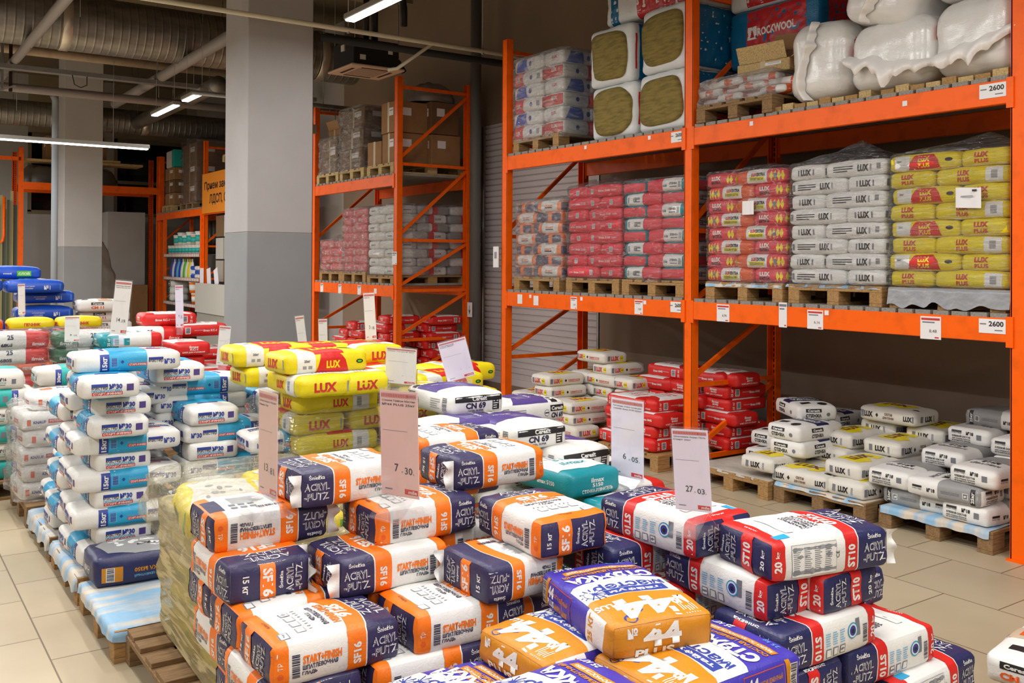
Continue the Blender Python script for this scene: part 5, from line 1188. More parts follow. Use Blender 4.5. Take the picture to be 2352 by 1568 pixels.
    ('ceres', 2.31, 11.365, 0.4, 0, 0, 1, 'white and tan bag second in the stack behind the tall sign', ''),
    ('ceres', 2.28, 11.365, 0.52, 0, 0, 2, 'white and tan bag third in the stack behind the tall sign', ''),
    ('ceres', 2.31, 11.365, 0.64, 0, 0, 0, 'white and tan bag fourth in the stack behind the tall sign', ''),
    ('ceres', 2.28, 11.365, 0.76, 0, 0, 1, 'white and tan bag fifth in the stack behind the tall sign', ''),
    ('ceres', 2.31, 11.365, 0.88, 0, 0, 2, 'white and tan bag sixth in the stack behind the tall sign', ''),
    ('ceres', 2.28, 11.365, 1.0, 0, 0, 0, 'white and tan bag seventh in the stack behind the tall sign', ''),
    ('ceres', 2.31, 11.365, 1.12, 0, 0, 1, 'white and tan bag eighth in the stack behind the tall sign', ''),
    ('ceres', 2.28, 11.365, 1.24, 0, 0, 2, 'white and tan bag ninth in the stack behind the tall sign', ''),
    ('ceres', 2.24, 11.265, 1.36, 0, 0, 1, 'white and tan bag on top behind the tall sign', ''),
    'red and white adhesive bags by the column',
    ('red', 2.455, 8.85, 0.26, 90, 0, 0, 'red and white adhesive bag bottom in the front column of the pile', ''),
    ('red', 3.1, 8.805, 0.26, 0, 0, 1, 'red and white adhesive bag bottom in the right column of the pile', ''),
    ('red', 2.85, 9.405, 0.26, 0, 0, 2, 'red and white adhesive bag bottom in the back column of the pile', ''),
    ('red', 2.57, 8.755, 0.375, 0, 0, 1, 'red and white adhesive bag second in the front column of the pile', ''),
    ('red', 3.005, 8.9, 0.375, 90, 0, 2, 'red and white adhesive bag second in the right column of the pile', ''),
    ('red', 2.85, 9.405, 0.375, 0, 0, 0, 'red and white adhesive bag second in the back column of the pile', ''),
    ('red', 2.455, 8.85, 0.49, 90, 0, 2, 'red and white adhesive bag third in the front column of the pile', ''),
    ('red', 3.1, 8.805, 0.49, 0, 0, 0, 'red and white adhesive bag third in the right column of the pile', ''),
    ('red', 2.85, 9.405, 0.49, 0, 0, 1, 'red and white adhesive bag third in the back column of the pile', ''),
    ('red', 2.57, 8.755, 0.605, 0, 0, 0, 'red and white adhesive bag fourth in the front column of the pile', ''),
    ('red', 3.005, 8.9, 0.605, 90, 0, 1, 'red and white adhesive bag fourth in the right column of the pile', ''),
    ('red', 2.85, 9.405, 0.605, 0, 0, 2, 'red and white adhesive bag fourth in the back column of the pile', ''),
    ('red', 2.455, 8.85, 0.72, 90, 0, 1, 'red and white adhesive bag fifth in the front column of the pile', ''),
    ('red', 3.1, 8.805, 0.72, 0, 0, 2, 'red and white adhesive bag fifth in the right column of the pile', ''),
    ('red', 2.85, 9.405, 0.72, 0, 0, 0, 'red and white adhesive bag fifth in the back column of the pile', ''),
    ('red', 2.57, 8.755, 0.835, 0, 0, 2, 'red and white adhesive bag sixth in the front column of the pile', ''),
    ('red', 3.005, 8.9, 0.835, 90, 0, 0, 'red and white adhesive bag sixth in the right column of the pile', ''),
    ('red', 2.85, 9.405, 0.835, 0, 0, 1, 'red and white adhesive bag sixth in the back column of the pile', ''),
    ('red', 2.455, 8.85, 0.95, 90, 0, 0, 'red and white adhesive bag seventh in the front column of the pile', ''),
    ('red', 3.1, 8.805, 0.95, 0, 0, 1, 'red and white adhesive bag seventh in the right column of the pile', ''),
    ('red', 2.85, 9.405, 0.95, 0, 0, 2, 'red and white adhesive bag seventh in the back column of the pile', ''),
    ('red', 2.475, 8.8, 1.07, -90, 0, 1, 'red and white adhesive bag end-on just above the front column', ''),
    ('red', 2.75, 9.355, 1.19, 0, 0, 0, 'red and white adhesive bag top row behind the blueish sign', ''),
    ('red', 2.47, 9.405, 1.3, 180, 0, 2, 'red and white adhesive bag topmost, lying broadside', ''),
    ('tealwhite', 1.98, 8.815, 1.16, 0, 0, 2, 'white and pale teal bag left of the red ones', ''),
    ('tealwhite', 1.98, 8.865, 0.27, 0, 0, 0, 'white and pale teal bag bottom of that stack', ''),
    ('tealwhite', 1.98, 8.865, 0.33, 0, 0, 1, 'white and pale teal bag second below it', ''),
    ('tealwhite', 1.98, 8.865, 0.45, 0, 0, 2, 'white and pale teal bag third below it', ''),
    ('tealwhite', 1.98, 8.865, 0.57, 0, 0, 0, 'white and pale teal bag fourth below it', ''),
    ('tealwhite', 1.98, 8.865, 0.69, 0, 0, 1, 'white and pale teal bag fifth below it', ''),
    ('tealwhite', 1.98, 8.865, 0.81, 0, 0, 2, 'white and pale teal bag sixth below it', ''),
    ('tealwhite', 1.98, 8.865, 0.93, 0, 0, 0, 'white and pale teal bag seventh below it', ''),
    ('tealwhite', 1.98, 8.865, 1.05, 0, 0, 1, 'white and pale teal bag eighth below it', ''),
    'bright yellow bags in the middle pile',
    ('lux', 2.093, 5.006, 1.19, 90, 0, 1, 'bright yellow bag end-on at left of the second row', ''),
    ('lux', 2.346, 5.007, 1.185, 90, 0, 2, 'bright yellow bag end-on, second from left in the second row', ''),
    ('lux', 2.149, 5.03, 1.305, 0, 0, 0, 'bright yellow bag on top at front with red panel and small emblem', ''),
    ('lux', 2.05, 5.535, 1.305, 0, 0, 1, 'bright yellow bag on top at far left, lying end-on', ''),
    ('lux', 2.35, 5.575, 1.29, 0, 0, 2, 'bright yellow bag on top behind the front one', ''),
    ('lux', 2.675, 5.5, 1.29, 90, 0, 0, 'bright yellow bag on top beside the narrow white sign', ''),
    ('lux', 2.655, 5.25, 1.175, 90, 0, 0, 'bright yellow bag third end-on bag in the second row', ''),
    ('lux', 3.1, 5.255, 1.1, 0, 0, 1, 'bright yellow bag right side, behind the leaning sign', ''),
    ('lux', 3.45, 5.655, 1.1, 0, 0, 2, 'bright yellow bag rightmost, under the blue leaflet sign', ''),
    ('lux', 2.11, 5.515, 1.185, 0, 0, 1, 'bright yellow bag below the far left one', ''),
    ('lux', 2.155, 5.22, 0.26, 90, 0, 0, 'bright yellow bag bottom layer at the front left corner', ''),
    ('lux', 2.485, 5.22, 0.26, 90, 0, 1, 'bright yellow bag bottom layer beside the corner', ''),
    ('lux', 2.815, 5.25, 0.26, 90, 0, 2, 'bright yellow bag bottom layer at the front right', ''),
    ('lux', 2.27, 5.125, 0.375, 180, 0, 1, 'bright yellow bag second layer at the front left', ''),
    ('lux', 2.815, 5.25, 0.375, 90, 0, 0, 'bright yellow bag second layer at the front right', ''),
    ('lux', 2.155, 5.22, 0.49, 90, 0, 2, 'bright yellow bag third layer at the front left corner', ''),
    ('lux', 2.485, 5.22, 0.49, 90, 0, 0, 'bright yellow bag third layer beside the corner', ''),
    ('lux', 2.815, 5.25, 0.49, 90, 0, 1, 'bright yellow bag third layer at the front right', ''),
    ('lux', 2.27, 5.125, 0.605, 180, 0, 0, 'bright yellow bag fourth layer at the front left', ''),
    ('lux', 2.815, 5.25, 0.605, 90, 0, 2, 'bright yellow bag fourth layer at the front right', ''),
    ('lux', 2.155, 5.22, 0.72, 90, 0, 1, 'bright yellow bag fifth layer at the front left corner', ''),
    ('lux', 2.485, 5.22, 0.72, 90, 0, 2, 'bright yellow bag fifth layer beside the corner', ''),
    ('lux', 2.815, 5.25, 0.72, 90, 0, 0, 'bright yellow bag fifth layer at the front right', ''),
    ('lux', 2.27, 5.125, 0.835, 180, 0, 2, 'bright yellow bag sixth layer at the front left', ''),
    ('lux', 2.815, 5.25, 0.835, 90, 0, 1, 'bright yellow bag sixth layer at the front right', ''),
    ('lux', 2.155, 5.22, 0.95, 90, 0, 0, 'bright yellow bag seventh layer at the front left corner', ''),
    ('lux', 2.485, 5.22, 0.95, 90, 0, 1, 'bright yellow bag seventh layer beside the corner', ''),
    ('lux', 2.815, 5.25, 0.95, 90, 0, 2, 'bright yellow bag seventh layer at the front right', ''),
    ('lux', 2.27, 5.125, 1.065, 180, 0, 1, 'bright yellow bag eighth layer at the front left', ''),
    ('lux', 2.815, 5.25, 1.065, 90, 0, 0, 'bright yellow bag eighth layer at the front right', ''),
    ('lux', 3.25, 5.305, 0.29, 0, 0, 0, 'bright yellow bag bottom layer at the right end', ''),
    ('lux', 3.25, 5.305, 0.405, 0, 0, 1, 'bright yellow bag second layer at the right end', ''),
    ('lux', 3.25, 5.305, 0.52, 0, 0, 2, 'bright yellow bag third layer at the right end', ''),
    ('lux', 3.25, 5.305, 0.635, 0, 0, 0, 'bright yellow bag fourth layer at the right end', ''),
    ('lux', 3.25, 5.305, 0.75, 0, 0, 1, 'bright yellow bag fifth layer at the right end', ''),
    ('lux', 3.25, 5.305, 0.865, 0, 0, 2, 'bright yellow bag sixth layer at the right end', ''),
    ('lux', 3.25, 5.305, 0.98, 0, 0, 0, 'bright yellow bag seventh layer at the right end', ''),
    'pale bags between the yellow and navy piles',
    ('no30', 2.28, 4.345, 0.8, 0, 0, 1, 'white and blue bag half buried between the yellow and navy piles', ''),
    ('yelopen', 2.46, 4.15, 0.86, 0, 0, 1, 'yellow-edged white bag between the yellow and navy piles', ''),
    ('yelopen', 2.31, 4.17, 0.274, 0, 0, 0, 'yellow bag bottom under the half buried ones', ''),
    ('yelopen', 2.31, 4.17, 0.404, 0, 0, 1, 'yellow bag second under the half buried ones', ''),
    ('yelopen', 2.31, 4.17, 0.534, 0, 0, 2, 'yellow bag third under the half buried ones', ''),
    ('yelopen', 2.31, 4.17, 0.664, 0, 0, 0, 'yellow bag fourth under the half buried ones', ''),
    'white and purple levelling compound bags',
    ('cn69', 2.818, 4.62, 1.09, 90, 0, 0, 'white and purple levelling compound bag topmost, end with big black label', ''),
    ('cn69', 2.897, 4.156, 0.97, 90, 0, 1, 'white and purple levelling compound bag second row right, purple top showing', ''),
    ('cn69', 2.68, 4.29, 0.97, 0, 0, 2, 'white and purple levelling compound bag second row left, leaning', ''),
    ('cn69', 3.31, 4.72, 0.97, 0, 0, 2, 'white and purple levelling compound bag white one with bar code behind the second row', ''),
    ('cn69', 3.097, 4.018, 0.85, 90, 0, 2, 'white and purple levelling compound bag third row right, half covered', ''),
    ('cn69', 2.77, 4.26, 0.85, 90, 0, 0, 'white and purple levelling compound bag third row beneath the left ones', ''),
    ('cn69', 3.32, 4.21, 0.73, 90, 0, 1, 'white and purple levelling compound bag fourth row at the right, purple corner', ''),
    ('cn69', 2.79, 4.28, 0.264, 90, 0, 0, 'white and purple levelling compound bag bottom layer of the left column', ''),
    ('cn69', 3.17, 4.28, 0.264, 90, 0, 1, 'white and purple levelling compound bag bottom layer of the right column', ''),
    ('cn69', 2.79, 4.28, 0.384, 90, 0, 1, 'white and purple levelling compound bag second layer of the left column', ''),
    ('cn69', 3.17, 4.28, 0.384, 90, 0, 2, 'white and purple levelling compound bag second layer of the right column', ''),
    ('cn69', 2.79, 4.28, 0.504, 90, 0, 2, 'white and purple levelling compound bag third layer of the left column', ''),
    ('cn69', 3.17, 4.28, 0.504, 90, 0, 0, 'white and purple levelling compound bag third layer of the right column', ''),
    ('cn69', 2.79, 4.28, 0.624, 90, 0, 0, 'white and purple levelling compound bag fourth layer of the left column', ''),
    ('cn69', 3.17, 4.28, 0.624, 90, 0, 1, 'white and purple levelling compound bag fourth layer of the right column', ''),
    ('cn69', 2.92, 4.31, 0.73, 90, 0, 2, 'white and purple levelling compound bag fifth layer of the middle column', ''),
    'yellow bags inside the film at the left',
    ('yelopen', 1.32, 4.11, 0.8, 80, 0, 0, 'yellow and white opened bag spilling plaster on top of the wrapped pile', ''),
    ('yelopen', 1.69, 4.21, 0.8, 90, 0, 1, 'yellow bag beside the opened one inside the film', ''),
    ('yelopen', 1.42, 3.72, 0.274, 0, 0, 0, 'yellow bag bottom inside the yellowed film', ''),
    ('yelopen', 1.42, 4.17, 0.274, 0, 0, 1, 'yellow bag bottom at the back inside the yellowed film', ''),
    ('yelopen', 1.42, 3.72, 0.4, 0, 0, 1, 'yellow bag second inside the yellowed film', ''),
    ('yelopen', 1.42, 4.17, 0.4, 0, 0, 2, 'yellow bag second at the back inside the yellowed film', ''),
    ('yelopen', 1.42, 3.72, 0.526, 0, 0, 2, 'yellow bag third inside the yellowed film', ''),
    ('yelopen', 1.42, 4.17, 0.526, 0, 0, 0, 'yellow bag third at the back inside the yellowed film', ''),
    ('yelopen', 1.42, 3.72, 0.652, 0, 0, 0, 'yellow bag fourth inside the yellowed film', ''),
    ('yelopen', 1.42, 4.17, 0.652, 0, 0, 1, 'yellow bag fourth at the back inside the yellowed film', ''),
    ('yelopen', 1.42, 3.72, 0.778, 0, 0, 1, 'yellow bag fifth inside the yellowed film', ''),
    ('yelopen', 1.42, 4.17, 0.778, 0, 0, 2, 'yellow bag fifth at the back inside the yellowed film', ''),
    ('red', 2.75, 8.375, 0.26, 0, 0, 0, 'red and white adhesive bag bottom under the white sign near the column', ''),
    ('red', 2.75, 8.375, 0.375, 0, 0, 1, 'red and white adhesive bag second under the white sign near the column', ''),
    ('red', 2.75, 8.375, 0.49, 0, 0, 2, 'red and white adhesive bag third under the white sign near the column', ''),
    ('red', 2.75, 8.375, 0.605, 0, 0, 0, 'red and white adhesive bag fourth under the white sign near the column', ''),
    ('red', 2.75, 8.375, 0.72, 0, 0, 1, 'red and white adhesive bag fifth under the white sign near the column', ''),
    'cream bags stacked behind the bright yellow pile',
    ('luxgrey', 2.87, 7.01, 0.26, 0, 0, 0, 'cream bag bottom in the left column hidden behind the yellow pile', ''),
    ('luxgrey', 3.39, 7.01, 0.26, 0, 0, 0, 'cream bag bottom in the right column hidden behind the yellow pile', ''),
    ('luxgrey', 2.87, 7.01, 0.375, 0, 0, 1, 'cream bag second in the left column hidden behind the yellow pile', ''),
    ('luxgrey', 3.39, 7.01, 0.375, 0, 0, 1, 'cream bag second in the right column hidden behind the yellow pile', ''),
    ('luxgrey', 2.87, 7.01, 0.49, 0, 0, 2, 'cream bag third in the left column hidden behind the yellow pile', ''),
    ('luxgrey', 3.39, 7.01, 0.49, 0, 0, 2, 'cream bag third in the right column hidden behind the yellow pile', ''),
    ('luxgrey', 2.87, 7.01, 0.605, 0, 0, 0, 'cream bag fourth in the left column hidden behind the yellow pile', ''),
    ('luxgrey', 3.39, 7.01, 0.605, 0, 0, 0, 'cream bag fourth in the right column hidden behind the yellow pile', ''),
    ('luxgrey', 2.87, 7.01, 0.72, 0, 0, 1, 'cream bag fifth in the left column hidden behind the yellow pile', ''),
    ('luxgrey', 3.39, 7.01, 0.72, 0, 0, 1, 'cream bag fifth in the right column hidden behind the yellow pile', ''),
    ('luxgrey', 2.87, 7.01, 0.835, 0, 0, 2, 'cream bag sixth in the left column hidden behind the yellow pile', ''),
    ('luxgrey', 3.39, 7.01, 0.835, 0, 0, 2, 'cream bag sixth in the right column hidden behind the yellow pile', ''),
    ('luxgrey', 2.87, 7.01, 0.95, 0, 0, 0, 'cream bag seventh in the left column hidden behind the yellow pile', ''),
    ('luxgrey', 3.39, 7.01, 0.95, 0, 0, 0, 'cream bag seventh in the right column hidden behind the yellow pile', ''),
    'bags at the bottom right corner',
    ('knauf', 3.39, 1.66, 0.27, -12, 0, 1, 'white bag with blue lettering at the bottom right corner of the picture', ''),
    ('ceres', 4.0, 1.885, 0.27, 8, 0, 1, 'tan bag under clear film at the bottom right corner', ''),
]
NR = 0
def SHORT(t): return {'pink, yellow and orange bag': 'pink and yellow bag', 'pink, white and teal bag': 'pink and teal bag', 'white, navy and orange bag': 'navy and orange bag'}.get(t, t.split(' with ')[0])
pile_group = None
for row in PILES:
    if isinstance(row, str): pile_group = row; continue
    d, x, y, z, yw, fl_, v, lab, flp = row
    sc_b = (.76, 1, 1) if 'S' in flp else None; flp = flp.replace('S', '')
    if sc_b: x -= .0474
    NR += 1
    bag(d, x, y, z, yw + (((NR * 37) % 7) - 3) * .5, bool(fl_), v % 3, lab, pile_group, flap=flp or None, sc=sc_b)

# ---------------------------------------------------------------- floor pallets under the piles
pallet(1.56, 4.89, 0, 'pallet with torn blue paper nearest the aisle, mostly bare', M_wood); pallet(1.56, 5.75, 0, 'pallet carrying the blue and white pile', M_wood)
pallet(1.56, 6.62, 0, 'pallet with blue paper behind the blue and white pile', M_woodd); pallet(1.55, 7.48, 0, 'pallet under the film-wrapped white stack', M_woodd)
pallet(1.32, 8.4, 0, 'dark pallet under the cream and sea-green stack', M_woodd); pallet(1.55, 9.3, 0, 'pallet under the white, red and green bags', M_woodd); pallet(1.4, 10.25, 0, 'pallet under the small orange-red bags', M_woodd, ly=.8); pallet(1.75, 11.5, 0, 'pallet under the royal blue bags', M_woodd, lx=1.4)
pallet(1.41, 3.92, 0, 'old pallet with bare slats sticking out under the yellowed film', M_woodd, lx=.8, ly=1.2, old=True)
pallet(1.55, 2.86, 0, 'pallet hidden below the navy and orange pile', M_woodd, ly=.85); pallet(1.56, 1.97, 0, 'pallet hidden below the violet bags', M_woodd, ly=.7)
pallet(2.78, 2.06, 0, 'pallet hidden below the midnight blue bags', M_woodd, ly=.95); pallet(3.4, 3.42, 0, 'pallet hidden below the teal bags', M_woodd, ly=.7)
pallet(3.1, 4.3, 0, 'pallet hidden below the white and purple bags', M_woodd); pallet(2.6, 5.35, 0, 'pallet hidden below the bright yellow bags', M_woodd); pallet(2.85, 9.0, 0, 'pallet hidden below the red and white bags', M_woodd, ly=1.0, lx=1.25)
pallet(2.3, 11.4, 0, 'pallet hidden below the tan lettered bags', M_woodd, lx=.6)
pallet(3.75, 1.72, 0, 'pallet at the bottom right corner', M_woodd, ly=.5)
sheet('paper_sheet', .965, 4.5, 2.1, 5.27, .144, M_blue, 'torn blue paper sheet dusted white on the nearest aisle pallet', .05, 3)
sheet('paper_sheet', .965, 5.37, 2.1, 6.14, .144, M_blue, 'blue paper sheet under the blue and white pile', .07, 5); sheet('paper_sheet', .965, 6.24, 2.1, 7.0, .144, M_blue, 'blue paper sheet hanging over the pallet behind the blue and white pile', .08, 8)
wrap(1.13, 3.5, 1.72, 4.5, .16, .74, 'yellowed stretch film around the pile behind the navy bags', FILMY, peak=-.02, amp=.015, taper=.03, seed=2)
wrap(1.08, 3.44, 1.8, 4.56, .62, .86, 'crumpled clear film loosely covering the opened yellow bag', FILMC, peak=.03, amp=.04, seed=12)
wrap(.9, 7.18, 1.48, 7.74, .15, .80, 'cloudy film around the white stack at the far left', FILMT, peak=.08, amp=.03, seed=4)
wrap(1.96, 4.9, 3.05, 5.75, .2, .98, 'torn stretch film around the lower yellow bags', FILMH, peak=.0, amp=.02, seed=6)
wrap(.8, 8.9, 2.0, 9.45, .3, 1.19, 'clear film over the white, red and green bags', FILM, peak=.03, seed=9)

# ---------------------------------------------------------------- heaps on the floor under the right rack
def heap(desc, group, rows):
    for k, (d, x0, yc, z, yw, v, lab) in enumerate(rows):
        if d not in _BG: _BG[d] = DESIGN[d]()
        g = _BG[d]; lx = g.L if yw % 180 == 0 else g.W
        bag(d, x0 + lx / 2, yc, z, yw + ((k * 5) % 7 - 3) * .8, False, v % 3, desc + ' ' + lab, group)
G_ = 'cream bags with black lettering on the floor pallet at right'
D_ = 'cream bag with black lettering'
heap(D_, G_, [('luxgrey', 5.80, 4.15, .26, 0, 0, 'bottom row right end'), ('luxgrey', 5.78, 4.55, .26, -90, 1, 'bottom row, brown words readable'), ('luxgrey', 6.12, 4.55, .26, 90, 0, 'bottom row second line'),
    ('luxgrey', 5.86, 4.22, .375, 0, 2, 'second row, yellow top, nearest'), ('luxgrey', 5.74, 4.92, .31, 0, 0, 'leftmost low one with a brown folded end'), ('luxgrey', 6.22, 4.62, .375, 0, 1, 'second row behind'),
    ('luxgrey', 6.3, 4.2, .49, 0, 1, 'third row right with yellow top'), ('luxgrey', 6.3, 4.6, .49, 0, 0, 'third row middle'), ('luxgrey', 6.22, 4.92, .43, 0, 2, 'third row left'), ('luxgrey', 6.3, 4.2, .375, 0, 2, 'second row back right'), ('luxgrey', 6.45, 4.92, .315, 0, 1, 'second row back left'), ('luxgrey', 6.68, 4.3, .26, 0, 1, 'bottom row back'),
    ('luxgrey', 6.7, 4.1, .56, 0, 0, 'fourth row right with yellow print'), ('luxgrey', 6.7, 4.5, .56, 0, 2, 'fourth row middle'), ('luxgrey', 6.62, 4.36, .68, -90, 1, 'topmost, lying broadside'), ('luxgrey', 6.72, 4.3, .445, 90, 0, 'inner row at the back')])
heap('white bag with black label strip', 'white bags with black label strips', [('ceresb', 6.15, 5.22, .265, 0, 0, 'bottom, left of the heap'), ('ceresb', 6.3, 5.30, .385, 0, 2, 'on the bare pallet at far left'), ('ceresb', 5.95, 4.80, .43, 0, 1, 'lower of two beside the cream bags'), ('ceresb', 5.95, 4.82, .55, 0, 2, 'upper of two beside the cream bags'),
    ('ceresb', 6.6, 5.05, .55, 0, 0, 'at the back, purple top'), ('ceresb', 6.35, 5.05, .66, 60, 2, 'slanting on top with a purple band')])
heap('white and grey adhesive bag', 'white and grey adhesive bags on the floor pallet at far right', [('no18', 5.86, 3.30, .265, 0, 0, 'bottom row right'), ('no18', 5.92, 3.68, .265, 90, 1, 'bottom row left, grey side'), ('no18', 6.4, 3.3, .265, 0, 1, 'bottom row back right'), ('no18', 6.3, 3.75, .265, 0, 2, 'bottom row back left'),
    ('no18', 5.84, 3.45, .385, -90, 0, 'second row lying broadside'), ('no18', 5.86, 3.86, .385, 0, 2, 'second row left end-on'), ('no18', 6.2, 3.3, .385, 0, 1, 'second row back'), ('no18', 5.88, 3.26, .505, 0, 1, 'third row right end-on'), ('no18', 6.25, 3.7, .505, 0, 2, 'third row middle end-on'), ('no18', 6.4, 3.72, .385, 0, 0, 'second row far back'),
    ('no18', 6.42, 3.28, .625, 0, 0, 'fourth row right'), ('no18', 6.42, 3.28, .505, 0, 2, 'third row far back'), ('no18', 6.75, 3.72, .505, 0, 1, 'third row deepest'), ('no18', 6.6, 3.70, .625, 0, 1, 'fourth row left end-on'), ('no18', 6.75, 3.55, .745, 90, 2, 'topmost at the back'), ('no18', 6.8, 3.3, .745, 0, 0, 'topmost right corner'), ('no18', 6.8, 3.35, .625, 0, 0, 'fourth row deepest')])
for k in range(7):
    for j, (x0, yc) in enumerate(((5.72, 6.55), (5.72, 6.18), (6.24, 6.6), (6.24, 6.22), (6.3, 5.86))):
        if k >= (3, 4, 5, 5, 6)[j]: continue
        heap('red and white bag', 'red and white bags on the floor under the rack', [('red6', x0 + .02 * (k % 2), yc, .26 + .115 * k, 0 if (k + j) % 3 else -90, k + j, '%s in the %s column behind the centre post' % (ORD[k], ('front left', 'front right', 'back left', 'back right', 'rightmost')[j]))])
heap('red and white bag', 'red and white bags on the floor under the rack', [('red6', 5.7, 6.4, .605, -90, 1, 'broadside across the front columns'), ('red6', 6.25, 5.98, .835, -90, 0, 'broadside on the very top'), ('red6', 6.3, 6.5, .835, 90, 2, 'broadside at top left')])
for k in range(6):
    for j, (x0, yc) in enumerate(((5.55, 7.12), (5.55, 7.46), (6.05, 7.15), (6.05, 7.5), (6.05, 6.82), (5.6, 7.9))):
        if k >= (3, 4, 6, 5, 5, 3)[j]: continue
        heap('cream bag with red and yellow printing', 'cream bags with red and yellow printing', [('luxplus', x0 + .02 * (k % 2), yc, .255 + .11 * k, 0 if (k + j) % 3 else -90, k + j, '%s in the %s column' % (ORD[k], ('front right', 'front left', 'back right', 'back left', 'rearmost right', 'far left low')[j]))])
heap('cream bag with red and yellow printing', 'cream bags with red and yellow printing', [('luxplus', 6.05, 7.3, .915, -90, 1, 'topmost, broadside'), ('luxplus', 5.56, 7.5, .695, 0, 2, 'with yellow top on the front left column')])
pallet(6.36, 4.36, 0, 'dark pallet under the cream bags with black lettering', M_woodd); pallet(6.42, 3.5, 0, 'dark pallet with blue paper at far right of the rack floor', M_woodd); pallet(6.32, 5.18, 0, 'mostly bare pallet with pale paper under the rack', M_wood); pallet(6.28, 6.34, 0, 'pallet under the red heap', M_wood); pallet(6.1, 7.35, 0, 'pallet with blue paper under the red and yellow printed bags', M_wood)
pallet(6.35, 1.9, 0, 'pallet just past the right rack post, cut by the picture edge', M_wood)
sheet('paper_sheet', 5.74, 4.80, 6.3, 5.55, .144, M_whs, 'pale grey paper sheet on the nearly bare pallet', .02, 12, wav=.03); sheet('paper_sheet', 5.83, 3.12, 6.9, 3.88, .144, M_blue, 'light blue paper hanging over the rightmost floor pallet', .045, 13, sides='L'); sheet('paper_sheet', 5.52, 7.0, 6.5, 7.72, .144, M_blue, 'light blue paper under the red and yellow printed bags', .05, 15)
sheet('paper_sheet', 5.77, 3.99, 6.9, 4.75, .144, M_blue, 'light blue paper corner under the cream bags', .02, 16, sides='LF')

# ---------------------------------------------------------------- wrapped pallets on the right rack, first level
ZL = 1.484 + .028; ZP = ZL + .146
def load(y0, design, layers, pat, label, group, z=ZP, x=5.87, film=FILM, gap=.83, pal=None, second=True, peak=.07, pk=None, fseed=1, side=True, jit=.012):
    """y0 = right (near) edge; rows alternate long-left/short-right and short-left/long-right as seen from the aisle"""
    g = _BG.get(d_ := design[0]) or DESIGN[design[0]]()
    L, W, T = g.L, g.W, g.T
    for k in range(layers):
        d0 = design[k % len(design)]; zt = z + T * (k + 1); r2 = random.Random(k * 13 + int(y0 * 10))
        longleft = (k + pat) % 2 == 0
        j = lambda: r2.uniform(-jit, jit)
        if longleft:
            bag(d0, x + W / 2 + j(), y0 + W + L / 2 + .004, zt, -90, False, k % 3, '%s broadside at left, %s layer of %s' % (SHORT(DESC[d0]), ORD[k], label), group)
            bag(d0, x + L / 2 + j(), y0 + W / 2, zt, 0, False, (k + 1) % 3, '%s end-on at right, %s layer of %s' % (SHORT(DESC[d0]), ORD[k], label), group)
        else:
            bag(d0, x + L / 2 + j(), y0 + L + W / 2 + .004, zt, 0, False, (k + 2) % 3, '%s end-on at left, %s layer of %s' % (SHORT(DESC[d0]), ORD[k], label), group)
            bag(d0, x + W / 2 + j(), y0 + L / 2, zt, 90, False, k % 3, '%s broadside at right, %s layer of %s' % (SHORT(DESC[d0]), ORD[k], label), group)
            if side: bag(d0, x + W + .01 + W / 2, y0 + L / 2, zt, 90, False, (k + 1) % 3, '%s in second row, %s layer of %s' % (SHORT(DESC[d0]), ORD[k], label), group)
    wrap(x - .025, y0 - .02, x + (2 * W + .03 if side else L + .03), y0 + L + W + .03, z - .03, z + T * layers + .02, 'clear plastic film around ' + label, film, peak=peak, pk=pk, seed=fseed, amp=.012)
    pallet(x + .575, y0 + (L + W) / 2, z - .146, 'wooden pallet under ' + label, pal or M_wood)
load(3.025, ['luxyellow'], 8, 1, 'the yellow rack stack', 'yellow bags on the right rack', peak=.12, pk=(-.1, -.3), film=FILMH, fseed=3)
load(3.89, ['luxwhite'], 8, 0, 'the cream rack stack', 'cream bags on the right rack', peak=.14, pk=(-.3, -.2), fseed=5)
load(4.745, ['luxextra'], 8, 0, 'the pink and yellow rack stack', 'pink and yellow bags on the right rack', peak=.08, fseed=7, film=FILM)
load(5.80, ['rackteal'], 8, 0, 'the pink and teal rack stack', 'pink and teal bags on the right rack', peak=.05, fseed=9)
load(6.64, ['pink'], 8, 0, 'the pinkish right rack stack', 'pinkish red bags on the right rack', peak=.1, pk=(0, .1), fseed=11, jit=.02)
load(7.55, ['racknavy'], 7, 1, 'the navy and orange rack stack', 'navy and orange bags on the right rack', peak=.07, fseed=13, film=FILMT)
sheet('paper_sheet', 5.86, 3.9, 6.9, 4.72, ZP - .006, M_blue, 'light blue sheet hanging under the cream stack on the rack', .02, 21, sides='L'); sheet('paper_sheet', 5.86, 4.76, 6.9, 5.55, ZP - .006, M_blue, 'light blue sheet hanging under the pink and yellow stack', .035, 22, sides='L')
sheet('plastic_skirt', 5.85, 3.0, 6.9, 3.84, ZP - .006, mat('grey_film_skirt', (150, 152, 156), .3, 'sheet'), 'grey plastic skirt hanging ragged over the pallet of the yellow stack', .12, 23, sides='L', wav=.0)
m = MB(); m.grid(lambda a, b_: Vector((5.826 - .006 * math.sin(a * 9), 3.35 - a * .17, 2.18 + b_ * .13 - .01 * a)), 8, 6, M_paper); flat_rect(m, (5.815, 3.22, 2.285), (0, -1, 0), (0, 0, 1), .03, .012, BLACK, .0); flat_rect(m, (5.815, 3.27, 2.25), (0, -1, 0), (0, 0, 1), .08, .008, LINE, .0); tag(m.build('paper_note'), 'white paper note stuck on the film of the yellow stack', 'note')
m = MB(); m.grid(lambda a, b_: Vector((5.83 - .006 * math.sin(a * 9), 5.14 - a * .12, 2.2 + b_ * .11)), 8, 6, M_paper); tag(m.build('paper_note'), 'white paper note stuck on the film of the pink and yellow stack', 'note')

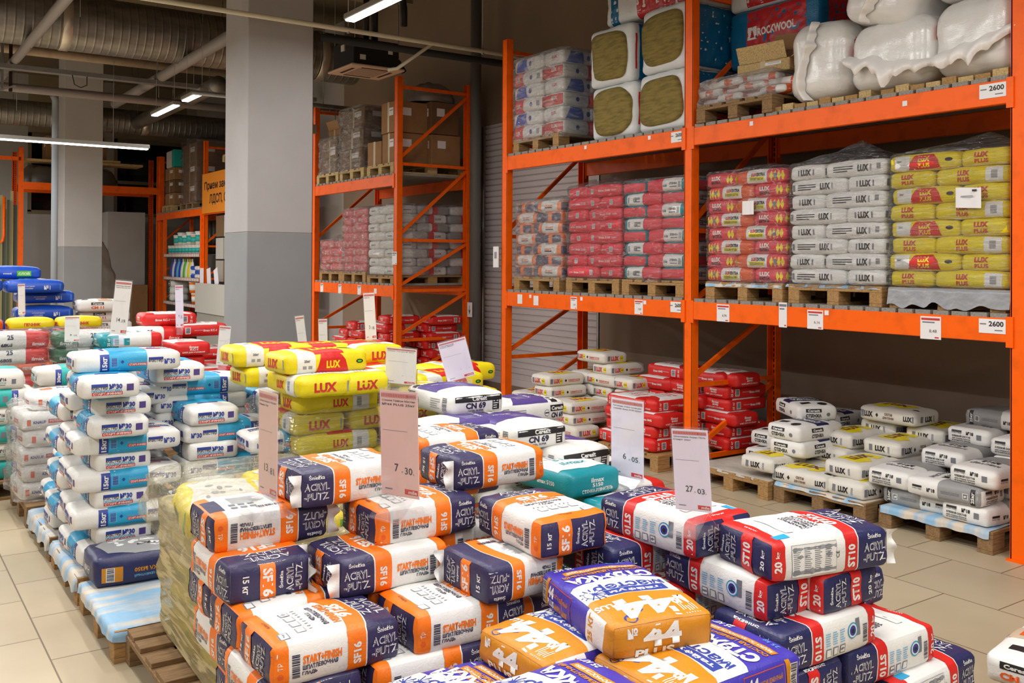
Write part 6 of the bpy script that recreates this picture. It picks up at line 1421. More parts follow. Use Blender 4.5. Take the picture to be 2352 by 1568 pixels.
# ---------------------------------------------------------------- second level of the right rack
ZU = 2.96 + .028
for k in range(6):
    d0 = 'rackred' if k % 2 == 0 else 'rackwb'
    z = ZU + .146 + .145 * (k + 1) - .02
    bag(d0, 5.87 + .17, 8.16, z, -90 if k % 2 else -90, False, k % 3, DESC[d0] + ' broadside, %s layer of the high far left stack' % ORD[k], 'white, blue and red bags high on the rack', sc=(1, 1, 1.12))
    bag(d0, 5.87 + .27, 7.72, z, 180, False, (k + 1) % 3, DESC[d0] + ' end-on, %s layer of the high far left stack' % ORD[k], 'white, blue and red bags high on the rack', sc=(1, 1, 1.12))
    bag(d0, 6.22 + .27, 7.68, z, 0, False, (k + 2) % 3, DESC[d0] + ' behind, %s layer of the high far left stack' % ORD[k], 'white, blue and red bags high on the rack', sc=(1, 1, 1.12))
wrap(5.84, 7.5, 6.8, 8.45, ZU + .1, ZU + .146 + .87, 'cloudy film around the white, blue and red stack up high', FILMT, peak=.04, seed=17)
pallet(6.44, 7.97, ZU, 'pallet wrapped in film high at the left end of the right rack', M_wood)
M_wool = mat('rock_wool_olive', (138, 120, 62), .95, 'wool'); M_pew = mat('polyethylene_white', (222, 224, 224), .3, 'foil', bump=1.2); M_peb = mat('polyethylene_blue', (10, 104, 150), .3, 'foil'); M_per = mat('polyethylene_red', (190, 40, 44), .3, 'foil')
_wp = {}
def wool_pack(x, y, z, w_, h_, label, seed, L=1.0, tp=.1):
    t = empty('insulation_pack', (x, y, z), 0, label, 'insulation pack', 'mineral wool packs')
    b_ = Bag(L, w_, h_, M_pew, r=.05, bulge=.02, amp=.008, fold=False, fine=.8)
    b_.band(-.82, .2, M_peb, faces='FB'); b_.band(.2, 1, M_per, faces='FBT'); b_.rect('F', -.9, 0, .02, h_ * .6, RED, 3)
    b_.text('F', 'ROCKWOOL', .6, .1, .32, .07, WHITE, 0, .04); b_.rect('F', .22, .1, .07, .08, WHITE, 3)
    me = b_.mesh('insulation_wrapper', seed); put('plastic_wrapper', me, t, (L / 2, 0, h_ / 2))
    m = MB(); rnd = random.Random(seed); N = 40; ring = []
    ph = [rnd.uniform(0, 6) for _ in range(3)]
    def rad(a): 
        c, s_ = math.cos(a), math.sin(a); e = .5
        return Vector((0, abs(c) ** e * (1 if c > 0 else -1) * w_ * .41 * (1 + .07 * math.sin(2 * a + ph[0]) + .05 * math.sin(3 * a + ph[1])), abs(s_) ** e * (1 if s_ > 0 else -1) * h_ * .42 * (1 + .06 * math.sin(2 * a + ph[2]))))
    vs = [Vector((-.032, 0, 0))]; fs = []
    for q in range(1, 7):
        for k in range(N):
            p = rad(2 * PI * k / N) * (q / 6); p.x = -.032 + .012 * (q / 6) ** 3 + .004 * noise.noise(p * 22); vs.append(p)
    for k in range(N): fs.append((0, 1 + (k + 1) % N, 1 + k))
    for q in range(5):
        for k in range(N):
            a = 1 + q * N + k; b2 = 1 + q * N + (k + 1) % N; fs.append((a, b2, b2 + N, a + N))
    b3 = len(vs)
    for k in range(N): p = rad(2 * PI * k / N); p.x = .06; vs.append(p)
    for k in range(N): fs.append((b3 - N + k, b3 - N + (k + 1) % N, b3 + (k + 1) % N, b3 + k))
    m.add([v + Vector((0, 0, h_ / 2)) for v in vs], fs, M_wool, True)
    m.build('wool_end', t)
    return t
wool_pack(5.86, 6.76, ZU, .62, .50, 'lower left insulation pack with round wool end', 1); wool_pack(5.86, 6.80, ZU + .51, .62, .55, 'upper left insulation pack with round wool end', 2)
wool_pack(5.86, 6.10, ZU, .60, .52, 'lower right insulation pack beside the centre post', 3); wool_pack(5.86, 6.08, ZU + .53, .58, .57, 'upper right insulation pack beside the centre post', 4)
b_ = Bag(1.15, .7, .42, M_pew, r=.05, bulge=.02, amp=.01, fold=False, fine=.7); b_.band(-.2, 1, M_per); b_.band(-.85, -.65, M_peb); b_.rect('F', .1, .5, .12, .12, WHITE, 3); b_.text('F', 'ROCKWOOL', .4, -.2, .4, .08, ORANGE, 0, .04)
t = empty('insulation_pack', (5.9, 6.3, ZU + 1.1), 0, 'red and white insulation pack lying across the top, cut by the picture edge', 'insulation pack', 'mineral wool packs'); put('plastic_wrapper', b_.mesh('insulation_wrapper', 5), t, (.4, .1, .21)).rotation_euler = (0, 0, -PI / 2)
for k in range(3):
    b_ = Bag(.95, .62, .5, M_peb if k < 2 else M_pew, r=.05, bulge=.02, amp=.01, fold=False, fine=.7); b_.span('B', -.55, .75, M_per, 1); b_.span('L', -.6, .8, M_per, 1); b_.text('B', 'ROCKWOOL', .12, .15, .4, .07, WHITE, 0, .04); b_.rect('B', -.42, .15, .1, .11, WHITE, 2); b_.poly('B', [(-.47, .0), (-.42, .3), (-.37, .0)], M_per, 3)
    t = empty('insulation_pack', (6.62, 5.25, ZU + .0 + .51 * k), 0, 'blue and red insulation pack %s, standing behind the centre post' % ('at the bottom', 'in the middle', 'on top')[k], 'insulation pack', 'mineral wool packs'); put('plastic_wrapper', b_.mesh('insulation_wrapper', 6 + k), t, (0, 0, .25)).rotation_euler = (0, 0, PI / 2)
# low pallet with orange and white goods, boxes
_wsm = Bag(.42, .27, .07, WHITE, r=.026, bulge=.012, taper=.1, amp=.01); _wsm.band(-.9, -.6, ORED); _wsm.band(.1, .35, BLACK, faces='F'); _wsm.band(.6, .85, ORED); _wsm.span('L', -.3, .3, ORED, 1)
_BG['smallorange'] = _wsm; DESC['smallorange'] = 'small white bag with orange ends'
_smz = ZU + .146 + .02
for k in range(3):
    for j in range(4 if k < 2 else 3):
        bag('smallorange', 5.9 + .2 + (.1 if k == 3 else 0), 5.60 - .22 * j - .04, _smz + .062 * (k + 1), 0 if (j + k) % 2 else 90, False, (k + j) % 3, 'small white bag with orange ends, %s layer, place %s from the centre post' % (ORD[k], ('first', 'second', 'third', 'fourth')[j]), 'small white and orange bags under crumpled film')
wrap(5.84, 4.85, 6.4, 5.68, _smz - .02, _smz + .2, 'crumpled film over the small white and orange bags', FILMT, peak=.03, seed=31, amp=.025)
pallet(6.4, 5.22, ZU, 'pallet under the small white and orange bags', M_woodd)
def carton(x, y, z, sx, sy, sz, label, m=None, rz=0, opened=False, group=None, sticker=True):
    m = m or M_card; t = empty('cardboard_box', (x, y, z), rz, label, 'cardboard box', group)
    b2 = MB(); b2.box(-sx / 2, -sy / 2, 0, sx / 2, sy / 2, sz, m, bev=.006); t0_ = t; t = b2.build('box_body', t)
    tp = MB(); tp.box(-sx / 2 - .001, -.025, 0.01, sx / 2 + .001, .025, sz + .001, M_tape); tp.build('packing_tape', t)
    if sticker: s_ = MB(); s_.box(-sx / 2 - .003, -sy * .35, sz * .55, -sx / 2 - .001, -sy * .05, sz * .8, M_paper); s_.box(-sx / 2 - .004, -sy * .32, sz * .7, -sx / 2 - .002, -sy * .1, sz * .73, GREY); s_.build('sticker', t); MB().box(-sx * .3, -sy / 2 - .003, sz * .55, -sx * .02, -sy / 2 - .001, sz * .8, M_paper).build('sticker', t)
    if opened:
        f2 = MB(); f2.bar((-sx / 2, 0, sz), (-sx / 2 - .05, 0, sz + .13), sy * .9, .005, m, up=(1, 0, 0)); f2.bar((sx / 2, 0, sz), (sx / 2 + .1, 0, sz + .1), sy * .9, .005, m, up=(1, 0, 0)); f2.bar((0, -sy / 2, sz), (0, -sy / 2 - .11, sz + .06), sx * .9, .005, m); f2.build('flap', t)
    return t0_
carton(6.2, 5.12, _smz + .2, .35, .5, .1, 'flat cardboard box on the small white and orange bags', M_woodl, rz=.1, opened=True); carton(6.35, 4.98, _smz + .3, .3, .35, .08, 'opened cardboard box tilted above the flat one', M_card, rz=.4, opened=True)
# foam rolls in white film
M_pe = mat('foam_roll_film', (234, 232, 228), .2, 'foil', bump=.7, spec=.8); M_pe2 = mat('foam_collar_film', (242, 238, 234), .3, 'foil', bump=.8)
def foam_roll(x, y, z, w_, h_, d_, label, seed, tilt=0, collar='h', logo=True):
    t = empty('foam_pack', (x, y, z), 0, label, 'foam pack', 'white film packs of foam sheets')
    t.rotation_euler = (math.radians(tilt), 0, 0)
    b2 = Bag(d_, w_, h_, M_pe, r=min(w_, h_) * .26, bulge=.03, amp=.014, fold=False, fine=.7)
    if logo:
        for f_ in 'FB': b2.text(f_, 'Пеноплэкс', .1, .35, .5, .09, CRED, 0, .05); b2.rect(f_, -.6 if f_ == 'F' else .75, .35, .1, .1, CRED, 2)
    put('film_body', b2.mesh('foam_body', seed), t, (d_ / 2, 0, h_ / 2))
    m = MB()
    def f(a, b3, off=0):
        u = (a - .5) * 2; n1 = noise.noise(Vector((u * 2.2, seed, 0))); n2 = noise.noise(Vector((u * 4.5, seed, 3)))
        if collar == 'v':
            Z = h_ * (.5 + u * .50); Y = w_ * (.14 + .10 * math.sin(u * 2.4 + seed) - .13 * b3 * (1 + .6 * n2))
            return Vector((-.035 - .055 * math.sin(b3 * PI) * (1 + .5 * n2) - off + .07 * abs(u) ** 4, Y, Z))
        Y = -u * w_ * .56; Z = h_ * (.40 + .14 * u * (1 if seed % 2 else -1) + .06 * abs(u) ** 2 + .10 * n1) - b3 * h_ * (.10 + .24 * (1 - u * u) * (.7 + .8 * n2))
        return Vector((-.02 + .09 * abs(u) ** 4 - .075 * math.sin(b3 * 2.3) * (1 + .6 * n2) - off - .02 * math.sin(u * 15 + seed) * b3, Y, Z))
    m.grid(lambda a, b3: f(a, b3), 44, 10, M_pe2); m.grid(lambda a, b3: f(1 - a, b3, .004), 44, 10, M_pe2)
    m.build('film_collar', t); return t
foam_roll(5.86, 4.48, ZU + .05, .50, .58, .9, 'upright white film pack at left with a vertical ragged seam', 3, 0, 'v'); foam_roll(5.86, 3.88, ZU + .05, .64, .48, .9, 'middle white film pack with a drooping ragged collar', 8); foam_roll(5.86, 3.27, ZU + .05, .56, .50, .9, 'right white film pack beside the end post with ragged collar', 11)
foam_roll(5.82, 3.98, ZU + .52, .55, .42, .9, 'tilted white film pack resting on the middle ones', 5, 14, 'v'); foam_roll(5.95, 3.3, ZU + .58, .62, .42, .9, 'topmost white film pack cut by the picture edge', 6, 2)
for y0_, nm_ in ((3.02, 'right'), (3.98, 'left')):
    m = MB()
    for k in range(8): m.box(5.84, y0_ + .112 * k, ZU, 6.95, y0_ + .112 * k + .098, ZU + (.035 if k % 3 else .05), (M_woodl, M_wood)[k % 2])
    tag(m.build('slatted_board'), 'slatted wooden board edge below the %s film packs' % nm_, 'board')

# ---------------------------------------------------------------- middle rack
load(12.78, ['pink'], 4, 1, 'the low middle rack stack', 'pinkish red bags on the middle rack', peak=.14, fseed=41, film=FILMT, side=False); load(11.98, ['pink'], 8, 0, 'the tall middle rack stack', 'pinkish red bags on the middle rack', peak=.04, fseed=42, film=FILMT, side=False)
load(11.13, ['farwhite'], 8, 0, 'the middle rack white stack', 'plain white bags on the middle rack', peak=.03, fseed=43, side=False, z=ZP - .04)
for k in range(8):
    z = ZP + .118 * (k + 1) - .04
    for j in range(2): bag('farmix', 6.42 + .52 * j + .04 * (k % 2), 11.3, z, 180 * (k % 2), False, (k + j) % 3, 'grey, red and white bag, %s layer, %s behind the frame of the middle rack' % (ORD[k], ('left', 'right')[j]), 'grey, red and white bags seen through the rack frame')
wrap(6.1, 11.1, 6.98, 11.5, ZP - .05, ZP + .93, 'clear film around the grey, red and white bags', FILMB, peak=.02, seed=44)
G2 = 'cardboard boxes on the middle rack'
pallet(6.44, 13.3, ZU, 'light pallet under the foil-wrapped boxes at left', M_woodl); pallet(6.44, 12.45, ZU, 'light pallet in the middle under tall wrapped boxes', M_woodl); pallet(6.44, 11.55, ZU, 'light pallet under the brown boxes by the frame', M_woodl)
carton(6.15, 13.35, ZU + .146, .5, .6, .5, 'foil-wrapped box low at the left of the middle rack', M_cardd, group=G2); carton(6.2, 13.4, ZU + .65, .4, .45, .18, 'opened box on top at the left of the middle rack', M_card, opened=True, group=G2, sticker=False)
for k in range(3): carton(6.2 + .02 * k, 12.6, ZU + .146 + .30 * k, .6, .75, .295, '%s box of the tall foil-wrapped stack on the middle rack' % ('bottom', 'middle', 'top')[k], M_cardd, group=G2)
carton(6.12, 11.9, ZU + .146, .4, .36, .34, 'small brown box leaning in front on the middle rack', M_card, rz=.1, group=G2, sticker=False)
carton(6.2, 11.5, ZU + .146, .5, .4, .42, 'lower brown box beside the front post of the middle rack', M_card, group=G2); carton(6.2, 11.52, ZU + .575, .5, .42, .42, 'upper brown box with white sticker beside the front post', M_card, group=G2)
carton(6.68, 11.45, ZU + .146, .46, .5, .42, 'lower wide brown box seen through the rack frame', M_card, group=G2); carton(6.66, 11.45, ZU + .575, .44, .5, .44, 'upper wide brown box seen through the rack frame', M_cardd, group=G2)
wrap(5.85, 12.2, 6.55, 12.99, ZU + .1, ZU + 1.06, 'shiny film around the tall box stack', FILMT, peak=.06, seed=51, amp=.03); wrap(5.85, 13.02, 6.5, 13.7, ZU + .1, ZU + .7, 'shiny film around the low left box', FILMT, peak=.05, seed=52, amp=.03)
m = MB()
def _bun(a, b_):
    A = 2 * PI * a; r = math.sin(PI * min(1, b_ * .5 + .5)) ; r = math.cos(b_ * PI / 2) ** .6; n = 1 + .12 * noise.noise(Vector((math.cos(A) * 2, math.sin(A) * 2, b_ * 3)))
    return Vector((6.62 + .36 * r * n * math.cos(A), 11.5 + .26 * r * n * math.sin(A), ZU + 1.03 + .27 * math.sin(b_ * PI / 2) * n))
m.grid(_bun, 36, 10, mat('grey_film_bundle', (140, 132, 126), .3, 'foil')); tag(m.build('plastic_bundle'), 'grey crumpled plastic bundle on the upper box', 'plastic bundle')
G3 = 'red and white bags low on the middle rack'
for k in range(9):
    for j, (x0, yc) in enumerate(((5.7, 12.55), (5.72, 12.2), (5.85, 11.6), (6.35, 11.3), (6.35, 11.65))):
        if k >= (6, 7, 8, 8, 6)[j]: continue
        heap('red and white bag', G3, [('red2', x0 + .02 * (k % 2), yc - (.1 if k % 2 else 0), .26 + .115 * k, 0 if (k + j) % 2 else (-90 if j < 3 else 180), k + j, '%s in the %s column under the middle rack' % (ORD[k], ('leftmost', 'second', 'third', 'fourth', 'inner fifth', 'rightmost')[j]))])
pallet(6.3, 12.35, 0, 'pallet under the left red columns of the middle rack', M_woodd); pallet(6.5, 11.5, 0, 'pallet under the right red columns of the middle rack', M_woodd, lx=1.4)
heap('pinkish red bag', 'bags at the dark left end of the middle rack', [('pink', 6.3, 13.4, .27 + .11 * k, 0, k, '%s in the dark left end of the middle rack' % ORD[k]) for k in range(3)])

# ---------------------------------------------------------------- far racks
t3 = rack('pallet_rack', (16.6, 19.42, 23.1), 5.82, 'orange pallet rack at the back with shelves of buckets', levels=((2.88,), (2.88,)))
rk4 = empty('pallet_rack', (0, 23.0, 0), 0, 'orange pallet rack along the back wall with boards on top', 'pallet rack')
for xx in (2.93, 5.92): 
    put('upright', _rk['up'], rk4, (xx, 0, 0)).rotation_euler = (0, 0, PI / 2); put('upright', _rk['upb'], rk4, (xx, 1.1, 0)).rotation_euler = (0, 0, PI / 2)
for z in (3.50,):
    for yy in (-.01, 1.05): m = MB(); m.box(2.98, yy, z - .16, 5.88, yy + .05, z, M_or); m.build('beam', rk4)
m = MB(); m.box(2.2, 0, 3.96, 2.93, .04, 4.04, M_or); m.build('brace', rk4)
for xx in (2.3, 2.6): m = MB(); m.tube([(xx, -.05, 3.15), (xx, -.05, 2.3), (xx - .02, -.05, 2.2), (xx - .06, -.05, 2.16)], .03, M_or, 8); m.build('guide_hoop', rk4)
for k in range(9):
    m = MB(); m.box(0, 0, 0, .05 + .01 * (k % 3), .03, 2.9 + .1 * ((k * 7) % 5), mat('profile_%d' % (k % 3), ((70, 84, 50), (170, 160, 110), (92, 100, 84))[k % 3], .5)); o = m.build('trim_profile', None, (2.26 + .07 * k, 23.15 + .06 * (k % 3), .0)); tag(o, '%s of the tall thin profiles standing in the back left rack' % ('leftmost', 'second', 'third', 'fourth', 'fifth', 'sixth', 'seventh', 'eighth', 'rightmost')[k], 'profile', 'tall profiles in the back left rack')
for k, (x0, x1, z, lab) in enumerate(((2.98, 5.5, 3.98, 'long pale board on top of the back rack'), (3.9, 5.0, 4.04, 'short pale board lying on the long one'))):
    tag(MB().box(x0, 23.1, z, x1, 23.7, z + .05, M_woodl).build('wooden_board'), lab, 'board')
carton(3.7, 23.5, 4.03, .5, .5, .55, 'beige carton on the boards left of the far column', M_card, group='cartons on the back rack'); carton(4.35, 23.5, 4.095, .75, .5, .4, 'beige carton on the boards right of the far column', M_card, group='cartons on the back rack')
for k, (xx, w_) in enumerate(((3.4, .9), (4.6, .8))):
    m = MB(); m.grid(lambda a, b_: Vector((xx + w_ * .5 * math.cos(2 * PI * a) * math.cos(b_ * PI / 2) ** .5, 23.5 + .35 * math.sin(2 * PI * a) * math.cos(b_ * PI / 2) ** .5, 3.5 + .40 * math.sin(b_ * PI / 2) * (1 + .2 * noise.noise(Vector((a * 9, b_ * 3, k)))))), 30, 8, mat('dark_film_heap', (90, 84, 76), .25, 'foil')); tag(m.build('wrapped_bundle'), ('left', 'right')[k] + ' film-wrapped bundle lying on the back rack beam', 'bundle')
# upper goods of the far rack
pallet(6.44, 22.3, 2.91, 'pallet under the small cartons on the far rack', M_woodl); pallet(6.44, 20.75, 2.91, 'pallet under the film-wrapped cartons on the far rack', M_woodd, ly=1.0); pallet(6.44, 17.9, 3.72, 'pallet above the orange order board', M_woodl)
for k in range(3): carton(6.15, 22.3, 3.06 + .29 * k, .5, .75, .28, '%s carton of the stack at the left of the far rack' % ('bottom', 'middle', 'top')[k], (M_card, M_cardd, M_card)[k], group='cartons on the far rack')
m = MB(); m.box(5.9, 21.95, 3.93, 6.35, 22.6, 4.32, WHITE, bev=.02); m.box(5.89, 21.94, 3.93, 6.2, 22.1, 4.325, TEAL2, bev=.01); tag(m.build('white_pack'), 'white and green pack on top of the carton stack', 'pack')
for k in range(3): carton(6.3, 20.7, 3.06 + .42 * k, .8, 1.0, .415, '%s carton inside smoky film on the far rack' % ('bottom', 'middle', 'top')[k], M_cardd, group='cartons on the far rack')
wrap(5.84, 20.15, 6.75, 21.25, 3.0, 4.4, 'smoky film around cartons on the far rack', FILMB, peak=.12, seed=61, amp=.03)
# order board
sg = empty('order_board', (5.79, 17.7, 3.14), 0, 'orange board with dark lettering half hidden by the near column', 'sign board')
m = MB(); m.box(-.02, -1.66, -.39, 0, 1.66, .41, M_sign); m.build('board', sg)
m = MB(); flat_text(m, 'Прием заказов на', (-.02, .35, .14), (0, -1, 0), (0, 0, 1), 2.3, .2, M_blk, .02, .003); flat_text(m, 'ЛДСП, ОСБ, ДВП', (-.02, .12, -.13), (0, -1, 0), (0, 0, 1), 2.1, .22, M_blk, .02, .003); m.build('lettering', sg)
# shelving with buckets
sh3 = empty('display_shelving', (5.78, 20.9, 0), 0, 'orange framed display shelves with price rails at the back', 'shelving')
for yy in (-1.42, 1.42):
    m = MB(); m.box(0, yy - .05, 0, .06, yy + .05, 2.75, M_or); m.box(.6, yy - .05, 0, .66, yy + .05, 2.75, M_or); m.build('upright', sh3)
M_rail = mat('price_rail', (188, 150, 140), .5)
for z in (.3, .87, 1.42, 1.93):
    m = MB(); m.box(0.01, -1.36, z - .02, .62, 1.36, z, M_zinc); m.build('shelf', sh3)
    m = MB(); m.box(-.012, -1.36, z - .06, 0, 1.36, z + .01, M_rail)
    for k in range(22): m.box(-.014, -1.32 + .122 * k, z - .05, -.012, -1.26 + .122 * k, z, M_paper)
    m.build('price_rail', sh3)
def bucket(x, y, z, r, h, body, lab, lid=None, group='buckets on the display shelves'):
    t = empty('plastic_bucket', (x, y, z), 0, lab, 'bucket', group)
    m = MB(); m.lathe((0, 0, 0), [(r * .9, 0), (r, h * .98), (r, h)], body, 16); t0_ = t; t = m.build('bucket_body', t)
    m = MB(); m.lathe((0, 0, 0), [(r * 1.06, h), (r * 1.08, h + .02), (r * .95, h + .03)], lid or M_white, 16); m.build('lid', t)
    m = MB(); m.lathe((0, 0, 0), [(r * .955, h * .25), (r * .995, h * .8)], TEAL2 if body is not ORANGE else WHITE, 16); m.build('label_band', t); return t0_
nm3 = ('first', 'second', 'third', 'fourth', 'fifth', 'sixth', 'seventh', 'eighth', 'ninth', 'tenth', 'eleventh', 'twelfth')
for k in range(10): bucket(5.93, 22.1 - .26 * k, 1.931, .1, .17, M_white, 'white bucket %s from the left on the top shelf, front row' % nm3[k])
for k in range(6): bucket(5.95, 21.7 - .33 * k, 2.135, .11, .2 + .05 * (k % 2), M_white if k != 4 else TAN, 'white bucket %s from the left stacked on the top shelf row' % nm3[k])
def pouch(x, y, z, m_, lab, h=.34):
    b2 = MB()
    def f(a, b_):
        A = 2 * PI * a; k = 1 - b_ ** 3 * .85; return Vector((.06 * k * math.sin(A), .11 * (1 - .35 * b_ ** 4) * math.cos(A), h * b_))
    b2.grid(f, 16, 8, m_); b2.box(-.01, -.03, h - .01, .01, .03, h + .07, m_); o = b2.build('mortar_pouch', None, (x, y, z)); return tag(o, lab, 'pouch', 'pouches on the middle shelf')
for k in range(10): pouch(5.92, 22.05 - .17 * k, 1.422, (ROYAL, WHITE, ROYAL, LBLUE, ROYAL, WHITE, GREEN, WHITE, YEL, WHITE)[k], '%s pouch %s from the left on the middle shelf' % (('blue', 'white', 'blue', 'pale blue', 'blue', 'white', 'green', 'white', 'yellow', 'white')[k], nm3[k]))
for k in range(6): 
    b2 = MB(); b2.box(-.11, -.14, 0, .11, .14, .085, (ROYAL, WHITE)[k % 2], bev=.02); tag(b2.build('small_pack', None, (5.92, 20.15 - .3 * (k // 3), 1.422 + .087 * (k % 3))), '%s small pack, %s of the %s little stack on the middle shelf' % (('blue', 'white')[k % 2], ('bottom', 'middle', 'top')[k % 3], ('left', 'right')[k // 3]), 'pack', 'small packs on the middle shelf')
for k in range(3): bucket(5.95, 20.3 - .26 * k, .872, .11, .2, (ORANGE, TEAL2, M_white)[k], '%s bucket on the third shelf' % ('orange', 'green', 'white')[k])
bucket(5.95, 20.4, 1.105, .13, .22, ORANGE, 'orange bucket on top of the others on the third shelf')
for k in range(3):
    b2 = Bag(.4, .3, .16, WHITE, r=.06, bulge=.03, amp=.01, fine=.6); b2.disc('L', 0, 0, .06, DGREEN, 2)
    tag(put('plaster_sack', b2.mesh('plaster_sack', k), None, (6.0, 21.85 - .02 * k, .95 + .16 * k)), '%s pale sack with green print on the third shelf' % ('bottom', 'middle', 'top')[k], 'sack', 'pale sacks on the third shelf')
for k in range(6): bucket(5.95, 22.0 - .4 * k, .302, .13, .26, (TAN, M_brown)[k % 2], 'brownish tub %s from the left on the lowest shelf' % nm3[k])
# film-covered goods behind the top shelf
for k in range(3):
    m = MB(); m.tube([(0, 0, 0), (.02, .03, .75)], .05, mat('dark_film_heap', (90, 84, 76)), 10); tag(m.build('film_roll', None, (6.5, 20.9 + .3 * k, 1.94)), '%s dark film-covered roll standing behind the top shelf' % nm3[k], 'roll', 'rolls behind the top shelf')
# desk with grey boards
dk = empty('order_desk', (5.5, 17.9, 0), 0, 'pale grey order desk beside the near column', 'desk')
m = MB(); m.box(0, -1.0, 0, .5, .85, .78, mat('desk_side_grey', (140, 138, 130), .6)); m.build('desk_body', dk)
m = MB(); m.box(-.03, -1.0, .79, 0, .87, 1.36, M_grey); m.build('front_board', dk)
m = MB(); m.box(0, -.9, 1.30, .4, .8, 1.33, M_grey); m.box(.05, -.9, .78, .38, .8, 1.3, M_grey); m.build('desk_top', dk)
sc_ = empty('sample_cabinet', (5.62, 17.7, 1.34), 0, 'dark framed cabinet with square sample panels above the desk', 'cabinet')
m = MB(); m.box(.36, -1.2, -.0, .40, 1.36, 1.4, M_blk); m.build('back_panel', sc_)
pm = [mat('sample_%d' % k, c, .5) for k, c in enumerate(((176, 172, 160), (120, 96, 66), (150, 108, 62), (196, 196, 190), (90, 80, 66)))]
for i in range(3):
    for j in range(5):
        m = MB(); m.box(.33, 1.32 - .5 * j - .46, .04 + .45 * i, .36, 1.32 - .5 * j, .04 + .45 * i + .42, pm[(i * 3 + j * 2) % 5]); m.build('sample_panel', sc_)
for k in range(3):
    m = MB(); m.box(-.005, -.1 + .0, 0, .005, .12, .32, M_price, rot=Matrix.Rotation(-.15 * k, 3, 'X')); m.box(-.04, -.08, 0, .04, .1, .01, M_glass); tag(m.build('leaflet', None, (5.55, 18.6 - .45 * k, 1.33)), '%s white leaflet standing on the order desk' % nm3[k], 'leaflet', 'leaflets on the desk')
carton(6.6, 24.4, 0, .8, 1.4, 1.25, 'tall brown board stack behind the far rack post', M_brown, sticker=False) if False else None
tag(MB().box(5.4, 23.6, 0, 5.75, 23.8, 1.2, M_card).build('board_stack'), 'brown cardboard panel standing left of the far rack post', 'boards')
# tall silver-grey roll leaning behind the far column
m = MB()
def _roll(a, b_):
    A = 2 * PI * a; n = 1 + .25 * noise.noise(Vector((math.cos(A), math.sin(A), b_ * 6))) + .08 * noise.noise(Vector((math.cos(A) * 5, math.sin(A) * 5, b_ * 14)))
    r = (.30 - .12 * b_) * n * (1 if b_ < .9 else max(.15, (1 - b_) * 10)); return Vector((4.62 - .36 * b_ ** 1.3 + r * math.cos(A), 22.35 + r * math.sin(A), .7 + 1.65 * b_))
m.grid(_roll, 48, 40, mat('silver_grey_film', (168, 162, 154), .3, 'foil', bump=2.2)); o = m.build('wrapped_roll'); tag(o, 'tall silver-grey film-wrapped roll behind the far column', 'wrapped goods')
m = MB(); m.box(4.3, 22.0, 0, 4.95, 22.65, .1, M_woodd); m.box(4.45, 22.15, .1, 4.8, 22.5, .75, mat('dark_film_heap', (90, 84, 76))); tag(m.build('trolley_base'), 'low dark base carrying the silver-grey roll', 'base')

# ---------------------------------------------------------------- tags on the beams
def price_tag(y, z, w_, h_, lab, x=5.811, num='6,96', name='price_tag', rzv=0):
    t = MB(); t.box(x - .003, y - w_ / 2, z - h_ / 2, x, y + w_ / 2, z + h_ / 2, M_paper); r, u = (0, -1, 0), (0, 0, 1); o = (x - .003, y, z)
    if w_ < .1 and h_ > .1 or w_ >= .1:
        flat_rect(t, (x - .003, y, z + h_ * .38), r, u, w_ * .9, h_ * .1, CRED if num != '' else GREY); flat_rect(t, (x - .003, y + w_ * .1, z + h_ * .24), r, u, w_ * .6, h_ * .06, GREY)
        if num: flat_text(t, num, (x - .003, y - w_ * .12, z - h_ * .15), r, u, w_ * .36, h_ * .16, BLACK)
        flat_rect(t, (x - .003, y - w_ * .3, z - h_ * .42), r, u, w_ * .2, h_ * .06, CRED)
    return tag(t.build(name), lab, 'price tag', 'tags on the rack beams')
def load_sign(y, z, lab, x=5.811, t_='2600', w_=.17):
    t = MB(); t.box(x - .003, y - w_ / 2, z - .045, x, y + w_ / 2, z + .045, M_paper); flat_text(t, t_, (x - .003, y - .025, z + .015), (0, -1, 0), (0, 0, 1), w_ * .55, .034, BLACK, .03); flat_rect(t, (x - .003, y + .058, z + .012), (0, -1, 0), (0, 0, 1), .04, .008, GREY); flat_rect(t, (x - .003, y - .04, z - .025), (0, -1, 0), (0, 0, 1), .05, .007, GREY)
    return tag(t.build('load_sign'), lab, 'load sign')
price_tag(8.19, 1.415, .085, .10, 'small price tag leftmost on the lower beam of the right rack', num='9,42'); price_tag(7.90, 1.41, .085, .10, 'second small price tag from the left on the lower beam', num='1,15'); price_tag(7.27, 1.41, .10, .12, 'price tag under the pinkish stack', num='16,92'); price_tag(6.33, 1.41, .11, .13, 'price tag under the pink and teal stack', num='10,80')
price_tag(5.32, 1.405, .135, .14, 'price tag just right of the centre post on the lower beam', num='6,96'); price_tag(4.42, 1.40, .14, .14, 'price tag under the cream stack', num='6,16'); price_tag(3.51, 1.395, .145, .15, 'price tag under the yellow stack', num='8,48'); price_tag(4.715, 1.42, .075, .19, 'tall narrow info tag between two price tags', num='')
load_sign(3.10, 1.43, 'white load sign with number at the right end of the lower beam'); load_sign(3.10, 2.90, 'white load sign with number at the right end of the upper beam'); load_sign(5.86, 1.43, 'load sign left of the centre post on the lower beam', w_=.13); load_sign(5.86, 2.90, 'load sign left of the centre post on the upper beam', w_=.13)
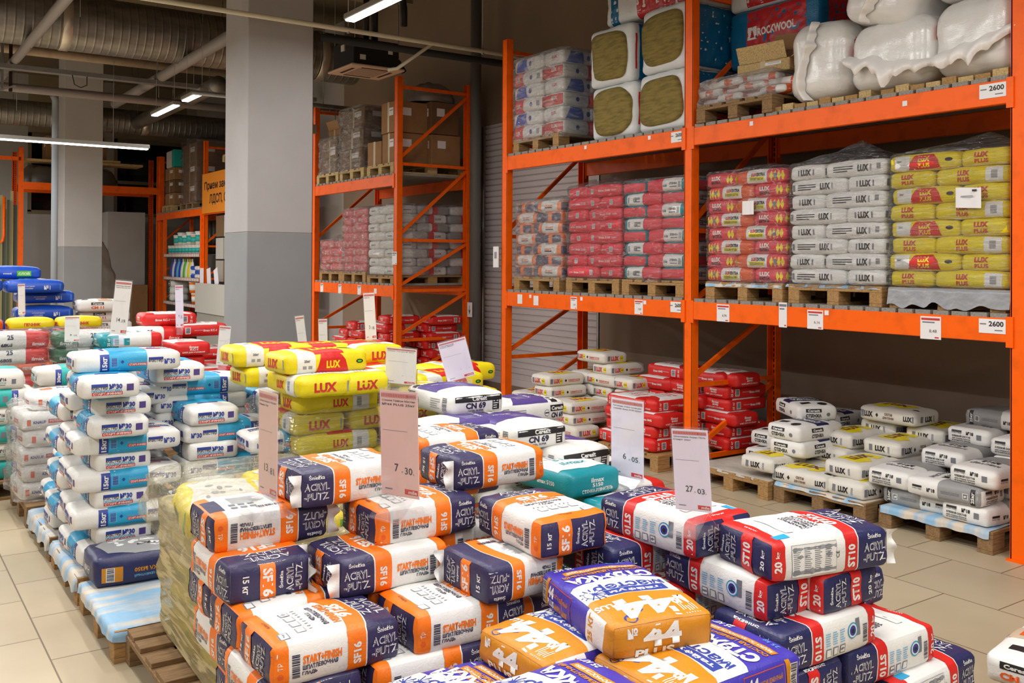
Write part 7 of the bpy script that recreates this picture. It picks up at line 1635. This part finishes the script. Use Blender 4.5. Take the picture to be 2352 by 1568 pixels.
for y, z in ((8.0, 1.45), (7.15, 1.455), (6.25, 1.455), (7.1, 2.93), (6.2, 2.93), (5.03, 2.92), (3.7, 2.9), (4.32, 1.455)): price_tag(y, z, .035, .035, 'tiny cream sticker on the %s beam %s' % (('lower', 'upper')[z > 2], {8.0: 'between the two leftmost tags', 7.15: 'beside the tag under the pinkish stack', 6.25: 'beside the tag under the pink and teal stack', 7.1: 'below the left insulation packs', 6.2: 'below the right insulation packs', 5.03: 'below the small orange-ended bags', 3.7: 'below the middle film pack', 4.32: 'beside the tag under the cream stack'}[y]), name='beam_sticker')
for k, y in enumerate((13.4, 12.75, 12.1, 11.6)): price_tag(y, 1.40, .11 if k < 3 else .08, .13 if k < 3 else .07, '%s white tag on the lower beam of the middle rack' % ('leftmost', 'second', 'third', 'rightmost')[k], num='')
price_tag(11.05, 1.85, .13, .17, 'white notice on the front post of the middle rack', num='', name='notice'); 
o = MB(); o.box(5.79, 8.58, 1.75, 5.80, 8.68, 1.98, M_paper); o.box(5.785, 8.61, 1.85, 5.79, 8.65, 1.92, LINE); tag(o.build('notice'), 'white notice hanging on the left post of the right rack', 'notice')
m = MB(); m.box(6.9, 10.86, 1.05, 6.905, 10.98, 1.25, M_paper); flat_text(m, '↓', (6.9, 10.92, 1.15), (0, -1, 0), (0, 0, 1), .05, .12, BLACK, .02, .002); tag(m.build('arrow_sign'), 'small white sign with a down arrow on the grey pipe by the shutter', 'sign')

# ---------------------------------------------------------------- acrylic price signs standing in the piles
M_acr = film_mat('clear_acrylic', opac=.02, rough=.08, white=.05, sc=(1, 1, 1), bump=.0, tint=(245, 245, 250), fres=.16, crease_glint=0)
M_shr = mat('sign_sheet_rosy', (236, 196, 190), .35); M_shw = mat('sign_sheet_lilac', (236, 228, 244), .35); M_shp = mat('sign_sheet_plain', (240, 236, 232), .35)
def price_sign(cx, cy, z, w_, h_, rz, lab, title, price, sheet_m=None, base='tri', lean=0.0, big=1.0):
    """board facing the aisle; cx, cy = middle of its lower edge"""
    sm_ = sheet_m or M_shw
    t = empty('price_sign', (cx, cy, z), rz, lab, 'price sign'); r, u = (1, 0, 0), (0, 0, 1)
    R_ = Matrix.Rotation(math.radians(lean), 3, 'Y')
    m = MB(); m.box(-w_ / 2, 0, .0, w_ / 2, .002, h_, sm_)
    flat_rect(m, (0, 0, h_ * .955), r, u, w_ * .94, h_ * .045, mat('ornament_rose', (206, 150, 150), .5), .0004)
    for k in range(16): flat_rect(m, (-w_ * .44 + k * w_ * .045, 0, h_ * .955), r, u, w_ * .022, h_ * .03, CRED, .0008)
    flat_text(m, 'БЕЛАРУСЬ', (w_ * .34, 0, h_ * .955), r, u, w_ * .24, h_ * .02, CRED, .02, .0012)
    n = len(title)
    for k, s_ in enumerate(title): flat_text(m, s_, (-w_ * .46 + w_ * .5 * (.92 if len(s_) > 12 else .5), 0, h_ * (.905 - .035 * k)), r, u, w_ * (.88 if len(s_) > 12 else .5), h_ * .022, BLACK, .015)
    flat_rect(m, (-w_ * .1, 0, h_ * .62), r, u, w_ * .66, h_ * .004, GREY)
    a, b_ = price
    flat_text(m, a, (w_ * .0 - w_ * .08 * big, 0, h_ * .27), r, u, w_ * .13 * len(a) / 1.3, h_ * .075, BLACK, .01); flat_text(m, b_, (w_ * .24, 0, h_ * .25), r, u, w_ * .2, h_ * .065, BLACK, .01); flat_text(m, 'р.', (w_ * .08, 0, h_ * .235), r, u, w_ * .04, h_ * .02, BLACK); flat_text(m, 'к.', (w_ * .38, 0, h_ * .225), r, u, w_ * .03, h_ * .015, BLACK)
    flat_rect(m, (w_ * .3, 0, h_ * .055), r, u, w_ * .34, h_ * .05, RED, .0006); flat_text(m, 'mile', (w_ * .34, 0, h_ * .055), r, u, w_ * .22, h_ * .034, WHITE, .02, .0012); flat_rect(m, (-w_ * .3, 0, h_ * .06), r, u, w_ * .2, h_ * .012, GREY)
    m.v = [tuple(R_ @ Vector(v)) for v in m.v]; m.build('printed_sheet', t)
    m = MB(); m.box(-w_ / 2 - .004, -.0035, -.005, w_ / 2 + .004, -.0025, h_ + .008, M_acr); m.box(-w_ / 2 - .004, .003, -.005, w_ / 2 + .004, .004, h_ + .008, M_acr)
    m.v = [tuple(R_ @ Vector(v)) for v in m.v]; m.build('acrylic_holder', t)
    m = MB(); hb = .06
    m.bar((0, 0, 0), (0, -.07, -hb), w_ * .8, .003, M_acr, up=(0, 1, 0)); m.bar((0, 0, 0), (0, .07, -hb), w_ * .8, .003, M_acr, up=(0, 1, 0)); m.box(-w_ * .4, -.075, -hb - .004, w_ * .4, .075, -hb, M_acr); m.build('acrylic_foot', t)
    return t
PRICE_SIGNS = [
    (1.442, 2.694, 1.060, 0.173, 0.338, -1.294, 'reddish see-through price sign in the middle of the navy and orange pile', ['Стяжка Тайфун Мастер', '№44 PLUS 25кг'], ('7', '30'), M_shr, -2.1),
    (1.092, 2.940, 1.060, 0.141, 0.333, -1.509, 'narrow-looking pinkish price sign at the left of the navy and orange pile', ['Шпатлевка Акрил', 'Финиш 15кг'], ('13', '81'), M_shr, -0.2),
    (2.506, 4.690, 1.128, 0.200, 0.200, -1.050, 'white sheet sign turned away just behind the reddish sign', ['Окно Тачный 25кг'], ('', ''), M_shp, 2.0),
    (3.169, 3.533, 0.740, 0.218, 0.390, -1.479, 'upright lilac price sign in front of the heap of cream and red bags', ['Раствори. смесь сухая для', 'стяжек ilmax 5150 (25кг)'], ('6', '05'), M_shw, -0.3),
    (2.102, 2.041, 1.060, 0.126, 0.247, -1.331, 'leaning lilac price sign at right, number twenty-seven', ['Шпатлевка Акрил Путц', 'Старт 20кг'], ('27', '03'), M_shw, -4.0),
    (1.204, 5.590, 1.398, 0.086, 0.300, -0.235, 'tall white price sign on top of the blue and white pile', ['Шпатлевка гипсовая', 'Тайфун Мастер 15кг'], ('14', '19'), M_shp, 5.6),
    (2.481, 8.990, 1.183, 0.069, 0.394, -0.293, 'narrow bluish price sign on the red bags near the shelves', ['Клей ilmax'], ('9', '22'), M_shw, -1.5),
    (2.676, 8.360, 0.878, 0.100, 0.350, -0.500, 'white price sign at the right of the red bags, touching the column edge', ['Клей КС'], ('11', '35'), M_shp, 4.7),
    (1.451, 8.390, 1.140, 0.110, 0.206, -0.183, 'small white sign between the dark green and white bags', ['Смесь печная'], ('8', '10'), M_shp, 0.5),
    (2.697, 5.440, 1.314, 0.070, 0.297, -0.291, 'narrow white price sign on the yellow pile', ['Клей LUX'], ('3', '18'), M_shp, -3.5),
    (3.003, 4.840, 1.108, 0.170, 0.240, -0.550, 'leaning price leaflet with blue picture at the right of the yellow pile', ['Наливной', 'пол 20кг'], ('', ''), M_shw, -15.0),
    (2.891, 6.990, 1.031, 0.067, 0.351, -0.302, 'white sign behind the yellow pile, left of two', ['Кладочный'], ('', ''), M_shp, -7.3),
    (3.135, 7.190, 0.999, 0.070, 0.338, -0.288, 'white sign behind the yellow pile, right of two', ['Штукатурка'], ('', ''), M_shp, -1.5),
    (1.314, 10.190, 1.278, 0.061, 0.295, -0.332, 'narrow white sign in front of the royal blue bags', ['Штукатурка'], ('', ''), M_shp, -1.2),
]
for cx, cy, z, w_, h_, rz, lab, title, price, sm_, lean in PRICE_SIGNS: price_sign(cx, cy, z, w_, h_, rz, lab, title, price, sm_, lean=lean)
